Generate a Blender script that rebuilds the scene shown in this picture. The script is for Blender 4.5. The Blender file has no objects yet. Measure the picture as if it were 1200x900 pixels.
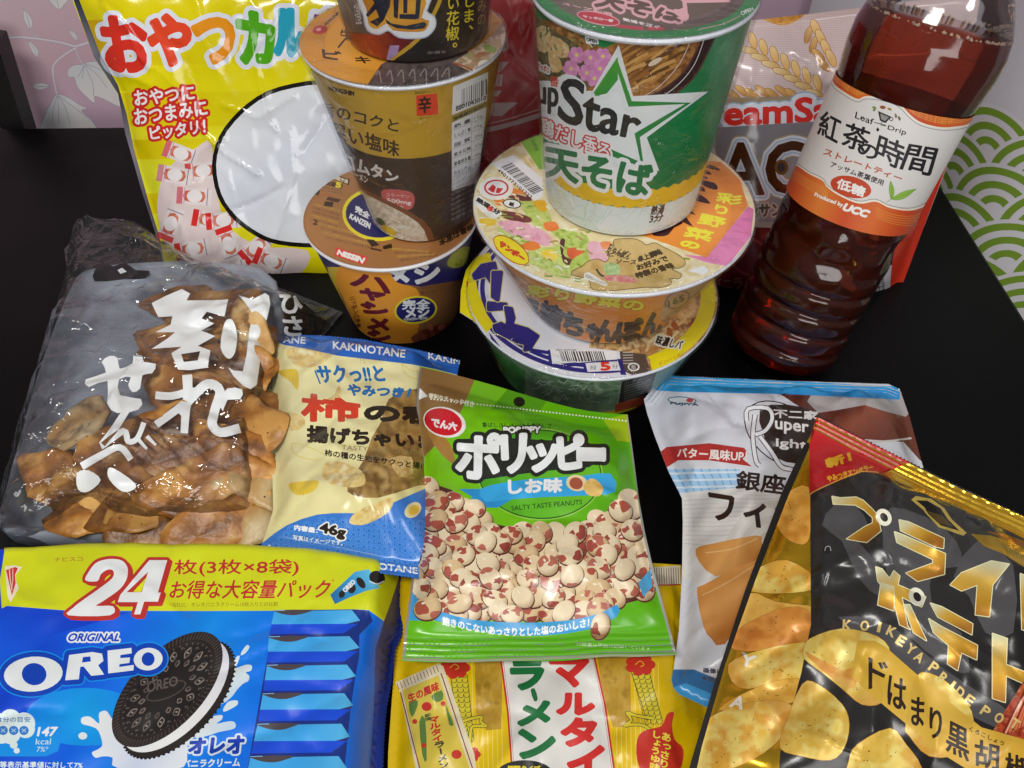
import bpy, math, random
import numpy as np
from mathutils import Vector, Matrix
from mathutils.geometry import delaunay_2d_cdt

SC = bpy.context.scene
COL = SC.collection
# ------------------------------------------------------------------ camera
CF, CTH, CRO, CH = 915.13, math.radians(48.785), math.radians(0.556), 0.36
_f = np.array([0, math.cos(CTH), -math.sin(CTH)])
_r0 = np.array([1.0, 0, 0]); _u0 = np.array([0, math.sin(CTH), math.cos(CTH)])
_r = _r0*math.cos(CRO) - _u0*math.sin(CRO); _u = _u0*math.cos(CRO) + _r0*math.sin(CRO)
CP = np.array([0, 0, CH])
cam_data = bpy.data.cameras.new('camera'); cam = bpy.data.objects.new('camera', cam_data); COL.objects.link(cam)
M = Matrix.Identity(4)
for i in range(3):
    M[i][0] = _r[i]; M[i][1] = _u[i]; M[i][2] = -_f[i]; M[i][3] = CP[i]
cam.matrix_world = M
cam_data.sensor_width = 36; cam_data.lens = CF/1200*36
cam_data.clip_start = 0.01; cam_data.clip_end = 50
SC.camera = cam
# ------------------------------------------------------------------ light
W = bpy.data.worlds.new('World'); SC.world = W; W.use_nodes = True
nt = W.node_tree; bg = nt.nodes['Background']
tc = nt.nodes.new('ShaderNodeTexCoord'); sx = nt.nodes.new('ShaderNodeSeparateXYZ'); rp = nt.nodes.new('ShaderNodeValToRGB')
nt.links.new(tc.outputs['Generated'], sx.inputs[0]); nt.links.new(sx.outputs[2], rp.inputs[0])
rp.color_ramp.elements[0].position = 0.0; rp.color_ramp.elements[0].color = (0.18, 0.18, 0.19, 1)
rp.color_ramp.elements[1].position = 1.0; rp.color_ramp.elements[1].color = (0.42, 0.43, 0.46, 1)
e_ = rp.color_ramp.elements.new(0.45); e_.color = (0.26, 0.26, 0.28, 1)
nt.links.new(rp.outputs[0], bg.inputs[0]); bg.inputs[1].default_value = 0.55
def area(name, loc, target, sx, sy, power, col):
    l = bpy.data.lights.new(name, 'AREA'); l.shape = 'RECTANGLE'; l.size = sx; l.size_y = sy; l.energy = power; l.color = col
    o = bpy.data.objects.new(name, l); COL.objects.link(o); o.location = loc
    o.rotation_euler = (Vector(target) - Vector(loc)).to_track_quat('-Z', 'Y').to_euler()
    return o
area('ceiling_lamp', (-0.45, -0.42, 1.6), (0, 0.35, 0), 0.6, 0.25, 19, (1.0, 0.97, 0.93))
area('second_ceiling_lamp', (0.85, -0.35, 1.6), (0, 0.35, 0), 0.4, 0.2, 7, (1.0, 0.97, 0.93))
area('room_lamp', (0.15, -1.3, 0.62), (0, 0.35, 0.05), 1.1, 0.6, 13, (1.0, 0.98, 0.96))
SC.view_settings.view_transform = 'Standard'; SC.view_settings.look = 'None'
SC.view_settings.exposure = -0.22; SC.view_settings.gamma = 1.0

# ------------------------------------------------------------------ maths
GAIN = 1.04
def lin(c):
    if isinstance(c, str):
        c = c.lstrip('#'); c = [int(c[i:i+2], 16)/255 for i in (0, 2, 4)]
        c = [x/12.92 if x <= .04045 else ((x+.055)/1.055)**2.4 for x in c]
        c = np.array(c)*GAIN; g = c@np.array([.21, .72, .07]); return np.clip(g+(c-g)*1.03, 0.0015, 0.80)
    return np.array(c, float)
def rays(px):
    px = np.asarray(px, float)
    d = _f + (px[:, :1]-600)/CF*_r - (px[:, 1:2]-450)/CF*_u
    return d
def proj(P):
    d = P-CP; z = d@_f
    return np.stack([600+CF*(d@_r)/z, 450-CF*(d@_u)/z], -1)
def at(px, py, z=0.0):
    d = rays([(px, py)])[0]
    return CP + d*((z-CH)/d[2])
def unit(v):
    v = np.asarray(v, float); return v/np.linalg.norm(v)
def dens(loop, step, closed=True):
    L = np.asarray(loop, float); out = []
    n = len(L)
    for i in range(n if closed else n-1):
        a, b = L[i], L[(i+1) % n]
        k = max(1, int(np.ceil(np.linalg.norm(b-a)/step)))
        out.append(a + (b-a)*(np.arange(k)/k)[:, None])
    if not closed: out.append(L[-1:])
    return np.concatenate(out)
def inside(pts, loops):
    r = np.zeros(len(pts), bool)
    x, y = pts[:, 0], pts[:, 1]
    for L in loops:
        A = L; B = np.roll(L, -1, 0)
        for s in range(0, len(A), 400):
            a, b = A[s:s+400], B[s:s+400]
            c = (a[:, 1][None] > y[:, None]) != (b[:, 1][None] > y[:, None])
            dy = b[:, 1]-a[:, 1]; dy = np.where(dy == 0, 1e-12, dy)
            xi = a[:, 0]+(y[:, None]-a[:, 1])*((b[:, 0]-a[:, 0])/dy)
            r ^= (np.sum(c & (x[:, None] < xi), 1) % 2).astype(bool)
    return r
def seg_dist(pts, A, B):
    d = np.full(len(pts), 1e9)
    AB = B-A; L2 = np.maximum((AB**2).sum(1), 1e-18)
    for s in range(0, len(pts), 4000):
        p = pts[s:s+4000]
        best = np.full(len(p), 1e9)
        for q in range(0, len(A), 300):
            a = A[q:q+300]; ab = AB[q:q+300]
            t = np.clip(((p[:, None]-a)*ab).sum(2)/L2[q:q+300], 0, 1)
            e = p[:, None]-a-t[..., None]*ab
            best = np.minimum(best, (e**2).sum(2).min(1))
        d[s:s+4000] = np.sqrt(best)
    return d
def pl_dist(pts, line):
    L = np.asarray(line, float); return seg_dist(pts, L[:-1], L[1:])
def simplify(L, tol):
    L = np.asarray(L)
    if len(L) < 8: return L
    keep = np.zeros(len(L), bool); k = int(np.argmax(((L-L[0])**2).sum(1)))
    keep[0] = keep[k] = True
    st = [(0, k), (k, len(L))]
    P = np.vstack([L, L[:1]])
    while st:
        i, j = st.pop()
        if j-i < 2: continue
        a, b = P[i], P[j]; ab = b-a; n = np.hypot(*ab)+1e-12
        m = P[i+1:j]-a
        d = np.abs(m[:, 0]*ab[1]-m[:, 1]*ab[0])/n
        q = int(np.argmax(d))
        if d[q] > tol:
            keep[(i+1+q) % len(L)] = True; st += [(i, i+1+q), (i+1+q, j)]
    return L[keep]
def offset(loops, d, cell=None):
    """contours at distance d outside the filled shape (negative: inside)"""
    allp = np.concatenate(loops); lo = allp.min(0)-abs(d)-2; hi = allp.max(0)+abs(d)+2
    if cell is None: cell = max(0.45, min(1.0, np.sqrt(np.prod(hi-lo)/30000)))
    nx, ny = np.ceil((hi-lo)/cell).astype(int)+1
    X, Y = np.meshgrid(lo[0]+np.arange(nx)*cell, lo[1]+np.arange(ny)*cell)
    pts = np.stack([X.ravel(), Y.ravel()], 1)
    A = np.concatenate(loops); B = np.concatenate([np.roll(L, -1, 0) for L in loops])
    ins = inside(pts, loops)
    s = seg_dist(pts, A, B); s[ins] *= -1
    S = s.reshape(ny, nx)-d+1e-9
    nxt = {}
    inn = S < 0
    code = inn[:-1, :-1]*1+inn[:-1, 1:]*2+inn[1:, 1:]*4+inn[1:, :-1]*8
    T = {1: [(3, 0)], 2: [(0, 1)], 3: [(3, 1)], 4: [(1, 2)], 5: [(3, 0), (1, 2)], 6: [(0, 2)], 7: [(3, 2)], 8: [(2, 3)], 9: [(2, 0)],
         10: [(0, 1), (2, 3)], 11: [(2, 1)], 12: [(1, 3)], 13: [(1, 0)], 14: [(0, 3)]}
    def ek(j, i, e): return (j, i, 0) if e == 0 else (j, i+1, 1) if e == 1 else (j+1, i, 0) if e == 2 else (j, i, 1)
    for j, i in zip(*np.nonzero((code > 0) & (code < 15))):
        for a, b in T[int(code[j, i])]: nxt[ek(j, i, a)] = ek(j, i, b)
    def pos(k):
        j, i, h = k
        j2, i2 = (j, i+1) if h == 0 else (j+1, i)
        a, b = S[j, i], S[j2, i2]; t = a/(a-b)
        return (lo[0]+cell*(i+t*(i2-i)), lo[1]+cell*(j+t*(j2-j)))
    out = []
    while nxt:
        k0 = next(iter(nxt)); k = k0; L = []
        while k in nxt:
            L.append(pos(k)); k = nxt.pop(k)
        if len(L) > 5: out.append(simplify(np.array(L), 0.13))
    return [l for l in out if len(l) > 2]
def smooth(pts, n=4, closed=True):
    """Catmull-Rom through the points"""
    P = np.asarray(pts, float); m = len(P); out = []
    for i in range(m if closed else m-1):
        if closed: a, b, c, d = P[i-1], P[i], P[(i+1) % m], P[(i+2) % m]
        else: a, b, c, d = P[max(i-1, 0)], P[i], P[i+1], P[min(i+2, m-1)]
        for k in range(n):
            t = k/n
            out.append(0.5*((2*b)+(c-a)*t+(2*a-5*b+4*c-d)*t*t+(3*b-a-3*c+d)*t**3))
    if not closed: out.append(P[-1])
    return np.array(out)

# ------------------------------------------------------------------ lettering
_gc = {}
def glyphs(body):
    if body in _gc: return _gc[body]
    c = bpy.data.curves.new('lettering', 'FONT'); c.body = body; c.resolution_u = 3; c.fill_mode = 'NONE'
    o = bpy.data.objects.new('lettering', c); COL.objects.link(o)
    dg = bpy.context.evaluated_depsgraph_get()
    m = bpy.data.meshes.new_from_object(o.evaluated_get(dg), depsgraph=dg)
    V = np.array([(v.co.x, v.co.y) for v in m.vertices]); nb = {}
    for e in m.edges:
        a, b = e.vertices; nb.setdefault(a, []).append(b); nb.setdefault(b, []).append(a)
    seen = set(); loops = []
    for s in nb:
        if s in seen: continue
        L = [s]; seen.add(s); p = s
        while True:
            q = [x for x in nb[p] if x not in seen]
            if not q: break
            p = q[0]; seen.add(p); L.append(p)
        if len(L) > 2: loops.append(V[L])
    bpy.data.objects.remove(o); bpy.data.curves.remove(c); bpy.data.meshes.remove(m)
    _gc[body] = loops
    return loops
def vglyphs(body):
    """one character under the other"""
    out = []
    for k, ch in enumerate(body):
        if ch == ' ': continue
        G = glyphs(ch)
        for L in G:
            if ch in 'ー': L = np.stack([-(L[:, 1]-0.38)+0.5, -(L[:, 0]-0.5)+0.38], 1)
            elif ch in '、。': L = L+np.array([0.5, 0.5])
            elif ch in 'っゃゅょッ': L = L+np.array([0.12, 0.1])
            out.append(L*np.array([1, 1.0])+np.array([0, -k*1.0]))
    return out
def quadmap(loops, quad, shear=0):
    P = np.concatenate(loops); lo = P.min(0); hi = P.max(0)
    q = np.asarray(quad, float); out = []
    for L in loops:
        s = ((L[:, 0]-lo[0])/(hi[0]-lo[0]))[:, None]; t = ((hi[1]-L[:, 1])/(hi[1]-lo[1]))[:, None]
        if shear: s = s+shear*(0.5-t)
        out.append((1-t)*((1-s)*q[0]+s*q[1])+t*((1-s)*q[3]+s*q[2]))
    return out

# ------------------------------------------------------------------ artwork: coloured shapes traced in order, later ones on top
class Art:
    def __init__(self): self.S = []; self.extra = []
    def add(self, loops, col, rough=None, metal=None, step=7):
        self.S.append(dict(loops=[dens(l, step) for l in loops], col=col, rough=rough, metal=metal))
        sp = getattr(col, 'dense', 0)
        if sp:       # fine printed pictures need closely spaced colour samples
            P = np.concatenate([np.asarray(l) for l in loops]); lo = P.min(0); hi = P.max(0)
            X, Y = np.meshgrid(np.arange(lo[0], hi[0], sp), np.arange(lo[1], hi[1], sp)); q = np.stack([X.ravel(), Y.ravel()], 1)+np.random.RandomState(len(self.S)).uniform(-.3, .3, (X.size, 2))*sp
            q = q[inside(q, [np.asarray(l) for l in loops])]
            if len(q): self.extra.append(q)
    def uv(self, pts, col, rough=None, metal=None):
        """a shape given in surface coordinates (metres)"""
        self.S.append(dict(loops=[np.asarray(pts, float)], col=col, rough=rough, metal=metal, uv=True))
    def band(self, surf, z0, z1, col, amp=0, k=40, **kw):
        w = math.pi*surf.rm*.9999; x = np.linspace(-w, w, 480); wv = amp*np.sin(x/surf.rm*k)
        self.uv(np.concatenate([np.stack([x, z0+wv], 1), np.stack([x, z1+wv], 1)[::-1]]), col, **kw)
    def disc(self, r, col, **kw):
        t = np.linspace(0, 2*np.pi, 120, endpoint=False); self.uv(np.stack([np.cos(t), np.sin(t)], 1)*r, col, **kw)
    def poly(self, pts, col, sm=0, **k):
        self.add([smooth(pts, sm) if sm else np.asarray(pts, float)], col, **k)
    def ell(self, c, rx, ry, col, rot=0, n=28, **k):
        t = np.linspace(0, 2*np.pi, n, endpoint=False); a = math.radians(rot)
        x = rx*np.cos(t); y = ry*np.sin(t)
        self.add([np.stack([c[0]+x*math.cos(a)-y*math.sin(a), c[1]+x*math.sin(a)+y*math.cos(a)], 1)], col, **k)
    def line(self, pts, w, col, sm=0, taper=0, **k):
        P = smooth(pts, sm, False) if sm else np.asarray(pts, float)
        T = np.gradient(P, axis=0); T /= np.linalg.norm(T, axis=1)[:, None]+1e-9
        N = np.stack([-T[:, 1], T[:, 0]], 1)
        ww = np.full(len(P), w/2.0)
        if taper: ww = ww*(1-taper*np.linspace(0, 1, len(P))**1.5)
        self.add([np.concatenate([P+N*ww[:, None], (P-N*ww[:, None])[::-1]])], col, **k)
    def text(self, body, quad, col, bold=0, halo=None, shear=0, vert=False, **k):
        """halo = [(width, colour), ...] from the outside in"""
        L = quadmap(vglyphs(body) if vert else glyphs(body), quad, shear)
        for w, c in (halo or []): self.add(offset(L, w+bold), c, **k)
        self.add(offset(L, bold) if bold else [simplify(l, 0.1) for l in L], col, **k)
    def shape(self, loops, col, halo=None, **k):
        loops = [np.asarray(l, float) for l in loops]
        for w, c in (halo or []): self.add(offset(loops, w), c, **k)
        self.add(loops, col, **k)
def B4(x, y, w, h, rot=0, sk=0):
    """quad of a w x h box whose top-left corner is (x, y), turned by rot degrees"""
    a = math.radians(rot); e = np.array([math.cos(a), math.sin(a)]); f = np.array([-math.sin(a)+sk, math.cos(a)])
    p = np.array([x, y], float); return [p, p+e*w, p+e*w+f*h, p+f*h]
def grad(p0, p1, *cols):
    """linear gradient printed between two points"""
    C = [lin(c) for c in cols]; p0 = np.array(p0, float); d = np.array(p1, float)-p0; L = d@d
    def f(px):
        t = np.clip(((px-p0)@d)/L, 0, 1)*(len(C)-1); i = np.minimum(t.astype(int), len(C)-2); w = (t-i)[:, None]
        A = np.array(C); return A[i]*(1-w)+A[i+1]*w
    return f
def rad(c, r, *cols):
    C = [lin(x) for x in cols]; c = np.array(c, float)
    def f(px):
        t = np.clip(np.linalg.norm(px-c, axis=1)/r, 0, 1)*(len(C)-1); i = np.minimum(t.astype(int), len(C)-2); w = (t-i)[:, None]
        A = np.array(C); return A[i]*(1-w)+A[i+1]*w
    return f
_rs = np.random.RandomState(7); _NT = _rs.rand(64, 64)
def vnoise(P, sc, seed=0):
    q = np.asarray(P)/sc+np.array([seed*7.31+100, seed*3.77+100]); i = np.floor(q).astype(int); f = q-i; f = f*f*(3-2*f)
    a = _NT[i[:, 0] % 64, i[:, 1] % 64]; b = _NT[(i[:, 0]+1) % 64, i[:, 1] % 64]
    c = _NT[i[:, 0] % 64, (i[:, 1]+1) % 64]; d = _NT[(i[:, 0]+1) % 64, (i[:, 1]+1) % 64]
    return (a*(1-f[:, 0])+b*f[:, 0])*(1-f[:, 1])+(c*(1-f[:, 0])+d*f[:, 0])*f[:, 1]
def blot(sc, seed, *cols):
    """blotchy printed picture: colours mixed by noise"""
    C = np.array([lin(c) for c in cols])
    def f(px):
        t = np.clip((vnoise(px, sc, seed)*0.65+vnoise(px, sc*0.42, seed+5)*0.35-0.2)/0.6, 0, 0.999)*(len(C)-1)
        i = np.minimum(t.astype(int), len(C)-2); w = (t-i)[:, None]; return C[i]*(1-w)+C[i+1]*w
    f.dense = max(1.6, sc*.24)
    return f

# ------------------------------------------------------------------ surfaces
class Sheet:
    """a flexible sheet: base plane O,U,V (metres) with a height grid"""
    def __init__(s, O, U, V, sides, hmax, hback, seal, ramp, cell=0.0007, creases=(), rnd=0, rnd_a=0.0008, rough_a=0.0, seed=1, crimp=None, pw=1.0, bumps=()):
        s.O = np.asarray(O, float); s.U = unit(U); V = np.asarray(V, float); s.V = unit(V-(V@s.U)*s.U); s.N = np.cross(s.U, s.V)
        if s.N[2] < 0 and abs(s.N[2]) > .2: s.N = -s.N
        s.sides = [s.plane_uv(dens(q, 6, False)) for q in sides]
        out = np.concatenate([q[:-1] for q in s.sides]); s.out = out
        lo = out.min(0)-.004; hi = out.max(0)+.004; s.lo = lo; s.cell = cell
        nx, ny = np.ceil((hi-lo)/cell).astype(int)+1
        X, Y = np.meshgrid(lo[0]+np.arange(nx)*cell, lo[1]+np.arange(ny)*cell)
        pts = np.stack([X.ravel(), Y.ravel()], 1)
        # distances on a coarser grid, then enlarged
        st = 4; Xc, Yc = X[::st, ::st], Y[::st, ::st]; pc = np.stack([Xc.ravel(), Yc.ravel()], 1)
        ins = inside(pts, [out]); ins_f = ins*1.0
        H = np.ones(len(pts)); s.D = []
        def up(a):
            a = a.reshape(Xc.shape); jj = np.arange(ny)/st; ii = np.arange(nx)/st
            j = np.minimum(jj.astype(int), a.shape[0]-2) if a.shape[0] > 1 else 0; i = np.minimum(ii.astype(int), a.shape[1]-2)
            fj = (jj-j)[:, None]; fi = (ii-i)[None]
            return ((a[j][:, i]*(1-fi)+a[j][:, i+1]*fi)*(1-fj)+(a[j+1][:, i]*(1-fi)+a[j+1][:, i+1]*fi)*fj).ravel()
        for q, se, ra in zip(s.sides, seal, ramp):
            d = up(pl_dist(pc, q)); s.D.append(d)
            t = np.clip((d-se)/ra, 0, 1); H *= (t*(2-t))**pw
        h = hmax*H
        env = np.clip(H*3, 0, 1)
        R = random.Random(seed)
        for cr in creases:       # pixel polyline, height, width (m)
            L = s.plane_uv(np.asarray(cr[0], float)); d = pl_dist(pts, L); h = h+cr[1]*np.exp(-(d/cr[2]))*np.clip(H*5, 0.0, 1)
        for k in range(rnd):
            ed = out[R.randrange(len(out))]; ang = R.uniform(0, 6.28); L = R.uniform(.015, .05)
            c = ed+(out.mean(0)-ed)*R.uniform(0.05, 0.5)
            tgt = out.mean(0)+np.array([R.uniform(-.03, .03), R.uniform(-.03, .03)])
            dr = unit(tgt-ed) if R.random() < .7 else np.array([math.cos(ang), math.sin(ang)])
            n = np.array([-dr[1], dr[0]]); mid = c+dr*L*.5+n*R.uniform(-.15, .15)*L
            lin_ = np.array([c, mid, c+dr*L])
            box = (np.abs(pts-lin_.mean(0)).max(1) < L)
            d = pl_dist(pts[box], lin_); w = R.uniform(.0020, .0048)
            h[box] += R.uniform(-1.5, 1.5)*rnd_a*np.exp(-(d/w)**1.3)*env[box]
        for (c, r, a) in bumps:
            cu = s.plane_uv(np.array([c], float))[0]; h = h+a*np.exp(-((pts-cu)**2).sum(1)/r**2)*env
        if rough_a:
            h = h+rough_a*env*(vnoise(pts, .018, seed)+.5*vnoise(pts, .008, seed+2)-.75)
        hc = np.zeros(len(pts))
        if crimp:
            crimp = [c or (0, 1, 0) for c in crimp]
            for d, (w, per, a) in zip(s.D, crimp):
                if w: hc = hc+np.where((d < w) & (d > .0004), a*np.sin(d/per*6.283)*np.clip((w-d)/per, 0, 1), 0)
        s.crimp = crimp; s.seal = seal
        s.H = np.where(ins | (H > 0), h, 0).reshape(ny, nx)
        K = np.array([1, 2, 1.])/4
        for _ in range(2): s.H = np.apply_along_axis(lambda r: np.convolve(r, K, 'same'), 1, s.H); s.H = np.apply_along_axis(lambda r: np.convolve(r, K, 'same'), 0, s.H)
        s.H = s.H+(hc*ins_f).reshape(ny, nx)
        s.Gy, s.Gx = np.gradient(s.H, cell)
        s.Hb = (hback*H).reshape(ny, nx)
        s.hmax = float(s.H.max())+1e-4; s.hmin = min(0, float(s.H.min()))-1e-4
    def plane_uv(s, px):
        d = rays(px); t = ((s.O-CP)@s.N)/(d@s.N); P = CP+d*t[:, None]-s.O
        return np.stack([P@s.U, P@s.V], 1)
    def samp(s, G, uv):
        q = (uv-s.lo)/s.cell; ny, nx = G.shape
        x = np.clip(q[:, 0], 0, nx-1.001); y = np.clip(q[:, 1], 0, ny-1.001); i = x.astype(int); j = y.astype(int); a = x-i; b = y-j
        return (G[j, i]*(1-a)+G[j, i+1]*a)*(1-b)+(G[j+1, i]*(1-a)+G[j+1, i+1]*a)*b
    def to_uv(s, px):
        d = rays(px); dn = d@s.N; o = (CP-s.O)@s.N
        t0 = (s.hmax-o)/dn; t1 = (s.hmin-o)/dn
        def ev(t):
            P = CP+d*t[:, None]-s.O; uv = np.stack([P@s.U, P@s.V], 1); return uv, P@s.N-s.samp(s.H, uv)
        a = t0.copy(); b = t1.copy(); found = np.zeros(len(px), bool); prev = t0
        for k in range(1, 33):
            t = t0+(t1-t0)*k/32; _, g = ev(t)
            new = (g <= 0) & ~found; a[new] = prev[new]; b[new] = t[new]; found |= new; prev = t
        for _ in range(14):
            m = (a+b)/2; _, g = ev(m); lo_ = g > 0; a = np.where(lo_, m, a); b = np.where(lo_, b, m)
        return ev((a+b)/2)[0]
    def pos(s, uv):
        h = s.samp(s.H, uv); gx = s.samp(s.Gx, uv); gy = s.samp(s.Gy, uv)
        P = s.O+uv[:, :1]*s.U+uv[:, 1:]*s.V+h[:, None]*s.N
        n = s.N-gx[:, None]*s.U-gy[:, None]*s.V
        return P, n/np.linalg.norm(n, axis=1)[:, None]
class Cone:
    """side wall of a cup: axis from c along a; radius r0 at height z0 to r1 at z1"""
    def __init__(s, c, a, z0, r0, z1, r1, dent=None):
        s.c = np.asarray(c, float); s.a = unit(a); s.e1 = unit(np.cross([0, 1.0, 0], s.a)); s.e2 = np.cross(s.a, s.e1)  # e1 ~ +x
        s.z0, s.r0, s.z1, s.r1 = z0, r0, z1, r1; s.k = (r1-r0)/(z1-z0); s.rm = (r0+r1)/2; s.dent = dent
        w = math.pi*s.rm
        s.out = np.concatenate([dens([(-w, z0), (w, z0)], .003, False)[:-1], dens([(w, z0), (w, z1)], .003, False)[:-1],
                                dens([(w, z1), (-w, z1)], .003, False)[:-1], dens([(-w, z1), (-w, z0)], .003, False)[:-1]])
    def to_uv(s, px):
        d = rays(px); o = CP-s.c
        dz = d@s.a; oz = o@s.a; dp = d-dz[:, None]*s.a; op = o-oz*s.a
        A0 = s.r0-s.k*s.z0
        R0 = A0+s.k*oz
        A = (dp*dp).sum(1)-(s.k*dz)**2; B = 2*((dp@op)-R0*s.k*dz); C = op@op-R0*R0
        disc = np.maximum(B*B-4*A*C, 0); t = (-B-np.sqrt(disc))/(2*A)
        P = o+d*t[:, None]
        th = np.arctan2(P@s.e1, -(P@s.e2))      # 0 faces the camera, grows to the right
        return np.stack([th*s.rm, P@s.a], 1)
    def pos(s, uv):
        th = uv[:, 0]/s.rm; z = uv[:, 1]; r = s.r0+s.k*(z-s.z0)
        if s.dent is not None: r = r+s.dent(th, z)
        rd = np.sin(th)[:, None]*s.e1-np.cos(th)[:, None]*s.e2
        n = rd-s.k*s.a
        return s.c+r[:, None]*rd+z[:, None]*s.a, n/np.linalg.norm(n, axis=1)[:, None]
class Disc:
    def __init__(s, c, a, z, r):
        s.a = unit(a); s.c = np.asarray(c, float)+s.a*z; s.e1 = unit(np.cross([0, 1.0, 0], s.a)); s.e2 = np.cross(s.a, s.e1); s.r = r
        t = np.linspace(0, 2*np.pi, 120, endpoint=False); s.out = np.stack([np.cos(t), np.sin(t)], 1)*r
    def to_uv(s, px):
        d = rays(px); t = ((s.c-CP)@s.a)/(d@s.a); P = CP+d*t[:, None]-s.c
        return np.stack([P@s.e1, P@s.e2], 1)
    def pos(s, uv):
        P = s.c+uv[:, :1]*s.e1+uv[:, 1:]*s.e2; return P, np.repeat(s.a[None], len(uv), 0)

# ------------------------------------------------------------------ materials
def new_mat(name):
    m = bpy.data.materials.new(name); m.use_nodes = True; return m, m.node_tree, m.node_tree.nodes['Principled BSDF']
def print_mat(name, bump=0.15, bscale=260, coat=0.0, spec=0.5, dist=0.0006, crink=0.0):
    m, nt, b = new_mat(name); N = nt.nodes; L = nt.links
    a = N.new('ShaderNodeVertexColor'); a.layer_name = 'ink'; f = N.new('ShaderNodeVertexColor'); f.layer_name = 'finish'
    s = N.new('ShaderNodeSeparateColor'); L.new(f.outputs[0], s.inputs[0])
    t = N.new('ShaderNodeTexCoord'); n = N.new('ShaderNodeTexNoise'); n.inputs['Scale'].default_value = bscale; n.inputs['Detail'].default_value = 3
    L.new(t.outputs['Object'], n.inputs['Vector'])
    n2 = N.new('ShaderNodeTexNoise'); n2.inputs['Scale'].default_value = 60; n2.inputs['Detail'].default_value = 4; L.new(t.outputs['Object'], n2.inputs['Vector'])
    ma = N.new('ShaderNodeMath'); ma.operation = 'MULTIPLY_ADD'; L.new(n2.outputs[0], ma.inputs[0]); ma.inputs[1].default_value = 0.16; L.new(s.outputs[0], ma.inputs[2])
    mb = N.new('ShaderNodeMath'); mb.operation = 'SUBTRACT'; L.new(ma.outputs[0], mb.inputs[0]); mb.inputs[1].default_value = 0.08
    L.new(a.outputs[0], b.inputs['Base Color']); L.new(mb.outputs[0], b.inputs['Roughness']); L.new(s.outputs[1], b.inputs['Metallic'])
    b.inputs['Coat Weight'].default_value = coat; b.inputs['Coat Roughness'].default_value = 0.12; b.inputs['Specular IOR Level'].default_value = spec
    bp = N.new('ShaderNodeBump'); bp.inputs['Strength'].default_value = bump; bp.inputs['Distance'].default_value = dist
    if crink:      # sharp crumples of thin film
        v = N.new('ShaderNodeTexVoronoi'); v.feature = 'DISTANCE_TO_EDGE'; v.inputs['Scale'].default_value = 34
        nz = N.new('ShaderNodeTexNoise'); nz.inputs['Scale'].default_value = 22; L.new(t.outputs['Object'], nz.inputs['Vector'])
        mx = N.new('ShaderNodeMixRGB'); mx.inputs[0].default_value = 0.06; L.new(t.outputs['Object'], mx.inputs[1]); L.new(nz.outputs[1], mx.inputs[2]); L.new(mx.outputs[0], v.inputs['Vector'])
        mr = N.new('ShaderNodeMath'); mr.operation = 'MULTIPLY'; mr.inputs[1].default_value = crink; L.new(v.outputs[0], mr.inputs[0])
        ad = N.new('ShaderNodeMath'); ad.operation = 'MULTIPLY_ADD'; L.new(n.outputs[0], ad.inputs[0]); ad.inputs[1].default_value = .25; L.new(mr.outputs[0], ad.inputs[2]); L.new(ad.outputs[0], bp.inputs['Height'])
    else: L.new(n.outputs[0], bp.inputs['Height'])
    L.new(bp.outputs[0], b.inputs['Normal'])
    return m
def film_mat(name, tint=(.97, .98, 1), fac=0.06, rough=0.1, bump=0.3, scale=45, fres=1.0, haze=0.0, crink=0):
    m = bpy.data.materials.new(name); m.use_nodes = True; nt = m.node_tree; N = nt.nodes; L = nt.links; N.clear()
    o = N.new('ShaderNodeOutputMaterial'); tr = N.new('ShaderNodeBsdfTransparent'); tr.inputs[0].default_value = (*tint, 1)
    g = N.new('ShaderNodeBsdfGlossy'); g.inputs['Roughness'].default_value = rough; g.inputs[0].default_value = (1, 1, 1, 1)
    fr = N.new('ShaderNodeFresnel'); fr.inputs[0].default_value = 1.5
    t = N.new('ShaderNodeTexCoord'); n = N.new('ShaderNodeTexNoise'); n.inputs['Scale'].default_value = scale; n.inputs['Detail'].default_value = 4; n.inputs['Distortion'].default_value = 0.6
    L.new(t.outputs['Object'], n.inputs['Vector'])
    bp = N.new('ShaderNodeBump'); bp.inputs['Strength'].default_value = bump; bp.inputs['Distance'].default_value = 0.004
    if crink:
        v = N.new('ShaderNodeTexVoronoi'); v.feature = 'F1'; v.inputs['Scale'].default_value = crink; mx_ = N.new('ShaderNodeMixRGB'); mx_.inputs[0].default_value = .05
        L.new(t.outputs['Object'], mx_.inputs[1]); L.new(n.outputs[1], mx_.inputs[2]); L.new(mx_.outputs[0], v.inputs['Vector']); ad = N.new('ShaderNodeMath'); ad.operation = 'ADD'; L.new(v.outputs[0], ad.inputs[0]); L.new(n.outputs[0], ad.inputs[1]); L.new(ad.outputs[0], bp.inputs['Height'])
    else: L.new(n.outputs[0], bp.inputs['Height'])
    L.new(bp.outputs[0], g.inputs['Normal']); L.new(bp.outputs[0], fr.inputs['Normal'])
    ma = N.new('ShaderNodeMath'); ma.operation = 'MULTIPLY_ADD'; L.new(fr.outputs[0], ma.inputs[0]); ma.inputs[1].default_value = fres; ma.inputs[2].default_value = fac
    ma.use_clamp = True
    mx = N.new('ShaderNodeMixShader'); L.new(ma.outputs[0], mx.inputs[0]); L.new(tr.outputs[0], mx.inputs[1]); L.new(g.outputs[0], mx.inputs[2])
    if haze:
        df = N.new('ShaderNodeBsdfDiffuse'); df.inputs[0].default_value = (.85, .87, .9, 1); m2 = N.new('ShaderNodeMixShader'); m2.inputs[0].default_value = haze
        L.new(mx.outputs[0], m2.inputs[1]); L.new(df.outputs[0], m2.inputs[2]); L.new(m2.outputs[0], o.inputs[0])
    else: L.new(mx.outputs[0], o.inputs[0])
    return m
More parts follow.
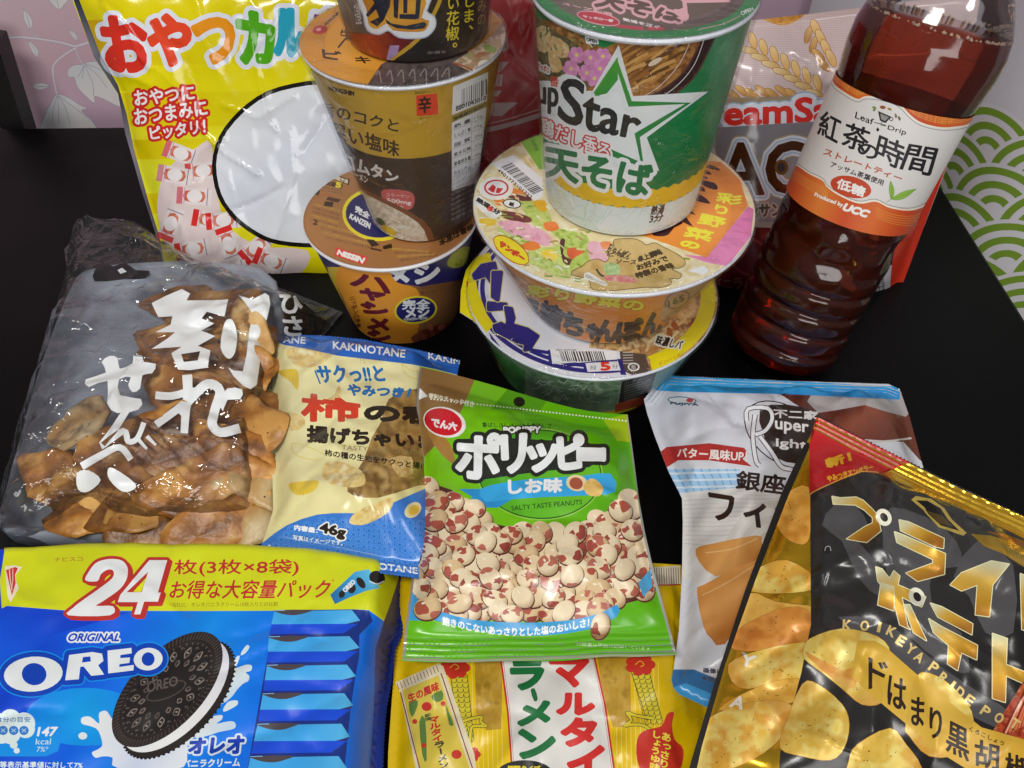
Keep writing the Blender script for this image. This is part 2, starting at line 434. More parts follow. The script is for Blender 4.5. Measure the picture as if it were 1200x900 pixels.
def plain_mat(name, col, rough=.4, metal=0, noise=0.0, nscale=60, bump=0, bscale=200, **k):
    m, nt, b = new_mat(name); N = nt.nodes; L = nt.links
    c = lin(col); b.inputs['Roughness'].default_value = rough; b.inputs['Metallic'].default_value = metal
    t = N.new('ShaderNodeTexCoord'); n = N.new('ShaderNodeTexNoise'); n.inputs['Scale'].default_value = nscale; n.inputs['Detail'].default_value = 5; L.new(t.outputs['Object'], n.inputs['Vector'])
    r = N.new('ShaderNodeValToRGB'); r.color_ramp.elements[0].position = .3; r.color_ramp.elements[1].position = .7
    r.color_ramp.elements[0].color = (*(c*(1-noise)), 1); r.color_ramp.elements[1].color = (*np.minimum(c*(1+noise), .9), 1)
    L.new(n.outputs[0], r.inputs[0]); L.new(r.outputs[0], b.inputs['Base Color'])
    if bump:
        n2 = N.new('ShaderNodeTexNoise'); n2.inputs['Scale'].default_value = bscale; n2.inputs['Detail'].default_value = 3; L.new(t.outputs['Object'], n2.inputs['Vector'])
        bp = N.new('ShaderNodeBump'); bp.inputs['Strength'].default_value = bump; bp.inputs['Distance'].default_value = .001; L.new(n2.outputs[0], bp.inputs['Height']); L.new(bp.outputs[0], b.inputs['Normal'])
    for kk, v in k.items(): b.inputs[kk.replace('_', ' ')].default_value = v
    return m

# ------------------------------------------------------------------ objects
def tag(o, label=None, cat=None, group=None, kind=None):
    for k, v in (('label', label), ('category', cat), ('group', group), ('kind', kind)):
        if v: o[k] = v
    return o
def thing(name, label, cat, loc=(0, 0, 0), group=None):
    o = bpy.data.objects.new(name, None); COL.objects.link(o); o.location = loc; o.empty_display_size = .02
    return tag(o, label, cat, group)
def link(name, me, mats, parent=None):
    o = bpy.data.objects.new(name, me); COL.objects.link(o)
    for m in (mats if isinstance(mats, (list, tuple)) else [mats]): me.materials.append(m)
    if parent is not None:
        o.parent = parent; o.matrix_parent_inverse = Matrix.Translation(-Vector(parent.location))
    return o
def raw_mesh(name, V, Fc, nrm=None, smooth_=True):
    me = bpy.data.meshes.new(name); me.from_pydata([tuple(map(float, v)) for v in V], [], [tuple(map(int, f)) for f in Fc]); me.update()
    if smooth_: me.polygons.foreach_set('use_smooth', [True]*len(me.polygons))
    if nrm is not None: me.normals_split_custom_set_from_vertices([tuple(map(float, n)) for n in nrm])
    return me
def sheet(name, surf, art, base, mat, parent=None, step=.0024, rough=.32, metal=0.0, back=None, back_mat=None, back_finish=(.35, 0), only=False, lift=0.0):
    out = surf.out*1000
    lo = out.min(0); hi = out.max(0); st = step*1000
    g = []
    rows = int((hi[1]-lo[1])/(st*.87))+1
    for j in range(rows+1):
        xs = np.arange(lo[0]+(st/2 if j % 2 else 0), hi[0], st); g.append(np.stack([xs, np.full(len(xs), lo[1]+j*st*.87)], 1))
    G = np.concatenate(g)
    G = G[inside(G, [out])]
    if isinstance(surf, Sheet) and surf.crimp:
        for side, cr in zip(surf.sides, surf.crimp):
            if cr and cr[0]: G = G[pl_dist(G/1000, side) > cr[0]]
    pts = [G]
    if isinstance(surf, Sheet) and surf.crimp:
        for side, cr in zip(surf.sides, surf.crimp):
            if not cr or not cr[0]: continue
            w, per, a = cr
            P = dens(side, .003, False); T = np.gradient(P, axis=0); T /= np.linalg.norm(T, axis=1)[:, None]+1e-12; Nn = np.stack([-T[:, 1], T[:, 0]], 1)
            if ((surf.out.mean(0)-P.mean(0))@Nn.mean(0)) < 0: Nn = -Nn
            for q in np.arange(per/4, w, per/4): 
                R = (P+Nn*q)*1000; pts.append(R[inside(R, [out])])
    for e in art.extra: R = surf.to_uv(e)*1000; pts.append(R[inside(R, [out])])
    V = [out]+pts; E = [(i, (i+1) % len(out)) for i in range(len(out))]; n = sum(map(len, V))
    shp = []
    for S in art.S:
        ls = []
        for L in S['loops']:
            q = (L if S.get('uv') else surf.to_uv(L))*1000
            ls.append(q); V.append(q); E += [(n+i, n+(i+1) % len(q)) for i in range(len(q))]; n += len(q)
        shp.append(ls)
    V = np.concatenate(V)
    r = delaunay_2d_cdt([Vector(v) for v in V], E, [], 0, 1e-4, False)
    v2 = np.array([tuple(v) for v in r[0]]); T = np.array(r[2])
    c = v2[T].mean(1)
    ok = inside(c, [out])
    T = T[ok]; c = c[ok]
    a2 = v2[T]; ar = (a2[:, 1, 0]-a2[:, 0, 0])*(a2[:, 2, 1]-a2[:, 0, 1])-(a2[:, 1, 1]-a2[:, 0, 1])*(a2[:, 2, 0]-a2[:, 0, 0])
    P, Nn = surf.pos(v2/1000)
    px = proj(P)
    ink = np.empty((len(T), 3, 3)); fin = np.empty((len(T), 2)); fin[:] = (rough, metal)
    def fill(mask, col):
        if callable(col): ink[mask] = col(px[T[mask]].reshape(-1, 2)).reshape(-1, 3, 3)
        else: ink[mask] = lin(col)
    fill(np.ones(len(T), bool), base); hit = np.zeros(len(T), bool)
    for S, ls in zip(art.S, shp):
        A = np.concatenate(ls); l, h = A.min(0), A.max(0)
        cand = np.nonzero((c[:, 0] > l[0]) & (c[:, 0] < h[0]) & (c[:, 1] > l[1]) & (c[:, 1] < h[1]))[0]
        if not len(cand): continue
        m = cand[inside(c[cand], ls)]
        if not len(m): continue
        hit[m] = True
        if S['col'] is not None: fill(m, S['col'])
        if S['rough'] is not None: fin[m, 0] = S['rough']
        if S['metal'] is not None: fin[m, 1] = S['metal']
    P = P+Nn*lift
    if only: T = T[hit]; ink = ink[hit]; fin = fin[hit]
    # orient along the normals
    fn = np.cross(P[T[:, 1]]-P[T[:, 0]], P[T[:, 2]]-P[T[:, 0]]); flip = (fn*Nn[T[:, 0]]).sum(1) < 0
    T[flip] = T[flip][:, ::-1]; ink[flip] = ink[flip][:, ::-1]
    used = np.unique(T); mp = np.full(len(P), -1); mp[used] = np.arange(len(used)); P = P[used]; Nn = Nn[used]; T = mp[T]
    nv = len(P); nf = len(T)
    if back is not None:       # the other side of a bag
        st2 = 5.0; xs = np.arange(lo[0], hi[0], st2); ys = np.arange(lo[1], hi[1], st2); X, Y = np.meshgrid(xs, ys); Gb = np.stack([X.ravel(), Y.ravel()], 1); Gb = Gb[inside(Gb, [out])]
        Vb = np.concatenate([out, Gb]); rb = delaunay_2d_cdt([Vector(v) for v in Vb], [(i, (i+1) % len(out)) for i in range(len(out))], [], 0, 1e-4, False)
        vb = np.array([tuple(v) for v in rb[0]])/1000; Tb = np.array(rb[2]); Tb = Tb[inside(vb[Tb].mean(1)*1000, [out])]
        hb = surf.samp(surf.Hb, vb); Pb = surf.O+vb[:, :1]*surf.U+vb[:, 1:]*surf.V-(hb[:, None]+.0002)*surf.N
        fn = np.cross(Pb[Tb[:, 1]]-Pb[Tb[:, 0]], Pb[Tb[:, 2]]-Pb[Tb[:, 0]]); fl = (fn@surf.N) > 0; Tb[fl] = Tb[fl][:, ::-1]
        gx = np.gradient(surf.Hb, surf.cell); nb = -surf.N-surf.samp(gx[1], vb)[:, None]*surf.U-surf.samp(gx[0], vb)[:, None]*surf.V
        P = np.concatenate([P, Pb]); Nn = np.concatenate([Nn, nb/np.linalg.norm(nb, axis=1)[:, None]]); T = np.concatenate([T, Tb+nv])
        ink = np.concatenate([ink, np.tile(lin(back), (len(Tb), 3, 1))]); fin = np.concatenate([fin, np.tile(np.array(back_finish, float), (len(Tb), 1))])
    me = raw_mesh(name, P, T, Nn)
    ca = me.color_attributes.new('ink', 'FLOAT_COLOR', 'CORNER'); a = np.ones((len(T)*3, 4), np.float32); a[:, :3] = ink.reshape(-1, 3); ca.data.foreach_set('color', a.ravel())
    cb = me.color_attributes.new('finish', 'FLOAT_COLOR', 'CORNER'); a = np.ones((len(T)*3, 4), np.float32); a[:, :2] = np.repeat(fin, 3, 0); cb.data.foreach_set('color', a.ravel())
    return link(name, me, mat, parent)
def lathe(name, prof, c, a, mat, parent=None, n=72, phase=0):
    """prof: (r, z) list around the axis a through c"""
    a = unit(a); e1 = unit(np.cross([0, 1.0, 0], a)); e2 = np.cross(a, e1); c = np.asarray(c, float)
    V = []; Fc = []
    for r, z in prof:
        for k in range(n):
            t = 2*math.pi*k/n+phase; V.append(c+a*z+r*(math.cos(t)*e1+math.sin(t)*e2))
    for i in range(len(prof)-1):
        for k in range(n):
            Fc.append((i*n+k, i*n+(k+1) % n, (i+1)*n+(k+1) % n, (i+1)*n+k))
    return link(name, raw_mesh(name, V, Fc), mat, parent)
def zig(p0, p1, n, amp):
    """serrated edge between two points"""
    p0 = np.array(p0, float); p1 = np.array(p1, float); d = p1-p0; nn = np.array([-d[1], d[0]])/np.hypot(*d); out = []
    for k in range(2*n+1): out.append(p0+d*k/(2*n)+nn*(amp if k % 2 else -amp))
    return out
def zigl(pts, pitch, amp):
    """serrated polyline"""
    P = dens(pts, pitch/2, False); T = np.gradient(P, axis=0); T /= np.linalg.norm(T, axis=1)[:, None]+1e-9; N = np.stack([-T[:, 1], T[:, 0]], 1)
    s = np.where(np.arange(len(P)) % 2 == 0, amp, -amp); s[0] = s[-1] = 0
    return P+N*s[:, None]
def ground_frame(px, py, z, slope=(0, 0)):
    """origin and two directions of a plane z + sx*x + sy*y through a point seen at a pixel"""
    O = at(px, py, z); return O, np.array([1, 0, slope[0]]), np.array([0, 1, slope[1]])
def Z(ox, oy, s):
    def f(pts):
        if isinstance(pts, tuple): pts = B4(*pts)      # x, y, w, h, rot
        return np.asarray(pts, float)/s+np.array([ox, oy])
    return f
# ------------------------------------------------------------------ backdrops behind the table
def wall_plane(p, q, z0, z1):
    p = np.array([*p, 0.]); q = np.array([*q, 0.]); return p, q
class Wall:
    """hanging cloth: vertical sheet from p to q on the plan, with soft folds"""
    def __init__(s, p, q, z0, z1, fold=0.0, fn=3.0, ph=0.0):
        s.p = np.array([*p, 0.]); s.d = np.array([*q, 0.])-s.p; s.L = np.linalg.norm(s.d); s.d /= s.L; s.n = np.array([s.d[1], -s.d[0], 0]); s.f = fold; s.fn = fn; s.ph = ph
        s.out = np.concatenate([dens([(0, z0), (s.L, z0)], .02, False)[:-1], dens([(s.L, z0), (s.L, z1)], .02, False)[:-1], dens([(s.L, z1), (0, z1)], .02, False)[:-1], dens([(0, z1), (0, z0)], .02, False)[:-1]])
    def to_uv(s, px):
        d = rays(px); t = ((s.p-CP)@s.n)/(d@s.n); P = CP+d*t[:, None]; return np.stack([(P-s.p)@s.d, P[:, 2]], 1)
    def pos(s, uv):
        k = 6.283*s.fn/s.L; a = k*uv[:, 0]+s.ph+.8*np.sin(uv[:, 1]*7); h = s.f*np.sin(a); g = s.f*k*np.cos(a)
        n = s.n[None]-g[:, None]*s.d; return s.p+uv[:, :1]*s.d+uv[:, 1:]*np.array([0, 0, 1.])+h[:, None]*s.n, n/np.linalg.norm(n, axis=1)[:, None]
def leaf(A, c, l, w, rot, fill='#d3d2d4', edge='#9a93a0'):
    t = np.linspace(0, 1, 9); a_ = math.radians(rot); e = np.array([math.cos(a_), math.sin(a_)]); f = np.array([-e[1], e[0]]); c = np.array(c, float)
    up = [c+e*l*x+f*w*math.sin(math.pi*x**.8) for x in t]; dn = [c+e*l*x-f*w*.55*math.sin(math.pi*x) for x in t[::-1]]
    A.add(offset([np.array(up+dn[1:-1])], .5, .4), edge); A.poly(up+dn[1:-1], fill); A.line([c, c+e*l*.5+f*w*.3, c+e*l], .6, edge, sm=3)
a = Art(); z = Z(0, 0, 5.625)
cloth = print_mat('cloth', bump=.25, bscale=1400, spec=.15, dist=.0004)
def tulip(A, pts, ribs):
    A.add(offset([smooth(pts, 3)], .5, .4), '#8f8a98'); A.poly(pts, grad(pts[0], pts[len(pts)//2], '#c8c9cc', '#d8d3d2'), sm=3)
    for r_ in ribs: A.line(r_, .55, '#8d8a96', sm=3)
def stem(A, pts, w=2.4):
    A.line(pts, w+1.0, '#a59aa8', sm=4); A.line(pts, w, '#d2cbd2', sm=4)
stem(a, z([(-60, 300), (0, 285), (100, 272), (250, 275), (400, 285), (490, 300), (530, 290), (600, 262)])); stem(a, z([(505, 310), (430, 360), (350, 430), (330, 480), (335, 560), (352, 650)]), 1.9)
stem(a, z([(235, 265), (190, 220), (185, 180)]), .9); stem(a, z([(500, 320), (520, 380), (545, 420)]), 1)
for c, l, w, r_ in (((180, 215), 26, 6, -105), ((228, 408), 24, 4.5, -118), ((185, 595), 22, 5, 0), ((515, 262), 17, 3.5, -125)): leaf(a, z([c])[0], l, w, r_)
tulip(a, z([(545, 425), (620, 395), (760, 430), (850, 560), (850, 690), (775, 690), (700, 660), (620, 640), (615, 690), (560, 650), (500, 590), (480, 520), (440, 525), (440, 470), (490, 435)]),
      [z([(550, 430), (530, 480), (500, 520)]), z([(555, 430), (545, 490), (535, 530)]), z([(560, 430), (590, 500), (612, 560), (610, 640)]), z([(560, 425), (640, 480), (710, 570)]), z([(560, 420), (680, 450), (760, 530)])])
tulip(a, z([(350, 655), (420, 665), (500, 710), (560, 735), (520, 755), (600, 830), (600, 900), (270, 900), (275, 790), (310, 720)]),
      [z([(355, 660), (330, 740), (320, 830)]), z([(357, 660), (362, 740), (365, 850)]), z([(360, 660), (410, 740), (440, 850)]), z([(362, 660), (450, 720), (560, 800)])])
tulip(a, z([(330, -30), (345, 15), (395, 50), (430, 20), (460, -30)]), [z([(395, 45), (390, 10), (385, -20)])])
tulip(a, z([(-40, 15), (-10, 28), (40, 8), (50, -20), (-40, -30)]), [])
zr = Z(1000, 0, 3.75)
tulip(a, zr([(640, 130), (660, 105), (690, 100), (712, 112), (700, 130), (665, 145)]), [zr([(650, 128), (700, 112)])])
tulip(a, zr([(600, 10), (640, 18), (650, 45), (610, 40)]), [])
stem(a, zr([(560, -10), (600, 10), (640, 60), (700, 85)]), 1)
bd = Wall((-.9, .672), (.42, .672), -.6, .55, .009, 5)
for k in range(26):          # the pattern carries on across the cloth
    R_ = random.Random(k*5+1); x0, y0 = R_.uniform(540, 1100), R_.uniform(-160, 40)
    leaf(a, (x0, y0), R_.uniform(14, 28), 5, R_.uniform(0, 360))
o = sheet('floral_cloth', bd, a, grad((30, 0), (100, 150), '#c9b0b8', '#c2a2ae', '#bda3b4'), cloth, step=.02, rough=.85)
tag(o, 'pale pink cloth backdrop printed with grey tulips and leafy stems', 'cloth')
# white cloth with overlapping green waves at the right
a = Art()
wv = Wall((.262, .668), (.56, .30), -.6, .5, .016, 2.6, 1.0)
G = '#708d34'
zz = Z(1000, 0, 3.75)
def waves(c, R0, n=3, w=9.0, gap=8.4):
    c = np.array(c, float)
    for k in range(n):
        r_ = R0-k*(w+gap)
        if r_ < 4: break
        (a.ell(c, R0+5, (R0+5)*.93, '#c6c3c7', n=44) if k == 0 else None); a.ell(c, r_, r_*.93, G, n=44); a.ell(c, r_-w, (r_-w)*.93, '#c6c3c7', n=40)
for row in range(9):
    for k in range(5):
        waves((1062+k*104+(52 if row % 2 else 0)+row*5, 176+row*33-k*3), 56)
a.S = [s_ for s_ in a.S if min(l[:, 1].min() for l in s_['loops']) > 112]
cl2 = print_mat('cotton', bump=.3, bscale=1600, spec=.1, dist=.0004)
o = sheet('wave_cloth', wv, a, '#bfbcc2', cl2, step=.012, rough=.9)
tag(o, 'white cotton cloth printed with green overlapping waves beside the tea bottle', 'cloth')
# dark furniture edge at the far left
fm = plain_mat('dark_wood', '#171313', rough=.5, noise=.3)
V0 = [at(-60, 70, .0), at(34, 151, 0.0)]
bm_v = []; 
def beam(name, p, q, w, d, mat):
    p = np.array(p, float); q = np.array(q, float); ax = unit(q-p); s1 = unit(np.cross(ax, [0, 1, 0])); s2 = np.cross(ax, s1); V = []
    for e in (p, q):
        for i, j in ((-1, -1), (1, -1), (1, 1), (-1, 1)): V.append(e+s1*w*i/2+s2*d*j/2)
    return link(name, raw_mesh(name, V, [(0, 1, 2, 3), (7, 6, 5, 4), (0, 4, 5, 1), (1, 5, 6, 2), (2, 6, 7, 3), (3, 7, 4, 0)], None, False), mat)
def on_y(px, py, y):
    d = rays([(px, py)])[0]; return CP+d*((y-CP[1])/d[1])
o = beam('dark_post', on_y(-14, 40, .645), on_y(30, 175, .645), .021, .02, fm)
tag(o, 'dark slanting wooden post against the pink cloth at the table edge', 'post')
# ------------------------------------------------------------------ table
def rounded(x0, x1, y0, y1, r, n=10):
    out = []
    for cx, cy, a0 in ((x1-r, y1-r, 0), (x0+r, y1-r, 90), (x0+r, y0+r, 180), (x1-r, y0+r, 270)):
        for k in range(n+1):
            a = math.radians(a0+90*k/n); out.append((cx+r*math.cos(a), cy+r*math.sin(a)))
    return out
def slab(name, pts, z0, z1, mat, parent=None, bev=.003):
    n = len(pts); P = np.array(pts); c = P.mean(0); V = []; Fc = []
    rings = [(0, z0), (0, z1-bev), (bev*.3, z1-bev*.3), (bev, z1)]
    T = np.roll(P, -1, 0)-np.roll(P, 1, 0); T /= np.linalg.norm(T, axis=1)[:, None]; Nn = np.stack([-T[:, 1], T[:, 0]], 1)
    for d, z in rings: V += [(*(p+q*d), z) for p, q in zip(P, Nn)]
    for i in range(3):
        for k in range(n): Fc.append((i*n+k, i*n+(k+1) % n, (i+1)*n+(k+1) % n, (i+1)*n+k))
    Fc.append(tuple(range(3*n, 4*n))); Fc.append(tuple(range(n))[::-1])
    me = raw_mesh(name, V, [], None, False); me.clear_geometry(); me.from_pydata(V, [], Fc); me.update()
    return link(name, me, mat, parent)
def dusty(m):
    nt = m.node_tree; N = nt.nodes; L = nt.links; b = N['Principled BSDF']; t = N.new('ShaderNodeTexCoord')
    v = N.new('ShaderNodeTexVoronoi'); v.inputs['Scale'].default_value = 130; L.new(t.outputs['Object'], v.inputs['Vector'])
    c = N.new('ShaderNodeMath'); c.operation = 'LESS_THAN'; c.inputs[1].default_value = .055; L.new(v.outputs['Distance'], c.inputs[0])
    n = N.new('ShaderNodeTexNoise'); n.inputs['Scale'].default_value = 9; n.inputs['Detail'].default_value = 6; L.new(t.outputs['Object'], n.inputs['Vector'])
    g = N.new('ShaderNodeMath'); g.operation = 'GREATER_THAN'; g.inputs[1].default_value = .56; L.new(n.outputs[0], g.inputs[0])
    mu = N.new('ShaderNodeMath'); mu.operation = 'MULTIPLY'; L.new(c.outputs[0], mu.inputs[0]); L.new(g.outputs[0], mu.inputs[1])
    old = b.inputs['Base Color'].links[0].from_socket; mx = N.new('ShaderNodeMixRGB'); L.new(mu.outputs[0], mx.inputs[0]); L.new(old, mx.inputs[1]); mx.inputs[2].default_value = (.06, .06, .06, 1); L.new(mx.outputs[0], b.inputs['Base Color'])
    mr = N.new('ShaderNodeMapRange'); mr.inputs[1].default_value = .35; mr.inputs[2].default_value = .7; mr.inputs[3].default_value = .3; mr.inputs[4].default_value = .55; L.new(n.outputs[0], mr.inputs[0]); L.new(mr.outputs[0], b.inputs['Roughness'])
tm = plain_mat('black_table', '#050506', rough=.5, noise=.25, nscale=300, bump=.1, bscale=900, Specular_IOR_Level=.13)
dusty(tm)
tbl = slab('table', rounded(-.75, .338, -.35, .617, .075), -.03, 0, tm)
tag(tbl, 'matt black table top with a rounded back corner under all the snacks', 'table')
# ------------------------------------------------------------------ biscuit multipack
a = Art(); z = Z(0, 640, 5); y2 = Z(240, 640, 5); z3 = Z(0, 760, 5); z4 = Z(240, 760, 5)
a.poly([(-60, 600), (520, 600), (520, 1040), (-60, 1040)], grad((40, 740), (300, 850), '#0a3fc4', '#0560dc', '#0a86ee', '#0a6ce4'))
a.ell((100, 840), 70, 34, rad((100, 840), 70, '#1d9cf6', '#0b7fe9'))
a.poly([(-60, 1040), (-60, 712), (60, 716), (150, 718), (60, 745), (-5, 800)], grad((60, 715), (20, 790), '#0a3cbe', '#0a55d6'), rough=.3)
# side and end seal, its blue darkened to paint in the side's shadow
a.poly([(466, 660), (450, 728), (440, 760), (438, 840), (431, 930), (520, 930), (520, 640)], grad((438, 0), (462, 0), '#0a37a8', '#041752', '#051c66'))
# yellow band
yl = y2([(-1190, 365), (-1160, 350), (-800, 378), (0, 380), (500, 378), (870, 370), (960, 375), (1050, 440), (1090, 330), (1135, 190), (1180, 0), (0, -60), (-1170, 0), (-1200, 200)])
a.poly(yl, grad((20, 660), (60, 720), '#cdd42c', '#c3ca28', '#ccd32e'))
a.poly(z([(28, 118), (80, 112), (130, 122), (92, 168), (95, 210), (110, 245), (62, 330), (45, 300)]), '#e2d8c0')
a.poly(z([(35, 140), (90, 122), (105, 130), (88, 168), (92, 215), (70, 290)]), '#c23a34')
a.line(z([(55, 135), (60, 200), (70, 260)]), 1.1, '#e8c9bd'); a.line(z([(75, 132), (75, 200), (68, 250)]), .8, '#e8c9bd')
a.text('ナビスコ', z((318, 66, 165, 26, -2)), '#a33b2c')
RED = '#b5322b'
for s, q in (('2', [(520, 75), (760, 75), (660, 405), (400, 405)]), ('4', [(905, 80), (985, 80), (935, 400), (690, 400)])):
    pass
two = [smooth(z([(500, 200), (520, 150), (560, 100), (610, 80), (665, 75), (715, 85), (745, 120), (748, 170), (728, 220), (690, 262), (600, 325), (565, 350), (662, 352), (645, 405), (400, 405), (430, 360), (480, 320), (600, 235), (655, 190), (668, 158), (655, 138), (625, 140), (590, 165), (570, 205)]), 3)]
four = [z([(875, 82), (980, 82), (925, 272), (942, 272), (925, 325), (845, 325), (822, 400), (785, 400), (808, 328), (690, 328), (705, 285)]), z([(868, 150), (742, 270), (830, 270)])]
dd = [l+np.array([3.2, 2.4]) for l in two+four[:1]]
for L in dd: a.add(offset([L], 3.0), RED)
for L in (two, four[:1]): a.add(offset(L, 3.6), RED)
a.add(two, '#dfe5f4'); a.add(four[:1], '#dfe5f4'); a.add(four[1:], RED); a.poly(z([(862, 178), (780, 268), (826, 268)]), '#d5db2c')
a.text('枚(3枚×8袋)', [(204.5, 656), (351, 655.5), (349, 675), (204, 675.5)], RED, bold=.3)
a.text('お得な大容量パック', [(200.5, 680.5), (387, 679), (385, 701), (199.5, 701.5)], RED, bold=.35, shear=.02)
a.text('*当社比：オレオバニラクリーム10枚入りとの比較', [(198.5, 706), (326, 705), (326, 710.5), (198.5, 711.5)], '#8a6a2a')
a.text('*', y2((742, 190, 18, 20)), RED)
# small picture of one packet on the band
a.poly(y2([(735, 285), (880, 150), (960, 135), (985, 165), (1025, 245), (945, 262), (850, 300), (762, 340)]), grad((390, 700), (440, 670), '#2a6ea4', '#3a9ad0', '#6fc1e4'))
a.ell(y2([(1010, 185)])[0], 9.5, 8, '#23201f', rot=20); a.line(y2([(965, 205), (1010, 222), (1050, 205)]), 1.4, '#d8dde2', sm=3)
a.ell(y2([(915, 215)])[0], 4, 7.5, '#2a2523', rot=-35); a.ell(y2([(862, 250)])[0], 4.5, 5.5, '#2a2523', rot=20); a.ell(y2([(803, 282)])[0], 3.5, 4.5, '#2a2523', rot=20)
a.text('OREO', y2([(805, 255), (865, 195), (885, 212), (825, 272)]), '#e9eef5', bold=.4)
# biscuit picture
R_ = random.Random(3)
a.poly(z3([(690, 700), (660, 640), (600, 632), (560, 640), (538, 610), (575, 590), (600, 560), (575, 480), (530, 455), (480, 440), (480, 405), (530, 400), (580, 440), (580, 380), (620, 365), (648, 400), (700, 480), (760, 560), (900, 560), (1010, 520), (1100, 490), (1160, 470), (1165, 500), (1100, 560), (1060, 700)]), grad((120, 840), (230, 900), '#dfe4f2', '#c4cfe8', '#dfe6f4'), sm=3)
a.ell(z3([(485, 512)])[0], 5.2, 4.2, '#d9e2f2')
a.poly(y2([(215, 620), (245, 580), (262, 590), (240, 625), (212, 640)]), '#cfe0f5', sm=3)
a.poly(z4([(150, 110), (185, 50), (205, 45), (190, 90), (180, 115), (240, 95), (275, 100), (270, 130), (240, 140), (260, 160), (255, 190), (225, 205), (190, 240), (160, 280), (110, 320), (60, 320)]), grad((265, 790), (280, 830), '#d3e0f3', '#b7cdec'), sm=3)
a.poly(z4([(110, 350), (140, 310), (190, 305), (190, 330), (150, 355), (112, 370)]), '#cfdff4', sm=3)
a.poly(z4([(-30, 440), (40, 400), (100, 390), (100, 415), (70, 440), (150, 425), (180, 440), (170, 470), (80, 490), (20, 510), (-60, 520)]), grad((240, 840), (270, 860), '#dbe5f4', '#b9cfec'), sm=3)
cc = np.array([196., 808]); ro_ = -47
a.ell(cc+[13, 12], 85, 43, '#26201d', ro_, n=72)
for k in range(70):
    t = 6.283*k/70; p = np.array([85*math.cos(t), 43*math.sin(t)]); c_, s_ = math.cos(math.radians(ro_)), math.sin(math.radians(ro_))
    q = cc+[13, 12]+np.array([p[0]*c_-p[1]*s_, p[0]*s_+p[1]*c_]); a.ell(q, 2.0, 1.5, '#1a1513', n=8)
a.ell(cc+[9, 7.5], 82, 41, grad((150, 880), (275, 760), '#dfe3ee', '#e6e9f2', '#c9cdd8'), ro_, n=60)
a.ell(cc, 84, 42, '#231d1b', ro_, n=72)
c_, s_ = math.cos(math.radians(ro_)), math.sin(math.radians(ro_))
def cook(u, v): return cc+np.array([u*c_-v*s_, u*s_+v*c_])
for k in range(84):
    t = 6.283*k/84; e_ = np.array([math.cos(t), math.sin(t)]); a.line([cook(*(e_*[73, 36])), cook(*(e_*[83.5, 41.5]))], 1.5, '#453c38' if k % 1 == 0 else '#15100f', taper=.3)
a.ell(cc, 70, 34.5, '#2a2421', ro_, n=48); a.ell(cc, 68, 33, '#1d1816', ro_, n=48)
def petal(rr, t, l_, w_, c, off=0):
    e_ = np.array([math.cos(t), math.sin(t)]); f_ = np.array([-e_[1], e_[0]]); q0 = e_*(rr-l_)+f_*off; q1 = e_*rr+f_*(w_+off); q2 = e_*(rr+l_)+f_*off
    a.line([cook(q[0], q[1]*.5) for q in (q0, q1, q2)], 1.5, c, sm=3)
for k in range(14):
    t = 6.283*k/14
    for sg in (1, -1):
        petal(53, t, 8, 5*sg, R_.choice(['#7d726b', '#5e544e'])); petal(39, t+.22, 5, 3.4*sg, R_.choice(['#6a605a', '#4f4640']))
    p = 53*np.array([math.cos(t), math.sin(t)]); a.ell(cook(p[0], p[1]*.5), 1.5, 1.1, '#8c827b', n=8)
    p = 61*np.array([math.cos(t+.22), math.sin(t+.22)]); a.ell(cook(p[0], p[1]*.5), 2.2, 1.5, '#5e544e', n=8); a.ell(cook(p[0], p[1]*.5)+[.4, .5], 1.3, .9, '#14100f', n=8)
for k in range(40):
    t = 6.283*k/40; e_ = np.array([math.cos(t), math.sin(t)]); a.line([cook(*(e_*[65.5, 32])), cook(*(e_*[68.5, 33.6]))], 1.1, '#5e544e')
a.ell(cook(-2, 0), 25, 9, '#4b423d', ro_+25); a.ell(cook(-2, 0), 23.5, 7.8, '#1f1a18', ro_+25)
a.text('OREO', [(173, 799), (208, 792), (208, 803), (172, 812)], '#5a504b', bold=.3)
# wordmarks
a.text('ORIGINAL', z([(405, 512), (705, 512), (700, 556), (400, 556)]), '#1445b8', bold=.5, shear=.04, halo=[(1.9, '#dfe8f6')])
def ring(c, rx, ry, ix, iy, rot=0, dx=0):
    A_ = Art(); A_.ell(c, rx, ry, None, rot); A_.ell((c[0]+dx, c[1]), ix, iy, None, rot+12); return [A_.S[0]['loops'][0], A_.S[1]['loops'][0]]
O1 = ring(z3([(195, 150)])[0], 34.5, 20.5, 14.5, 13, -5, 1); O2 = ring(z3([(868, 62)])[0], 17, 13.2, 7.6, 8, -6, 0)
Rr = [z3([(405, 38), (540, 20), (598, 30), (606, 72), (575, 98), (610, 152), (535, 160), (490, 105), (470, 108), (462, 180), (382, 186)]), z3([(486, 50), (530, 46), (532, 76), (480, 82)])]
Ee = [z3([(630, 12), (770, -4), (772, 28), (706, 38), (704, 56), (762, 52), (758, 84), (700, 92), (698, 108), (784, 96), (782, 128), (634, 146)])]
word = O1+Rr+Ee+O2
out_ = [O1[0], Rr[0], Ee[0], O2[0]]
for w, c in ((7.2, '#1a8cf0'), (5.8, '#0b3fae')):
    a.add(offset(out_, w), c)
for g_ in (O1, Rr, Ee, O2): a.add(g_, '#dde4f3')
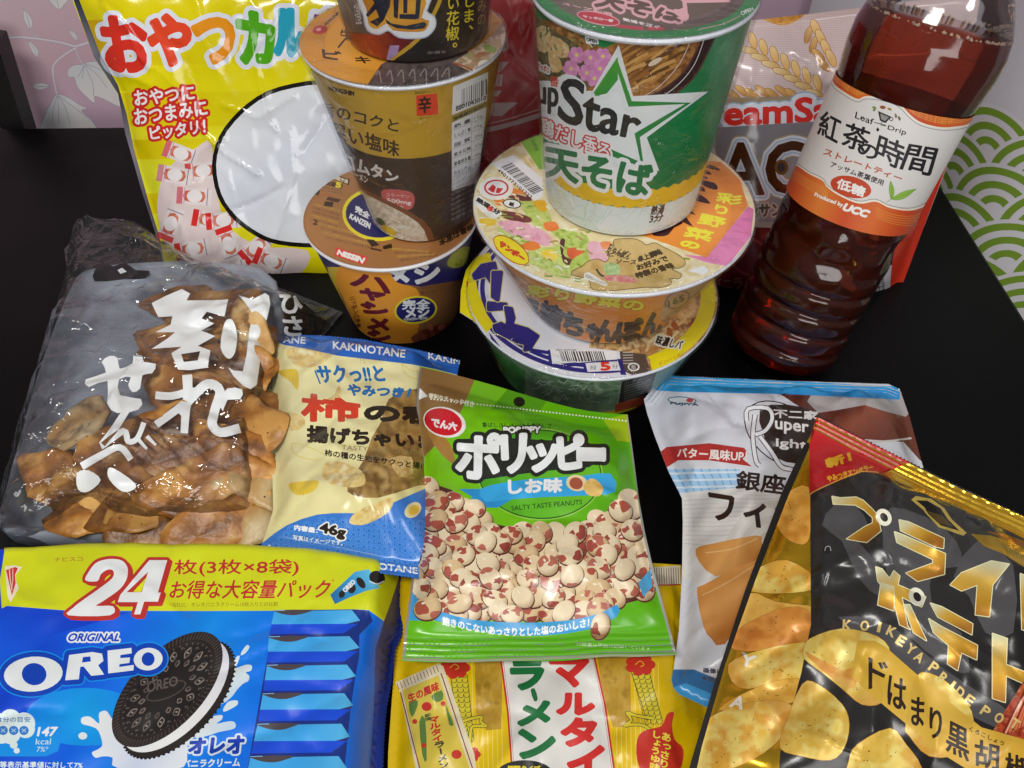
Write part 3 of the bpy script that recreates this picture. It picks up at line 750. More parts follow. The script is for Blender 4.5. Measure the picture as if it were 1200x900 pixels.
# nutrition bubbles
a.poly(z3([(-20, 430), (330, 430), (375, 470), (340, 600), (270, 632), (-20, 632)]), '#1a8cec')
bub = Art()
for c, r in (((-10, 440), 62), ((60, 420), 65), ((140, 440), 66), ((60, 500), 60), ((150, 470), 55), ((10, 510), 48)):
    a.ell(z3([c])[0], r/5, r/5, '#d3e4f6')
a.ell(z3([(80, 565)])[0], 4.6, 4.2, '#d3e4f6'); a.ell(z3([(98, 598)])[0], 3.6, 3.4, '#d3e4f6')
a.text('1食分の目安', z3((-40, 400, 218, 32)), '#5e86b8', bold=.15)
for x in (18, 80, 140):
    a.ell(z3([(x, 480)])[0], 5.6, 5.4, '#3877c0'); a.text('×', z3((x-14, 468, 28, 24)), '#a8c8ea')
a.text('147', z3([(228, 462), (338, 460), (322, 512), (218, 512)]), '#e3edf8', bold=.6)
a.text('kcal', z3([(212, 528), (300, 526), (296, 562), (208, 562)]), '#cfe2f6'); a.text('7%*', z3([(218, 574), (285, 572), (282, 604), (212, 606)]), '#cfe2f6')
a.text('栄養素等表示基準値に対して7%', z3([(-130, 660), (485, 664), (482, 702), (-132, 700)]), '#d5e4f6', bold=.15)
a.text('オレオ', z3([(1115, 530), (1430, 512), (1420, 612), (1105, 612)]), '#0f3aa8', bold=1.3, halo=[(2.2, '#cfdcf2')])
a.text('バニラクリーム', z3([(1075, 655), (1408, 640), (1404, 690), (1068, 696)]), '#dbe5f4', bold=.35)
# eight packets seen through the window
rows = [[(418, 380), (870, 370), (918, 440), (835, 455), (410, 455), (830, 520), (405, 508)], None]
L0 = [(408, 375), (375, 528), (365, 695), (340, 862), (310, 1040), (268, 1230), (230, 1420), (200, 1600)]
a.poly(y2([(415, 376), (870, 370), (960, 378), (985, 440), (905, 520), (905, 640), (880, 780), (855, 950), (835, 1140), (800, 1500), (215, 1500)]), '#16307e')
for k in range(7):
    xl, yt = L0[k]; xn, yn = L0[k+1]; hgt = yn-yt; xr = 925-k*14
    Q = lambda u, v: (xl+(xn-xl)*v+(xr-xl)*u, yt+hgt*v-6*u)
    a.poly(y2([Q(0, .02), Q(.88, .02), Q(1, .45), Q(.86, .92), Q(0, .93)]), '#2b2f6a')
    a.poly(y2([Q(.0, .05), Q(.88, .03), Q(1, .44), Q(.85, .56), Q(0, .54)]), grad(y2([Q(0, .1)])[0], y2([Q(1, .4)])[0], '#45a5ee', '#3f9fee', '#58b2f4'))
    a.poly(y2([Q(0, .54), Q(.985, .56), Q(.84, .92), Q(0, .92)]), '#1a4ad0')
    a.poly(y2([Q(.0, .0), Q(.42, .0), Q(.36, .12), Q(.26, .2), Q(.14, .18), Q(.03, .08)]), '#4a4348', sm=2)
    a.line(y2([Q(0, .955), Q(.84, .94)]), .8, '#0c2a8c'); a.line(y2([Q(0, .02), Q(.12, .01)]), .8, '#8ab9e6')
O, U, V = ground_frame(240, 780, .014)
s = Sheet(O, U, V, [[(-14, 661), (6, 660), (66, 656.5), (144, 650.5), (240, 652), (304, 653), (380, 657), (479, 672)],
                    zigl([(479, 672), (471, 745), (463, 762), (459, 800), (453, 830), (450, 870), (446, 1000)], 5, .8),
                    [(446, 1000), (-40, 1000)], [(-40, 1000), (-22, 760), (-14, 661)]],
          .026, .013, [.000, .0035, .0, .003], [.010, .010, .02, .010], rnd=26, rnd_a=.0008, rough_a=.0020, seed=4, pw=.7,
          creases=[([(18, 700), (60, 735), (90, 740)], .0012, .003), ([(450, 690), (445, 900)], .0015, .002)])
pm = print_mat('glossy_pack', bump=.2, crink=.5)
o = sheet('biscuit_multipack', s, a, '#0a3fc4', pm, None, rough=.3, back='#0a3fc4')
tag(o, 'blue OREO biscuit multipack with a yellow band reading 24', 'biscuit pack')
# ------------------------------------------------------------------ cups and bowls of noodles
UP = (0, 0, 1.0)
cupm = print_mat('printed_cup', bump=.05, bscale=500, coat=.04)
white_rim = plain_mat('white_rim', '#d9dbe0', rough=.35, noise=.03)
wrap = film_mat('shrink_wrap', fac=.006, rough=.07, bump=.85, scale=44, fres=.32, crink=55)
def cup(name, label, cat, c, z0, r0, z1, r1, side, side_base, lid, lid_base, lid_back=None, film=True, rim=.0016, group=None, lift=.0012, seed=0):
    t = thing(name, label, cat, (c[0], c[1], z0), group); c3 = (*c, 0)
    S_ = Cone(c3, UP, z0+.0004, r0, z1-.001, r1-.001)
    sheet('cup_wall', S_, side(S_), side_base, cupm, t, step=.004, rough=.35)
    lathe('base', [(r0, z0+.0005), (r0-.001, z0), (r0-.003, z0+.0008), (r0-.004, z0+.003), (0.0004, z0+.003)], c3, UP, white_rim, t)
    rp_ = [(r1-.0012+rim*math.cos(q), z1-.0008+rim*math.sin(q)) for q in np.linspace(0, 2*np.pi, 13)]
    lathe('rim', rp_, c3, UP, white_rim, t, 96)
    D_ = Disc(c3, UP, z1+lift, r1+.0002)
    sheet('lid', D_, lid(D_), lid_base, cupm, t, step=.003, rough=.38)
    if film:
        R_ = np.random.RandomState(seed); n = 90; prof = [(r0-.004, z0+.0002), (r0+.0007, z0+.0012)]+[(r0+(r1-r0)*k+.0011, z0+(z1-z0)*k) for k in np.linspace(.05, .95, 14)]+[(r1+.0014, z1-.001), (r1+.0012, z1+.0016), (r1-.004, z1+.0022), (r1-.012, z1+.002)]
        o_ = lathe('shrink_wrap', prof, c3, UP, wrap, t, n)
        for k, v in enumerate(o_.data.vertices):
            th = 6.283*(k % n)/n; d = np.array([math.cos(th), math.sin(th), 0]); q = vnoise(np.array([[th*4, v.co.z*120]]), 1, seed)[0]-.4
            v.co += Vector(d*q*.0009)
    return t
def no(s_): return Art()
# --- bowl at the bottom of the right stack
z = Z(530, 290, 3.75)
def side1(S_):
    A = Art(); A.band(S_, -.001, .0065, '#d8cf2e'); A.band(S_, .0065, .06, '#869a86')
    A.poly(z([(150, 420), (230, 480), (320, 540), (320, 690), (250, 610)]), blot(10, 3, '#4a8a50', '#63ab5c', '#3a6a44'))
    A.poly(z([(330, 545), (740, 580), (720, 710), (560, 720), (420, 690), (340, 640)]), blot(9, 8, '#5c7c60', '#7e9e78', '#648468', '#a0b898'))
    R_ = random.Random(5)
    for k in range(26):
        x0 = 345+R_.random()*330; y0 = 570+R_.random()*85+(x0-340)*.08; n_ = R_.randint(3, 5)
        A.line(z([(x0+i*17+R_.uniform(-6, 6), y0+R_.uniform(-16, 16)) for i in range(n_)]), .7, R_.choice(['#b9c7b4', '#d8e0d2', '#93a88e']), sm=3)
    A.poly(z([(745, 590), (900, 545), (850, 690), (725, 715)]), '#2b2d2a')
    for k in range(9): A.line(z([(755, 600+k*11), (880-k*3, 566+k*11.5)]), .6, '#777b74')
    A.poly(z([(715, 690), (850, 650), (850, 690), (715, 725)]), '#a5482f')
    return A
def lid1(S_):
    A = Art(); A.disc(.0708, '#d9d8dc'); A.disc(.0695, '#2f2a78'); A.disc(.0665, '#d9dae2'); A.disc(.0655, '#2f2a78'); A.disc(.0628, '#d7d9e0')
    NV = '#2f2a78'
    # right half: a picture of fried noodles with a yellow edge
    A.poly(z([(870, 545), (1000, 510), (1090, 430), (1180, 250), (1160, 120), (700, 120), (600, 440), (850, 470)]), blot(9, 4, '#b98a52', '#d8b67c', '#8a5a34', '#e3cb9a', '#a06a3a'))
    R_ = random.Random(8)
    for k in range(16):
        x0 = 900+R_.random()*220; y0 = 250+R_.random()*230; A.line(z([(x0-70, y0+30), (x0-20, y0-8), (x0+20, y0+10), (x0+60, y0-20)]), R_.uniform(2.5, 4.5), R_.choice(['#dcbd84', '#c9a062', '#e5cf9e', '#b58348']), sm=4)
    for k in range(7): A.ell(z([(930+R_.random()*180, 260+R_.random()*200)])[0], 6, 3.5, R_.choice(['#8b4a2c', '#a5623a']), R_.uniform(0, 180))
    w = np.linspace(-1.15, .95, 40); r0_, r1_ = .0632, .0716
    A.uv(np.concatenate([np.stack([np.cos(w)*r0_, np.sin(w)*r0_], 1), (np.stack([np.cos(w)*r1_, np.sin(w)*r1_], 1))[::-1]]), '#e2d32c')
    A.poly(z([(868, 500), (890, 495), (890, 512), (1000, 470), (1000, 500), (880, 548)]), '#e2d32c'); A.text('ボンバイエ', z([(905, 505), (1000, 462), (1005, 478), (908, 520)]), '#b5622c')
    A.text('昧濃しバ', z([(905, 385), (1018, 410), (1000, 450), (890, 425)]), '#2b1c16', bold=.3, halo=[(1.5, '#e8e0d0')])
    A.poly(z([(735, 455), (850, 470), (870, 545), (790, 560), (745, 540)]), '#5a4a40')
    for k in range(5): A.line(z([(750, 462+k*12), (795, 460+k*12)]), .7, '#d9d5cd')
    A.ell(z([(797, 525)])[0], 7, 5, '#e8e5df'); A.ell(z([(797, 525)])[0], 5.2, 3.4, '#5a4a40'); A.text('紙', z((787, 516, 20, 18)), '#e8e5df')
    # left: big navy letters on white
    A.poly(z([(20, 330), (40, 170), (60, 100), (110, 40), (165, 20), (172, 60), (100, 110), (110, 180), (150, 290), (185, 340), (150, 375), (95, 300)]), '#e0d22c')
    A.poly(z([(160, 370), (230, 460), (330, 520), (420, 550), (560, 575), (760, 570), (760, 590), (560, 600), (380, 570), (260, 510), (180, 430)]), NV)
    for P in ([(95, 120), (130, 80), (185, 70), (200, 140), (170, 150), (150, 120), (100, 135)], [(160, 245), (235, 250), (235, 268), (160, 272)],
              [(235, 265), (260, 270), (270, 310), (260, 340), (330, 360), (375, 390), (340, 445), (320, 450), (325, 420), (290, 415), (250, 395), (190, 365), (185, 345), (215, 335), (240, 350), (245, 320), (240, 290)],
              [(180, 110), (215, 110), (200, 230), (178, 215)]): A.add(offset([z(P)], 3.4, .6), '#c9c27a'); A.add(offset([z(P)], 2.4, .6), NV)
    for q in ([(420, 450), (436, 450), (440, 520), (425, 520)], [(330, 440), (425, 455), (420, 470), (310, 450)], [(478, 515), (725, 490), (725, 502), (480, 528)], [(575, 510), (592, 512), (595, 548), (578, 546)], [(725, 490), (745, 490), (765, 560), (740, 560)]): A.poly(z(q), NV)
    A.poly(z([(430, 450), (718, 455), (725, 492), (440, 512)]), '#e6e7ea')
    R_ = random.Random(2); x = 470
    while x < 665:
        w_ = R_.choice([2.5, 4, 6, 8]); A.poly(z([(x, 456), (x+w_, 456), (x+w_+14, 500), (x+14, 501)]), '#26262b'); x += w_+R_.choice([3, 4, 6])
    A.text('4902105094488', z([(455, 446), (545, 447), (545, 455), (455, 456)]), '#26262b')
    A.poly(z([(585, 508), (728, 500), (740, 540), (595, 547)]), '#e6e7ea'); A.text('熱湯', z((606, 518, 26, 20)), '#333'+'333'); A.text('5', z([(650, 507), (690, 505), (695, 537), (655, 540)]), '#d8402c', bold=.8); A.text('分', z((702, 514, 26, 18)), '#333333')
    return A
CB = (.0473, .3453)
t = cup('noodle_bowl', 'shallow noodle bowl with a yellow and navy lid at the bottom of its stack', 'noodle bowl', CB, 0, .0564, .0517, .0726, side1, '#2a3a28', lid1, '#d9d8dc', seed=3)
# tab of the lid, for pouring off the hot water
f3 = Z(530, 290, 3.75); O, U, V = (np.array([CB[0], CB[1], .0531]), [1, 0, .05], [0, 1, 0])
ta = Art(); ta.poly(f3([(62, 148), (118, 138), (142, 275), (82, 288)]), '#c8302a'); ta.text('湯切り口', f3([(74, 150), (112, 142), (134, 272), (92, 282)]), '#e9d9d0', bold=.3, vert=True)
tb_ = [f3([(165, 18), (100, 48), (60, 100), (38, 190), (34, 285)]), f3([(34, 285), (90, 320), (150, 378)]), f3([(150, 378), (185, 345), (150, 290)]), f3([(150, 290), (112, 190), (100, 110), (165, 18)])]
s = Sheet(O, U, V, tb_, .0006, .0002, [0]*4, [.003]*4, cell=.0004, seed=3)
sheet('lid_tab', s, ta, '#dfd12c', cupm, t, rough=.35, back='#d9d9d9')
# --- champon bowl on top of it
z1 = Z(540, 150, 6); z2 = Z(690, 190, 6); z3 = Z(560, 280, 4)
def side2(S_):
    A = Art(); A.band(S_, -.1, .0555, '#cfc9bd'); A.band(S_, .0555, .2, '#e68a1c')
    A.poly(z3([(60, 60), (130, 130), (250, 210), (260, 290), (300, 390), (180, 320), (90, 170)]), blot(7, 6, '#c9a878', '#d98a5a', '#b0704a', '#dcc49a', '#8a5230'))
    for k in range(9): A.line(z3([(90+k*14, 110+k*14), (110+k*13, 190+k*15), (130+k*15, 250+k*13)]), 1.4, '#d8b98a' if k % 2 else '#a86a44', sm=3)
    A.poly(z3([(880, 270), (1000, 230), (1060, 190), (1080, 210), (1000, 330), (900, 400), (850, 380)]), blot(7, 4, '#b58a5a', '#c9a070', '#8a6040'))
    A.ell(z3([(935, 285)])[0], 15, 9.5, '#3a2a20', -25); A.ell(z3([(935, 285)])[0], 14, 8.6, '#c08e5c', -25); A.text('165', z3([(890, 290), (965, 262), (968, 288), (895, 318)]), '#2a1f1a', bold=.3)
    A.text('彩り野菜の', z3([(235, 215), (780, 290), (770, 340), (225, 265)]), '#e5d53a', bold=.9, halo=[(.9, '#b8701f')])
    BK = '#231815'
    A.poly(z3([(140, 190), (165, 215), (160, 300), (150, 290)]), '#2e3a4a'); A.poly(z3([(150, 205), (200, 245), (195, 262), (150, 232)]), '#2e3a4a')
    A.text('長', z3([(205, 270), (295, 300), (285, 390), (200, 350)]), BK, bold=1.4); A.text('崎', z3([(305, 285), (395, 330), (385, 440), (295, 405)]), BK, bold=1.8)
    A.text('ち', z3([(400, 335), (495, 375), (485, 460), (395, 430)]), BK, bold=2.1); A.text('ゃ', z3([(515, 395), (570, 410), (560, 475), (505, 460)]), BK, bold=1.9)
    A.text('ん', z3([(560, 385), (650, 385), (650, 475), (550, 485)]), BK, bold=2.0); A.text('ぽ', z3([(655, 385), (770, 375), (770, 470), (650, 480)]), BK, bold=2.1); A.text('ん', z3([(780, 360), (875, 340), (850, 450), (770, 465)]), BK, bold=1.9)
    return A
def lid2(S_):
    A = Art(); R_ = random.Random(11)
    A.disc(.0712, blot(11, 2, '#e2d6ae', '#d2c08a', '#e6dcc0', '#c8b27a')); 
    def veg(P, *c): A.poly(P, blot(5.5, R_.randint(0, 50), *c), sm=3)
    for k in range(46):
        q = z1([(R_.uniform(80, 520), R_.uniform(120, 700))])[0]; A.line([q, q+[R_.uniform(5, 14), R_.uniform(3, 12)], q+[R_.uniform(14, 26), R_.uniform(4, 16)]], R_.uniform(1.2, 2.4), R_.choice(['#ece2bd', '#cdb880', '#e4d6a2']), sm=4)
    veg(z1([(420, 60), (560, 10), (570, 290), (500, 210)]), '#7fb03a', '#8fbe44')
    A.poly(z1([(400, 66), (600, 0), (600, 290), (550, 285)]), grad(z1([(420, 60)])[0], z1([(550, 290)])[0], '#8cc23a', '#6fa536')); A.text('KYUSHU', z1([(495, 85), (520, 75), (550, 160), (525, 165)]), '#24401c')
    veg(z1([(330, 90), (400, 70), (420, 120), (350, 130)]), '#d89a4a', '#c98434')
    # vegetables
    veg(z1([(430, 500), (600, 560), (640, 720), (520, 680), (450, 600)]), '#a9bd55', '#c5cf7c', '#8ea63e')
    veg(z1([(280, 680), (470, 770), (560, 800), (470, 820), (380, 850), (270, 760)]), '#a9c060', '#c8d28a', '#93ad48')
    veg(z1([(240, 580), (370, 590), (490, 630), (480, 665), (350, 650), (260, 610)]), '#5e2f2a', '#7a4038')
    veg(z1([(260, 660), (400, 655), (560, 710), (640, 780), (610, 830), (500, 800), (340, 740)]), '#d59aac', '#deaebb', '#cf8fa3')
    veg(z1([(130, 640), (240, 640), (240, 680), (160, 690)]), '#dcb83c', '#e4c650'); veg(z1([(230, 500), (290, 480), (310, 530), (260, 545)]), '#e08a3c', '#d97a2c')
    veg(z1([(370, 420), (480, 460), (450, 490), (360, 470)]), '#e08c3c', '#d87a30'); veg(z1([(330, 480), (450, 470), (500, 510), (400, 510)]), '#5a2a28', '#74382e')
    veg(z1([(500, 520), (590, 510), (600, 585), (560, 585)]), '#dfb432', '#d8a42a')
    veg(z1([(610, 700), (890, 760), (900, 900), (1000, 1010), (600, 1010), (640, 850), (700, 790)]), '#9fb84e', '#bccb74', '#86a23c')
    veg(z1([(580, 670), (660, 660), (690, 710), (610, 725)]), '#dd6f35', '#e4854a')
    veg(z3([(180, 90), (300, 40), (400, 60), (440, 170), (380, 180), (280, 130)]), '#a9bd55', '#c9d488', '#8fa844'); veg(z3([(200, 30), (260, 10), (295, 40), (240, 55)]), '#df8440', '#d8742e')
    veg(z3([(295, 60), (350, 50), (375, 90), (330, 100)]), '#dfc040', '#e8cf5a'); veg(z3([(385, 10), (410, 5), (400, 70), (440, 95), (490, 90), (450, 120), (400, 110)]), '#4a2628', '#623436')
    veg(z3([(420, 45), (490, 45), (495, 90), (430, 90)]), '#d86a3a', '#c8583a'); veg(z3([(440, 100), (520, 60), (560, 100), (520, 150), (440, 160)]), '#98b048', '#b4c76c')
    veg(z3([(515, 20), (570, 15), (600, 60), (600, 110), (530, 100)]), '#d6a0b0', '#ddb0bd'); veg(z3([(575, 15), (625, 15), (610, 45), (585, 45)]), '#e09060', '#d87c48')
    veg(z3([(290, 150), (380, 190), (520, 215), (530, 235), (380, 215), (260, 175)]), '#e3d7b2', '#d8c796')
    for k in range(230):
        q = np.array([R_.uniform(552, 800), R_.uniform(205, 338)]); d = R_.uniform(-.3, .9); l_ = R_.uniform(4, 12)
        if R_.random() < .5 and q[0] > 690: continue
        A.line([q, q+l_*np.array([math.cos(d), math.sin(d)*.7])*.5+[0, R_.uniform(-1.5, 1.5)], q+l_*np.array([math.cos(d), math.sin(d)*.7])], R_.uniform(1.0, 2.3), R_.choice(['#dfe6b4', '#c3cf86', '#7f963a', '#efe8cc', '#d8c890', '#a8925a', '#ece6d0', '#8ba046', '#6f8434', '#c9a878']), sm=3)
    # bar code label
    bc = z1([(212, 250), (370, 188), (572, 350), (578, 480), (520, 512)]); A.poly(bc, '#e3e2e4')
    x = 0.0; E0, E1 = z1([(285, 275)])[0], z1([(510, 470)])[0]; up_ = (z1([(372, 225)])[0]-z1([(285, 262)])[0])
    while x < 1:
        w_ = R_.choice([.008, .014, .022, .03]); p = E0+(E1-E0)*x; q = E0+(E1-E0)*min(1, x+w_); A.poly([p, q, q+up_*.85, p+up_*.85], '#2a2a2e'); x += w_+R_.choice([.012, .018, .026])
    A.text('4901773101222', z1([(268, 285), (505, 480), (495, 500), (255, 300)]), '#2a2a2e', bold=.15)
    # marks
    A.ell(z1([(248, 425)])[0], 20, 13.5, '#e6e3dc'); A.ell(z1([(250, 420)])[0], 14.5, 9.6, '#c22f2e'); A.ell(z1([(250, 420)])[0], 12.3, 7.8, '#ecebe8'); A.poly(z1([(190, 430), (225, 395), (255, 420), (300, 425), (270, 460), (215, 450)]), '#c22f2e')
    A.line(z1([(265, 375), (235, 468)]), 1.6, '#ecebe8')
    A.poly(z1([(105, 490), (140, 478), (285, 595), (270, 615), (215, 638), (90, 530)]), '#e9e6de', sm=2); A.text('熱湯5分', z1([(122, 488), (282, 585), (262, 612), (108, 512)]), '#26211f', bold=.5); A.text('5', z1([(192, 548), (228, 566), (216, 590), (186, 574)]), '#d8442c', bold=.5)
    A.ell(z1([(360, 532)])[0], 11, 5.6, '#26211f', 8); A.ell(z1([(360, 532)])[0], 9.6, 4.4, '#e9e6de', 8); A.text('紙', z1((345, 518, 34, 28, 15)), '#26211f', bold=.3)
    YE = z1([(355, 858)])[0]; A.ell(YE, 25, 11.5, '#b03a24', 37); A.ell(YE, 24, 10.4, '#e9d235', 37); A.text('サンポー', z1([(285, 790), (455, 905), (435, 935), (265, 825)]), '#c23a20', bold=.8)
    A.text('つける', z3([(120, 98), (175, 118), (168, 134), (115, 112)]), '#55453a')
    # pink and orange panels
    A.poly(z2([(660, 650), (830, 665), (1120, 310), (1160, 330), (1140, 520), (1000, 700), (960, 730), (830, 705)]), grad(z2([(700, 650)])[0], z2([(1130, 400)])[0], '#d77fae', '#e08cb6', '#d678a8'))
    A.poly(z2([(360, 510), (600, 300), (760, -20), (930, 0), (1060, 120), (1120, 305), (830, 672)]), grad(z2([(560, 560)])[0], z2([(1000, 100)])[0], '#df8a34', '#e2924a', '#d98436'))
    for k in range(16): A.line(z2([(760, 20+k*18), (1080, 110+k*14)]), .35, '#d07a2c')
    BR = '#3a1a1e'
    for P in ([(770, 0), (890, 30), (920, 60), (790, 30)], [(765, 40), (840, 62), (862, 90), (770, 70)], [(765, 85), (820, 100), (838, 118), (768, 108)], [(755, 120), (885, 145), (905, 192), (850, 185), (760, 140)],
              [(750, 190), (800, 170), (818, 208)], [(710, 250), (780, 225), (858, 290), (790, 282)], [(600, 350), (680, 270), (715, 290), (710, 330), (752, 372), (690, 355), (690, 395), (732, 452), (660, 420), (600, 380)],
              [(438, 500), (560, 400), (590, 372), (640, 390), (660, 430), (600, 460), (560, 510), (500, 522)]): A.poly(z2(P), BR, sm=2)
    A.text('彩', z2([(905, 210), (1085, 240), (1062, 308), (895, 275)]), '#e8dc4a', bold=.6); A.text('り', z2([(895, 295), (985, 318), (955, 380), (885, 345)]), '#e8dc4a', bold=.6)
    A.text('野', z2([(790, 360), (970, 400), (945, 465), (760, 430)]), '#e8dc4a', bold=.6); A.text('菜', z2([(690, 450), (885, 490), (850, 560), (665, 520)]), '#e8dc4a', bold=.6); A.text('の', z2([(650, 545), (785, 575), (765, 612), (645, 590)]), '#e8dc4a', bold=.8)
    # recipe cloud
    cl = z3([(445, 150), (490, 130), (510, 110), (560, 95), (600, 110), (620, 75), (600, 60), (640, 35), (640, 5), (720, 0), (760, 10), (790, 30), (830, 20), (870, 40), (900, 55), (960, 90), (970, 120), (945, 135), (905, 140), (950, 165), (940, 185), (900, 185), (905, 210), (860, 225), (780, 225), (640, 240), (540, 235), (520, 190), (450, 170)])
    A.add(offset([smooth(cl, 3)], .9, .5), '#6a5330'); A.poly(cl, blot(12, 31, '#bda064', '#c8ad74', '#b4945a'), sm=3)
    for q, tx in (([(625, 15), (730, 70), (700, 100), (600, 60)], 'ちゃんぽん'), ([(610, 60), (700, 62), (695, 85), (605, 82)], 'ピザ'), ([(650, 95), (745, 100), (740, 120), (645, 115)], 'ソース')): A.text(tx, z3(q), '#4c3a24', bold=.3)
    for k, tx in enumerate(('卓上調味', 'お好みで', '特製の香味')): A.text(tx, z3([(745+k*-5, 85+k*38), (850+k*28, 45+k*32), (870+k*28, 70+k*32), (755+k*-5, 110+k*38)]), '#3f2f1e', bold=.45)
    A.line(z3([(555, 140), (572, 165), (600, 182)]), 2.6, '#4a4238', sm=3); A.poly(z3([(590, 122), (625, 110), (665, 128), (660, 165), (620, 172), (598, 158)]), blot(5, 3, '#8fae74', '#b4c894', '#76965c'), sm=3); A.poly(z3([(590, 175), (660, 168), (740, 186), (735, 205), (640, 200), (596, 190)]), blot(5, 9, '#d09a9a', '#c9706a', '#ddb0a8'), sm=2)
    A.poly(z3([(500, 160), (520, 155), (610, 210), (600, 222), (495, 185)]), '#e3dfd4'); A.text('調理例はイメージです', z3([(508, 162), (605, 208), (598, 218), (500, 180)]), '#55483a')
    A.poly(z3([(980, 150), (1060, 125), (1085, 150), (1060, 165)]), '#dfe0e2')
    return A
t = cup('noodle_bowl', 'orange noodle bowl with vegetables on its lid, carrying the green star cup', 'noodle bowl', (.0534, .3398), .0547, .0438, .116, .0723, side2, '#c8853c', lid2, '#e0d4b0', rim=.0018, seed=7)
# --- tall green star cup
zs = Z(600, 0, 3.103); zt = Z(620, 0, 4.2857)
def side3(S_):
    A = Art(); GRN = '#1f7a42'
    zz = lambda x, y: S_.to_uv(zs([(x, y)]))[0, 1]
    zl, zu = zz(380, 752), zz(380, 690)
    A.band(S_, -.1, zl, '#d5dcda')
    R_ = random.Random(4)
    for k in range(46):
        x0 = R_.uniform(130, 640); y0 = R_.uniform(680, 850); A.line(zs([(x0, y0), (x0+R_.uniform(-50, 50), y0+R_.uniform(-30, 30)), (x0+R_.uniform(-90, 90), y0+R_.uniform(-50, 50))]), .5, R_.choice(['#b9cdbf', '#c2d2d0', '#aec4b2']), sm=3)
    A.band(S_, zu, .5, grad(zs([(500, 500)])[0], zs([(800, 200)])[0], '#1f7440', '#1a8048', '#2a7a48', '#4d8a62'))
    A.band(S_, zl, zu, '#dfb62e', amp=.0006, k=44)
    # noodles in a bowl
    A.poly(zs([(60, 60), (385, 130), (700, 140), (690, 190), (640, 280), (560, 350), (460, 365), (300, 360), (60, 300)]), blot(8, 9, '#8a5a2c', '#b07c40', '#6a3f1e', '#c0924e'))
    for k in range(30):
        x0 = R_.uniform(410, 600); y0 = 150+R_.random()*170; A.line(zs([(x0-50, y0+40), (x0, y0), (x0+55, y0-25)]), R_.uniform(2, 4.2), R_.choice(['#b58246', '#7a4c24', '#c79a5a', '#94622f', '#5e3a1c']), sm=4)
    A.ell(zs([(520, 225)])[0], 9, 3, '#d8c8b0', -30)
    for w_, c_ in ((15, '#5d3a35'), (11, '#33201f')): A.line(zs([(740, 80), (690, 190), (640, 275), (560, 340), (470, 385)]), w_, c_, sm=5)
    A.line(zs([(655, 135), (610, 230), (540, 310), (460, 362)]), .9, '#cfc8c4', sm=5); A.line(zs([(700, 140), (660, 240), (590, 320), (490, 385)]), .9, '#d8d2cf', sm=5)
    A.poly(zs([(60, 20), (90, 60), (130, 100), (220, 150), (260, 190), (300, 200), (340, 280), (280, 320), (60, 300)]), blot(6, 3, '#5a4a30', '#7a6a44', '#3f4a2a', '#6a5238'))
    for P in ([(85, 105), (135, 100), (140, 180), (95, 185)], [(145, 130), (205, 165), (200, 210), (150, 195)], [(130, 185), (160, 195), (185, 250), (145, 262)]): A.poly(zs(P), blot(6, R_.randint(0, 30), '#d8bc8a', '#c9a468', '#e2cda2', '#b98f56'), sm=2)
    for k in range(10): q = zs([(100+R_.random()*150, 90+R_.random()*80)])[0]; A.line([q, q+[R_.uniform(-6, 6), R_.uniform(2, 8)]], 2, R_.choice(['#4f7a3a', '#6a9450', '#2f4f26']))
    for cx, cy in ((235, 200), (285, 210), (330, 205), (215, 250), (272, 265), (320, 250), (300, 285)):
        c = zs([(cx, cy)])[0]
        for q in range(6): A.ell(c+6.2*np.array([math.cos(q*1.047), math.sin(q*1.047)]), 4.2, 4.2, '#cf86b4' if q % 2 else '#d996c0', n=12)
        A.ell(c, 4.4, 4.4, '#d98fbd', n=12); A.ell(c, 2.2, 2.2, '#e6d57a', n=10)
    # green lip at the left of the rim
    A.poly(zt([(20, -40), (60, 30), (130, 80), (220, 130), (300, 220), (380, 240), (440, 215), (580, 205), (640, 190), (400, 60), (100, -60)]), '#1f7a40')
    A.poly(zt([(280, 182), (345, 178), (350, 222), (328, 222), (316, 240), (306, 224), (286, 218)]), '#e2e6e4'); A.text('OPEN', zt([(286, 188), (342, 200), (340, 218), (290, 206)]), '#26332a', bold=.2); A.poly(zt([(308, 218), (328, 222), (318, 236)]), '#26332a')
    # star and names
    star_o = zs([(290, 335), (388, 163), (440, 350), (714, 333), (490, 500), (535, 620), (400, 640), (250, 600), (200, 420)])
    A.poly(star_o, '#dfe5ea')
    # brush-like wordmark
    upq = zs([(88, 318), (165, 322), (168, 425), (92, 395)]); stq = zs([(178, 285), (466, 405), (452, 505), (166, 432)])
    for body, q, b in (('up', upq, 1.0), ('Star', stq, 1.4)):
        A.add(offset(quadmap(glyphs(body), q), 7.5+b, .9), '#dfe5ea')
    A.poly(zs([(80, 290), (170, 340), (190, 400), (350, 460), (440, 520), (360, 560), (100, 480), (90, 400)]), '#dfe5ea')
    gg = grad(zs([(330, 250)])[0], zs([(480, 560)])[0], '#4f9a34', '#2f8a3c', '#1f7a42')
    A.line(zs([(306, 345), (378, 222), (430, 378), (640, 376), (455, 492), (474, 600), (352, 552)]), 7.6, gg)
    A.poly(zs([(300, 350), (385, 205), (385, 290), (345, 340)]), grad(zs([(330, 250)])[0], zs([(360, 350)])[0], '#4f9a34', '#2f8a3c'))
    A.text('up', upq, '#1f1f22', bold=1.0, shear=.06); 
    A.text('S', zs([(182, 280), (262, 300), (255, 470), (170, 430)]), '#1f1f22', bold=1.5, shear=.08); A.text('tar', zs([(258, 345), (466, 425), (455, 505), (262, 470)]), '#1f1f22', bold=1.5, shear=.05)
    A.text('番', zs([(138, 275), (172, 280), (168, 318), (138, 312)]), '#c8432c', bold=.2)
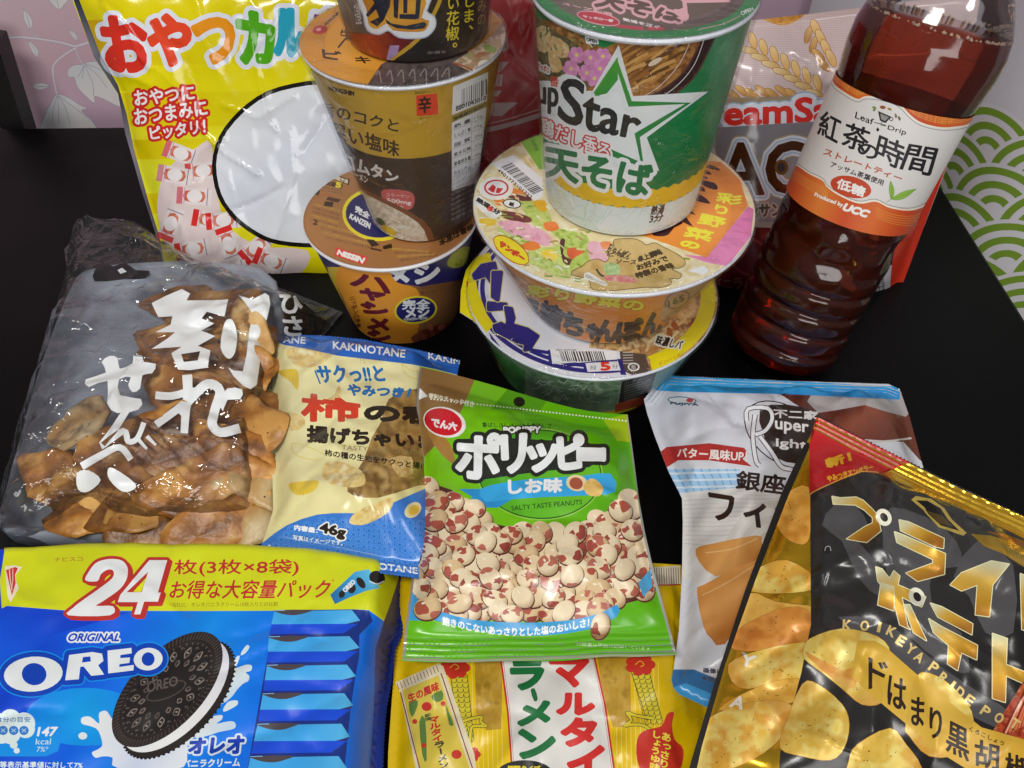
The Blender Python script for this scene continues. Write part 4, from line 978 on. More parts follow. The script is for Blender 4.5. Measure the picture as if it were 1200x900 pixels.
    A.text('サッポロ', zs([(92, 225), (135, 245), (133, 268), (92, 250)]), '#c8432c', bold=.2, halo=[(1.6, '#dfe5ea')]); A.line(zs([(92, 262), (132, 285)]), .7, '#c8432c')
    A.text('鶏だし香る', zs([(106, 425), (358, 525), (350, 588), (102, 485)]), '#e6e3e6', bold=.35, halo=[(4.2, '#e3e6ea'), (1.7, '#c23a3a')])
    A.text('天そば', zs([(118, 528), (512, 605), (492, 722), (120, 640)]), '#1f7043', bold=1.7, halo=[(4.6, '#e3e8ea')])
    A.text('熱湯', zs([(508, 750), (556, 742), (552, 774), (505, 783)]), '#4a3630', bold=.3, shear=.1); A.text('3分', zs([(502, 782), (552, 774), (546, 802), (500, 812)]), '#4a3630', bold=.35, shear=.1)
    return A
def lid3(S_):
    A = Art(); A.disc(.046, '#2e7a46'); A.disc(.0425, grad((650, 0), (860, 40), '#6a5f54', '#574c44'))
    PK = '#cfa0a6'
    for w_, t0, t1, r_ in ((2.2, -2.3, -1.7, .0405), (2.2, -1.66, -1.5, .0405)): 
        th = np.linspace(t0, t1, 30); A.uv(np.concatenate([np.stack([np.cos(th)*(r_-.0014), np.sin(th)*(r_-.0014)], 1), np.stack([np.cos(th)*(r_+.0014), np.sin(th)*(r_+.0014)], 1)[::-1]]), '#b5404a')
    A.ell(zt([(348, 92)])[0], 26, 7.5, PK, 12); A.ell(zt([(348, 92)])[0], 24.5, 6.2, '#b8323c', 12); A.text('サッポロ一番', zt([(268, 75), (425, 98), (420, 112), (275, 88)]), '#dccfd0', bold=.2)
    A.text('熱湯を注ぐ', zt([(470, 88), (660, 130), (650, 145), (475, 104)]), '#dccfd0', bold=.2)
    A.text('スープ別添', zt([(170, 10), (420, 66), (415, 82), (165, 22)]), '#cfa0a6', bold=.2)
    A.text('天そば', zt([(350, -60), (790, 75), (760, 112), (330, 30)]), '#57473f', bold=1.2, halo=[(3, PK)])
    A.line(zt([(740, -30), (780, 5), (1010, 0)]), 5, PK); A.line(zt([(780, 5), (790, 100)]), 5, PK); A.poly(zt([(720, 60), (790, 110), (795, 30)]), PK)
    A.text('あけくち', zt([(720, 140), (800, 160), (800, 150), (730, 150)]), PK); A.line(zt([(850, 148), (980, 120), (1060, 80)]), 1.6, '#9a8a84'); A.text('OPEN', zt([(1060, 60), (1120, 35), (1130, 50), (1070, 78)]), '#c9c9c6', bold=.2)
    return A
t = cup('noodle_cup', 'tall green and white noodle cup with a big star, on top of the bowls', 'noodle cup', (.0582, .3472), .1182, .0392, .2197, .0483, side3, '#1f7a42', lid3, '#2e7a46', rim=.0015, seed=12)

# --- left stack, bottom: brown cup
zh = Z(350, 180, 3.914)
def side4(S_):
    A = Art(); BRN = '#8a5a34'
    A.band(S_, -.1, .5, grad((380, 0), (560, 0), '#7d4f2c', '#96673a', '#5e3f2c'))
    A.band(S_, .060, .072, '#282562')
    A.poly(zh([(400, 500), (640, 500), (860, 420), (860, 520), (740, 580), (560, 610), (430, 590)]), '#282562'); A.ell(zh([(740, 480)])[0], 14, 10, '#6a7a3a', -30); A.poly(zh([(680, 500), (730, 440), (790, 430), (770, 500), (710, 525)]), blot(6, 3, '#7d8a42', '#99a050', '#5e6a30'), sm=3)
    A.text('メシ', zh([(405, 520), (645, 500), (640, 590), (400, 600)]), '#dcdfe8', bold=1.6)
    A.poly(zh([(130, 520), (200, 520), (180, 620), (215, 700), (240, 860), (170, 700)]), '#c9b02f')
    A.poly(zh([(185, 520), (260, 508), (400, 530), (450, 590), (540, 620), (560, 700), (545, 820), (500, 880), (240, 870), (215, 690), (175, 600)]), grad(zh([(200, 540)])[0], zh([(500, 850)])[0], '#dd9438', '#e39a32', '#d88d2e'), sm=3)
    MR = '#6a1f26'
    for ch, q in (('ハ', [(245, 545), (425, 585), (415, 640), (240, 600)]), ('ヤ', [(285, 615), (395, 640), (390, 675), (280, 665)]), ('シ', [(285, 675), (410, 705), (400, 750), (295, 725)]), ('メ', [(320, 745), (415, 765), (410, 815), (320, 800)]), ('シ', [(320, 805), (420, 825), (415, 870), (320, 855)])): A.text(ch, zh(q), MR, bold=1.5)
    A.text('ニッポンの洋食', zh([(230, 660), (260, 655), (290, 795), (262, 800)]), '#6a2a22', bold=.2, vert=True)
    A.poly(zh([(530, 830), (620, 790), (720, 770), (760, 790), (720, 870), (600, 880), (520, 860)]), blot(6, 7, '#5a2018', '#7a2e20', '#8a4a34', '#44140f'), sm=2)
    for k in range(10): A.ell(zh([(570+k*17, 840-(k % 3)*22)])[0], 4.5, 3, ['#8a4434', '#6a2a1e', '#a5604a'][k % 3], k*30)
    C_ = zh([(537, 717)])[0]; A.ell(C_, 25.3, 16.5, '#e0cf3c', -7); A.ell(C_, 23, 14.2, '#26245e', -7)
    A.text('完全', zh([(478, 672), (602, 668), (600, 710), (476, 715)]), '#dfe2ea', bold=.5); A.text('メシ', zh([(488, 712), (598, 706), (596, 748), (492, 752)]), '#dfe2ea', bold=.8); A.text('KANZEN MESHI', zh([(482, 755), (592, 748), (586, 760), (488, 767)]), '#dfe2ea', bold=.1)
    for k, tx in enumerate(('栄養とおいしさの', '完全なバランス', '整えました')): A.text(tx, zh([(558, 588+k*22), (690-k*12, 578+k*20), (688-k*12, 592+k*20), (558, 602+k*22)]), '#4a3220')
    return A
def lid4(S_):
    A = Art(); A.disc(.0508, grad((370, 220), (560, 300), '#a57448', '#9a6a3e', '#8d5f38')); TX = '#4a3020'
    C_ = zh([(360, 280)])[0]; A.ell(C_, 41, 31, '#e0cf3c', 5); A.ell(C_, 37, 27, '#26245e', 5)
    A.text('KANZEN', zh([(240, 275), (330, 320), (325, 345), (232, 296)]), '#dfe2ea', bold=.4); A.text('完全', zh([(262, 235), (330, 275), (320, 300), (258, 268)]), '#dfe2ea', bold=.4)
    A.poly(zh([(150, 92), (235, 118), (230, 145), (142, 112)]), '#2a1d15'); A.text('調理方法', zh([(158, 98), (228, 120), (224, 138), (150, 112)]), '#d8c6a8', bold=.3)
    A.text('熱湯5分', zh([(130, 122), (205, 140), (200, 162), (122, 142)]), TX, bold=.3); A.text('5', zh([(172, 130), (196, 134), (192, 156), (170, 152)]), '#e0cf3c', bold=.6)
    for k, tx in enumerate(('お湯を注ぎ五分', 'よくかき混ぜて')): A.text(tx, zh([(110, 148+k*14), (200, 166+k*13), (198, 176+k*13), (106, 158+k*14)]), TX)
    A.text('1', zh((78, 165, 20, 22, 15)), TX, bold=.4); A.line(zh([(75, 210), (110, 185), (165, 200)]), 1.3, '#b0583c'); A.poly(zh([(135, 198), (195, 210), (180, 225), (125, 212)]), TX); A.poly(zh([(120, 218), (160, 222), (155, 245), (115, 240)]), '#3a281c')
    for k in range(5): A.text('フタを線まではがし熱湯を内側', zh([(68-k*3, 225+k*17), (190-k*3, 258+k*18), (188-k*3, 268+k*18), (64-k*3, 236+k*17)]), TX if k % 3 else '#c9a63c')
    A.text('2', zh((70, 302, 20, 22, 15)), TX, bold=.4)
    for k in range(4): A.text('スプーンで底からよくかきまぜ粉を溶かして', zh([(95+k*10, 312+k*22), (300+k*20, 372+k*20), (298+k*20, 384+k*20), (90+k*10, 324+k*22)]), TX if k % 2 else '#c9a63c')
    A.poly(zh([(310, 392), (345, 395), (372, 420), (335, 428)]), '#3a281c'); A.poly(zh([(385, 425), (425, 412), (430, 432), (390, 440)]), '#2a1d15'); A.line(zh([(330, 435), (380, 445)]), 2, '#3a281c')
    for k in range(4): A.text('粉末が残ることがありますのでお召し上がり', zh([(430+k*12, 430+k*18), (600+k*14, 445+k*5), (600+k*14, 455+k*5), (430+k*12, 442+k*18)]), TX if k % 2 else '#c9a63c')
    A.text('本品は香味', zh([(640, 400), (800, 318), (805, 345), (650, 425)]), '#2f2016', bold=.4)
    A.poly(zh([(172, 430), (318, 475), (300, 512), (165, 468)]), '#cf3a32'); A.text('NISSIN', zh([(184, 442), (304, 480), (292, 502), (176, 462)]), '#ece4de', bold=.7)
    return A
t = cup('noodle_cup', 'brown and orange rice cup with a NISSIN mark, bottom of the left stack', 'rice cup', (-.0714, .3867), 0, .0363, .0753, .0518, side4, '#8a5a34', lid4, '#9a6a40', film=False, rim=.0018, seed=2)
# --- left stack, middle: gold and brown cup
zg = Z(350, 0, 4.736); zk = Z(340, 160, 3.4615)
def side5(S_):
    A = Art(); zz = lambda x, y: S_.to_uv(zg([(x, y)]))[0, 1]
    zb = zz(560, 880)
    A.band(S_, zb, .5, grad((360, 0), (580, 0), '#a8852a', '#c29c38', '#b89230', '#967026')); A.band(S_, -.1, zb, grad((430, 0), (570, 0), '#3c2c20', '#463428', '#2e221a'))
    TX = '#3a2a1a'
    A.text('NONGSHIM', zg([(165, 478), (308, 508), (305, 534), (170, 500)]), TX, bold=.4)
    A.text('旨のコクと', zg([(120, 560), (560, 670), (550, 735), (130, 640)]), TX, bold=.4); A.text('深い塩味', zg([(165, 665), (560, 790), (556, 872), (180, 770)]), TX, bold=.45)
    A.text('コムタン', zk([(205, 60), (440, 150), (432, 190), (225, 130)]), '#d8d2cc', bold=.7); A.text('ラーメン', zk([(240, 130), (315, 165), (312, 192), (250, 160)]), '#d8d2cc', bold=.3)
    A.text('韓国No.1', zg([(645, 510), (752, 498), (752, 512), (645, 526)]), TX); A.poly(zg([(652, 530), (768, 518), (776, 635), (655, 645)]), '#cc3a26'); A.text('辛', zg([(665, 540), (735, 533), (732, 622), (668, 628)]), '#2a1512', bold=.6); A.text('メーカー', zg([(668, 650), (765, 640), (762, 655), (670, 664)]), TX)
    A.poly(zk([(378, 215), (480, 222), (505, 250), (495, 290), (450, 300), (400, 280), (375, 255)]), '#c25f5c', sm=3); A.text('コラーゲン', zk([(388, 228), (485, 238), (484, 250), (390, 242)]), '#e8cfc8'); A.text('500mg', zk([(392, 250), (492, 262), (490, 280), (395, 272)]), '#e8cfc8', bold=.3); A.text('配合', zk([(420, 275), (462, 282), (460, 294), (420, 288)]), '#e8cfc8')
    # bowl of noodles
    A.poly(zk([(228, 150), (300, 215), (420, 270), (540, 340), (580, 400), (575, 445), (540, 460), (330, 460), (260, 300)]), '#7a4a2e', sm=2)
    A.poly(zk([(240, 180), (310, 235), (420, 290), (520, 350), (555, 410), (550, 450), (380, 450), (300, 330)]), blot(5, 4, '#cfc4ae', '#e0d8c8', '#b5a68c', '#d8cdb8'), sm=2)
    R_ = random.Random(9)
    for k in range(18): x0 = R_.uniform(400, 520); y0 = 330+(x0-400)*.55+R_.uniform(-20, 50); A.line(zk([(x0-26, y0+16), (x0, y0), (x0+26, y0+12)]), 1.4, R_.choice(['#ece6da', '#bdb09a', '#dcd3c2']), sm=3)
    for q, c_ in (((365, 345), '#4a5a2a'), ((390, 375), '#c8a838'), ((370, 400), '#a8682e'), ((410, 385), '#d8b83c'), ((340, 380), '#b88a3a')): A.ell(zk([q])[0], 7, 3.4, c_, 35)
    # label with bar code
    A.poly(zg([(858, 480), (1052, 400), (1045, 560), (850, 640)]), '#d9d9dc')
    x = 905
    while x < 1046:
        w_ = R_.choice([3, 5, 8]); k_ = (x-905)/141.; A.poly(zg([(x, 497-k_*62), (x+w_, 494-k_*62), (x+w_, 590-k_*72), (x, 594-k_*72)]), '#26262a'); x += w_+R_.choice([4, 6, 9])
    A.text('8801043010', zg([(872, 590), (1040, 530), (1040, 552), (872, 618)]), '#26262a', bold=.2)
    A.poly(zg([(850, 645), (1048, 560), (1046, 590), (850, 682)]), '#8a7a2a'); A.text('栄養成分表示', zg([(860, 652), (1020, 582), (1020, 598), (862, 670)]), '#2f2a12', bold=.2)
    A.poly(zg([(850, 682), (1044, 592), (1010, 880), (1000, 1010), (850, 1060)]), '#d2d3d8')
    for k, tx in enumerate(('熱 量', 'たんぱく質', '脂 質', '炭水化物', '食塩相当量', 'カルシウム')):
        y = 690+k*52; A.line(zg([(855, y+34), (1030, y-38)]), .5, '#8a8a90'); A.text(tx, zg([(862, y+2), (955, y-36), (955, y-14), (862, y+26)]), '#3a3a44', bold=.1); A.text('%dg' % (k*7+12), zg([(975, y-40), (1020, y-58), (1020, y-40), (975, y-22)]), '#5a5a64')
    A.line(zg([(962, 640), (955, 1000)]), .5, '#8a8a90')
    for k in range(9): A.text('めん油揚げめん小麦粉', zk([(655, 170+k*20), (745, 128+k*20), (742, 140+k*20), (655, 183+k*20)]), '#a8a09a')
    return A
def lid5(S_):
    A = Art(); A.disc(.0495, grad((360, 60), (460, 90), '#cf8f34', '#d69a42', '#c48830')); zm = Z(380, 0, 5.4545)
    A.poly(zm([(365, 410), (480, 350), (900, 300), (1000, 470), (700, 600), (480, 570), (268, 552)]), blot(9, 12, '#453a38', '#5c4f4c', '#352c2a'))
    for k in range(7): A.line(zm([(330+k*70, 480+k*2), (350+k*74, 455-k*4), (365+k*72, 530-k*3)]), 1.3, '#8f8580', sm=4)
    A.poly(zm([(820, 400), (900, 350), (1060, 240), (1150, 130), (1180, 260), (1080, 460), (960, 470)]), blot(7, 5, '#b8a288', '#cfc0a8', '#94765a', '#a88a6a', '#8a9a5a')); A.line(zm([(830, 405), (900, 425), (985, 468)]), 2, '#a5553a', sm=3)
    A.ell(zm([(1030, 415)])[0], 9, 6, '#cfc4b8'); A.ell(zm([(1060, 310)])[0], 8, 4, '#7a8a44', 20); A.ell(zm([(1000, 350)])[0], 7, 3, '#9a6a44', -20)
    TX = '#3a2a16'
    A.text('NONGSHIM', zg([(140, 130), (222, 60), (226, 76), (150, 145)]), TX, bold=.2); A.ell(zg([(118, 165)])[0], 9, 5.2, '#b83a34', -8); A.ell(zg([(112, 163)])[0], 3, 1.8, '#e0a8a0', -8)
    A.line(zg([(218, 265), (262, 212)]), 2.2, TX); A.text('ビ', zg([(130, 270), (235, 290), (228, 335), (135, 320)]), TX, bold=.6); A.text('キ', zg([(310, 310), (395, 320), (400, 350), (320, 350)]), TX, bold=.4); A.text('牛', zg([(225, 160), (290, 170), (300, 230), (240, 220)]), TX, bold=.3)
    return A
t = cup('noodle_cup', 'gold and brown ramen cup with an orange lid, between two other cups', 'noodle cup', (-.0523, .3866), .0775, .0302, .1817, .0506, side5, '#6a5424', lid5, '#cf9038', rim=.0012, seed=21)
# --- left stack, top: dark cup cut off by the frame
zm = Z(380, 0, 5.4545)
def side6(S_):
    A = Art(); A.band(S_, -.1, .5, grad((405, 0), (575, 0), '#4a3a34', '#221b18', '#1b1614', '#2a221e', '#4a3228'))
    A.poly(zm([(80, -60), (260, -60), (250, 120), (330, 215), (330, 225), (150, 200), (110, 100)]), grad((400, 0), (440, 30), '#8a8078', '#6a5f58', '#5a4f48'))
    A.poly(zm([(160, 210), (340, 222), (440, 200), (610, 245), (430, 390), (330, 385), (190, 310)]), grad(zm([(160, 300)])[0], zm([(560, 230)])[0], '#8a3020', '#a03a24', '#74201a', '#5e1a18'))
    A.line(zm([(760, -60), (715, 60), (600, 250), (400, 400)]), 4.5, '#bf9a30', sm=4)
    men_o = zm([(240, -60), (660, -60), (650, 70), (700, 110), (705, 170), (660, 225), (600, 240), (480, 235), (410, 190), (350, 215), (280, 190), (255, 100)])
    A.add(offset([smooth(men_o, 3)], 1.6, .6), '#b8bfd0'); A.poly(men_o, '#dfe2ea', sm=3)
    A.poly(zm([(260, -60), (640, -60), (622, 110), (670, 130), (650, 190), (590, 205), (440, 195), (400, 150), (340, 185), (285, 160), (270, 60)]), grad(zm([(400, 0)])[0], zm([(500, 200)])[0], '#c8842a', '#d8a23c', '#c98a2c'), sm=2)
    NV = '#1e2234'
    for P in ([(270, -60), (430, -60), (420, 40), (380, 130), (340, 170), (290, 140), (350, 110), (330, 60), (280, 110), (265, 95), (320, 20)], [(440, -60), (480, -60), (470, 120), (445, 110)], [(480, 90), (590, 90), (590, 125), (480, 120)], [(590, -60), (625, -60), (605, 125), (580, 115)], [(505, -60), (535, -60), (530, 85), (505, 85)], [(390, 120), (430, 150), (520, 165), (640, 140), (655, 155), (640, 182), (560, 190), (460, 180), (400, 150)]): A.poly(zm(P), NV)
    A.text('い花椒。', zm([(785, -10), (865, -15), (860, 300), (775, 310)]), '#d6c23c', bold=.25, vert=True); A.text('しま、', zm([(900, -30), (960, -40), (955, 185), (895, 195)]), '#d6c23c', bold=.25, vert=True); A.text('うみの', zm([(985, -80), (1035, -90), (1030, 150), (980, 165)]), '#a88a3a', vert=True)
    A.text('日清麺', zm([(205, 165), (240, 160), (225, 20), (188, 25)]), '#d8d2cc')
    A.poly(zm([(395, 390), (420, 290), (480, 290), (470, 340), (420, 385)]), '#a58ab0'); A.text('お湯を', zm([(660, 328), (780, 322), (780, 340), (660, 346)]), '#9a928a')
    return A
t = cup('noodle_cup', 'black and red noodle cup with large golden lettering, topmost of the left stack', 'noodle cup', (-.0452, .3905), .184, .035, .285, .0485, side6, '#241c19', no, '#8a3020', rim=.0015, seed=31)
# ------------------------------------------------------------------ bags standing at the back
bagm = print_mat('printed_film', bump=.32, bscale=180, crink=.9, dist=.0009)
# --- yellow bag
a = Art(); z = Z(0, 0, 3); zA = Z(80, 0, 4); zB = Z(170, 160, 4.736)
YL = '#dccb1c'
a.poly([(0, -80), (620, -80), (620, 500), (0, 500)], grad((120, 0), (150, 330), '#d6c81e', '#dbd024', '#d8d83a', '#dcd226'))
for y0, y1, c in ((24, 78, '#c09a14'), (110, 150, '#d0c41c'), (165, 188, '#bfa618'), (228, 252, '#c8a81c')):
    a.poly([(60, y0), (520, y0-6), (520, y1-6), (60, y1)], grad((100, 0), (240, 0), c, '#d2be1e', '#d6c920'))
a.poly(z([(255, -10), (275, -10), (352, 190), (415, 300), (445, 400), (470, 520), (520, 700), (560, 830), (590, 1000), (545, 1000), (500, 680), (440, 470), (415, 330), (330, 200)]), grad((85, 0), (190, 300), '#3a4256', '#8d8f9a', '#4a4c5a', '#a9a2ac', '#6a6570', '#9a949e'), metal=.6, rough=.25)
# plain white panel with a thick black outline
pan = z([(1420, 180), (1250, 270), (1080, 285), (940, 320), (840, 390), (770, 480), (745, 580), (765, 690), (820, 770), (900, 830), (980, 860), (1120, 870), (1260, 850), (1420, 800)])
# picture of wrapped sweets
sw = z([(745, 510), (690, 520), (630, 555), (580, 610), (555, 690), (560, 790), (600, 880), (680, 960), (800, 1010), (960, 1000), (1060, 960), (1080, 880), (900, 860), (780, 760)])
a.poly(sw, '#d8c8c6', sm=3)
R_ = random.Random(6)
def sweet(c, rot, L=20, wd=10, red='#cc3a34'):
    e = np.array([math.cos(math.radians(rot)), math.sin(math.radians(rot))]); f = np.array([-e[1], e[0]]); c = np.array(c)
    a.poly([c-e*L-f*wd, c+e*L-f*wd*.9, c+e*L+f*wd, c-e*L+f*wd*.95], '#dcd3d2'); a.poly([c-e*L*.55-f*wd*.6, c+e*L*.55-f*wd*.55, c+e*L*.5+f*wd*.6, c-e*L*.55+f*wd*.6], blot(6, R_.randint(0, 40), '#c0604a', '#cf8068', '#b5523e'), sm=2)
    a.ell(c, 9, 7.5, '#e2dcdc', rot); a.poly([c-e*(L+1)-f*wd, c-e*(L-6)-f*wd, c-e*(L-6)+f*wd, c-e*(L+1)+f*wd], red); a.line([c-e*(L-8)-f*wd, c-e*(L-8)+f*wd], .9, '#c98a9a'); a.line([c+e*(L-5)-f*wd, c+e*(L-5)+f*wd], 1, '#8a6a8a')
for c, r_, red in (((212, 180), 20, '#cf6a72'), ((238, 200), -5, '#cc4a4a'), ((205, 205), 8, '#c8888e'), ((228, 230), 4, '#c8707a'), ((200, 262), -68, '#c85050'), ((246, 258), 10, '#cf2f2c'), ((262, 258), -5, '#cf2f2c'), ((226, 292), -10, '#cf3a34'), ((268, 286), 70, '#cf2f2c'), ((300, 290), -42, '#cf2f2c'), ((318, 306), 22, '#cf2f2c'), ((270, 318), -15, '#c84a44'), ((238, 322), 30, '#c85a52'), ((300, 326), 10, '#cf3a34')): sweet(c, r_, red=red)
a.add(offset([smooth(pan, 3)], 0.1), '#16140f'); a.add(offset([smooth(pan, 3)], -5.0), grad((250, 120), (380, 280), '#dfe2ea', '#d3d8e2', '#dde1e8'))
# name and slogan
tx = {'お': ([(147, 85), (345, 85), (385, 335), (195, 325)], '#cf3426'), 'や': ([(370, 72), (560, 80), (575, 275), (400, 325)], '#d8472a'), 'つ': ([(575, 88), (770, 95), (770, 270), (640, 300)], '#dd8f22'), 'カ': ([(785, 45), (960, 85), (955, 290), (820, 290)], '#4fa01e'), 'ル': ([(968, 50), (1095, 50), (1095, 260), (975, 250)], '#2b9ab4')}
hal = []
for ch, (q, c) in tx.items(): hal.append((offset(quadmap(glyphs(ch), zA(q)), 9, .9), '#d5d9e4'))
hal.append((offset(quadmap(glyphs('パ'), zA([(1120, 40), (1240, 40), (1240, 200), (1120, 200)])), 7, .9), '#d5d9e4'))
for L, c in hal: a.add(L, c)
for ch, (q, c) in tx.items(): a.text(ch, zA(q), c, bold=3.6)
a.text('パ', zA([(1130, 50), (1240, 50), (1240, 200), (1130, 200)]), '#8a3a8a', bold=2.5)
for q, t_ in (([(470, 320), (680, 298), (684, 350), (476, 372)], 'おやつに'), ([(470, 385), (722, 350), (730, 405), (476, 440)], 'おつまみに'), ([(525, 448), (720, 418), (722, 468), (532, 492)], 'ピッタリ！')):
    a.text(t_, z(q), '#e6e2e2', bold=.5, halo=[(3.1, '#c42b26')])
O = np.array([-.15, .43, 0]); U = (1, 0, 0); V = (0, .41, .91)
s = Sheet(O, U, V, [[(60, -60), (500, -60)], [(500, -60), (490, 150), (480, 335)], [(480, 335), (330, 337), (196, 330)], [(196, 330), (182, 273), (167, 227), (147, 157), (138, 110), (110, 67), (85, 0), (60, -60)]],
          .014, .012, [.008, .004, .002, .004], [.03, .04, .03, .035], rnd=46, rnd_a=.0011, rough_a=.0016, seed=9,
          creases=[([(128, 5), (160, 30), (172, 60), (185, 78)], .0022, .0012), ([(170, 62), (200, 85), (222, 105)], .0010, .0014), ([(150, 40), (220, 55)], -.0009, .002), ([(225, 130), (270, 175), (310, 200)], .0022, .0013), ([(300, 30), (306, 70), (322, 140), (330, 150)], .0020, .0012), ([(255, 250), (300, 235), (340, 215)], -.0018, .002), ([(330, 270), (350, 200), (345, 150)], .0016, .002), ([(270, 120), (310, 135), (350, 110)], .0018, .0018), ([(300, 0), (318, 25)], .0009, .001), ([(230, 70), (240, 95), (250, 150)], -.0009, .0016), ([(150, 170), (200, 150), (250, 140)], .0010, .003), ([(165, 230), (220, 195)], -.001, .003)])
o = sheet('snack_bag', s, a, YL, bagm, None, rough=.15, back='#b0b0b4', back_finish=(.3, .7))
tag(o, 'yellow snack bag with big multicoloured letters and a white round panel, standing at the back', 'snack bag')
# --- dark red bag between the stacks
a = Art(); z = Z(540, 0, 5)
a.poly([(400, -80), (800, -80), (800, 400), (400, 400)], grad((580, 0), (640, 180), '#92191f', '#821419', '#701015'))
PK = '#8f7c7a'
for P in ([(250, 230), (275, 220), (278, 290), (245, 300), (190, 300)], [(215, 365), (285, 360), (230, 425), (150, 425)], [(150, 440), (245, 435), (240, 505), (140, 510)], [(130, 535), (240, 530), (215, 565), (120, 560)], [(100, 605), (335, 600), (240, 680), (100, 675)]): a.poly(z(P), PK, sm=0)
a.line(z([(100, 735), (250, 705), (480, 635)]), 1.2, PK, sm=5); a.line(z([(80, 775), (250, 740), (480, 670)]), 5.5, PK, sm=5)
a.poly(z([(300, 130), (420, 40), (480, 60), (480, 480), (330, 380)]), '#88161c'); a.poly(z([(100, 800), (250, 765), (480, 690), (480, 1100), (100, 1100)]), '#7c131a')
s = Sheet(np.array([.03, .475, 0]), (1, .02, 0), (0, .41, .91), [[(455, -60), (800, -60)], [(800, -60), (790, 230)], [(790, 230), (470, 240)], [(470, 240), (455, -60)]], .012, .01, [.008, .004, .003, .004], [.03]*4, rnd=22, rnd_a=.0016, rough_a=.0018, seed=14,
          creases=[([(590, 50), (600, 30), (625, 5)], .0016, .0025), ([(575, 45), (625, 90)], -.0014, .003), ([(600, 140), (640, 100)], .0012, .003)])
o = sheet('snack_bag', s, a, '#5a1217', bagm, None, rough=.4, back='#5a1217')
tag(o, 'dark red bag with dull pinkish marks, standing between the two stacks of cups', 'snack bag')
# --- cracker bag behind the bottle
a = Art(); z = Z(830, 0, 6); z2 = Z(820, 140, 4.285)
a.poly([(780, -40), (1180, -40), (1180, 420), (780, 420)], grad((880, 20), (900, 250), '#c0aca8', '#c4b2b0', '#b0a09c', '#968c88'))
for k in range(46): a.line([(800, 20+k*2.6), (1110, 14+k*2.6)], .45, '#a2949a')
for k in range(110): a.line([(810+k*2.6, 12), (806+k*2.6, 112)], .4, '#c4b8bc')
a.poly(z([(350, 50), (710, 30), (690, 90), (600, 160), (500, 178), (420, 150), (360, 120)]), blot(8, 2, '#b5803e', '#c4924e', '#a06c30'), sm=2); a.poly(z([(360, 40), (640, 30), (560, 90), (400, 95)]), blot(9, 5, '#a87a40', '#c09252'), sm=2)
def grain(q, rot, l, w, c):
    e = np.array([math.cos(math.radians(rot)), math.sin(math.radians(rot))]); q = np.array(q)
    a.ell(q, l+.7, w+.7, '#94652f', rot, n=16); a.ell(q, l, w, grad(q-e*l, q+e*l, *c), rot, n=16); a.line([q-e*l, q+e*l*1.8], .4, '#c9ad78')
GC = ('#d9bd86', '#c99c5c'); GD = ('#c8a468', '#a5713a')
for k in range(7):
    q = z([(300+k*76, 300+k*50)])[0]; grain(q+[2, -3], 72, 10, 4.2, GC); grain(q+[-2, 9], 15, 11, 3.6, ('#d8c494', '#b58e54'))
for k in range(4):
    q = z([(720+k*36, 210+k*70)])[0]; grain(q+[6, -2], 65, 11, 4.5, GC); grain(q+[-3, 6], 105-60*(k > 1), 10, 3.8, GD)
for k in range(8): q = z([(100+k*70, 640+(k % 2)*20)])[0]; grain(q, 35, 10, 3.6, GD)
a.poly(z([(60, 690), (400, 680), (700, 670), (780, 720), (780, 800), (60, 800)]), '#8f8168')
WH = '#c7ccd8'; LB = '#8fa5bd'
cw = quadmap(glyphs('CreamSand'), z([(-210, 730), (1150, 670), (1150, 840), (-210, 890)])); a.add(offset(cw, 8.2, .9), LB); a.add(offset(cw, 6.6, .9), WH); a.add(offset(cw, 1.6, .6), '#c5302a')
a.poly([(800, 152), (990, 140), (990, 260), (800, 260)], grad((900, 150), (900, 260), '#77747a', '#8a878c', '#7d797c'))
cw = quadmap(glyphs('CRACKER'), z2([(-330, 130), (1150, 100), (1150, 360), (-330, 390)]))
a.add(offset(cw, 9.5, .9), '#9a8a66'); a.add(offset(cw, 8, .9), WH); a.add(offset(cw, 5.2, .9), LB); a.add(offset(cw, 3.9, .9), '#c2c6d0'); a.add(offset(cw, 1.6, .6), '#43230f')
a.ell(z2([(410, 240)])[0], 8, 9, '#6a4a20'); a.ell(z2([(410, 240)])[0], 4.5, 5.5, '#33343c')
a.text('ゴールデンサンド', z2([(0, 440), (470, 410), (470, 480), (0, 510)]), '#3f3f38', bold=.6, halo=[(1.8, '#a5a39a')])
a.poly(z2([(-60, 560), (250, 540), (380, 545), (900, 500), (1300, 560), (1300, 1000), (-60, 1000)]), grad((860, 260), (880, 345), '#5a1f24', '#481217', '#54181c', '#3d0e12')); a.ell(z2([(250, 690)])[0], 22, 22, '#6a3034', 20); a.ell(z2([(250, 690)])[0], 19, 19, '#4a161a', 20); a.text('バニラ', z2([(60, 800), (210, 790), (215, 850), (65, 860)]), '#7a4a4a', bold=.4)
zr = Z(820, 0, 2)
a.poly(zr([(560, 380), (600, 330), (500, 600), (470, 690), (440, 690), (460, 560)]), '#b5301f'); a.poly(zr([(400, 700), (420, 640), (450, 620), (445, 690), (430, 700)]), '#a8a5ac'); a.text('栄養', zr([(415, 655), (432, 648), (436, 685), (418, 690)]), '#44444c')
O = np.array([.2, .405, 0])
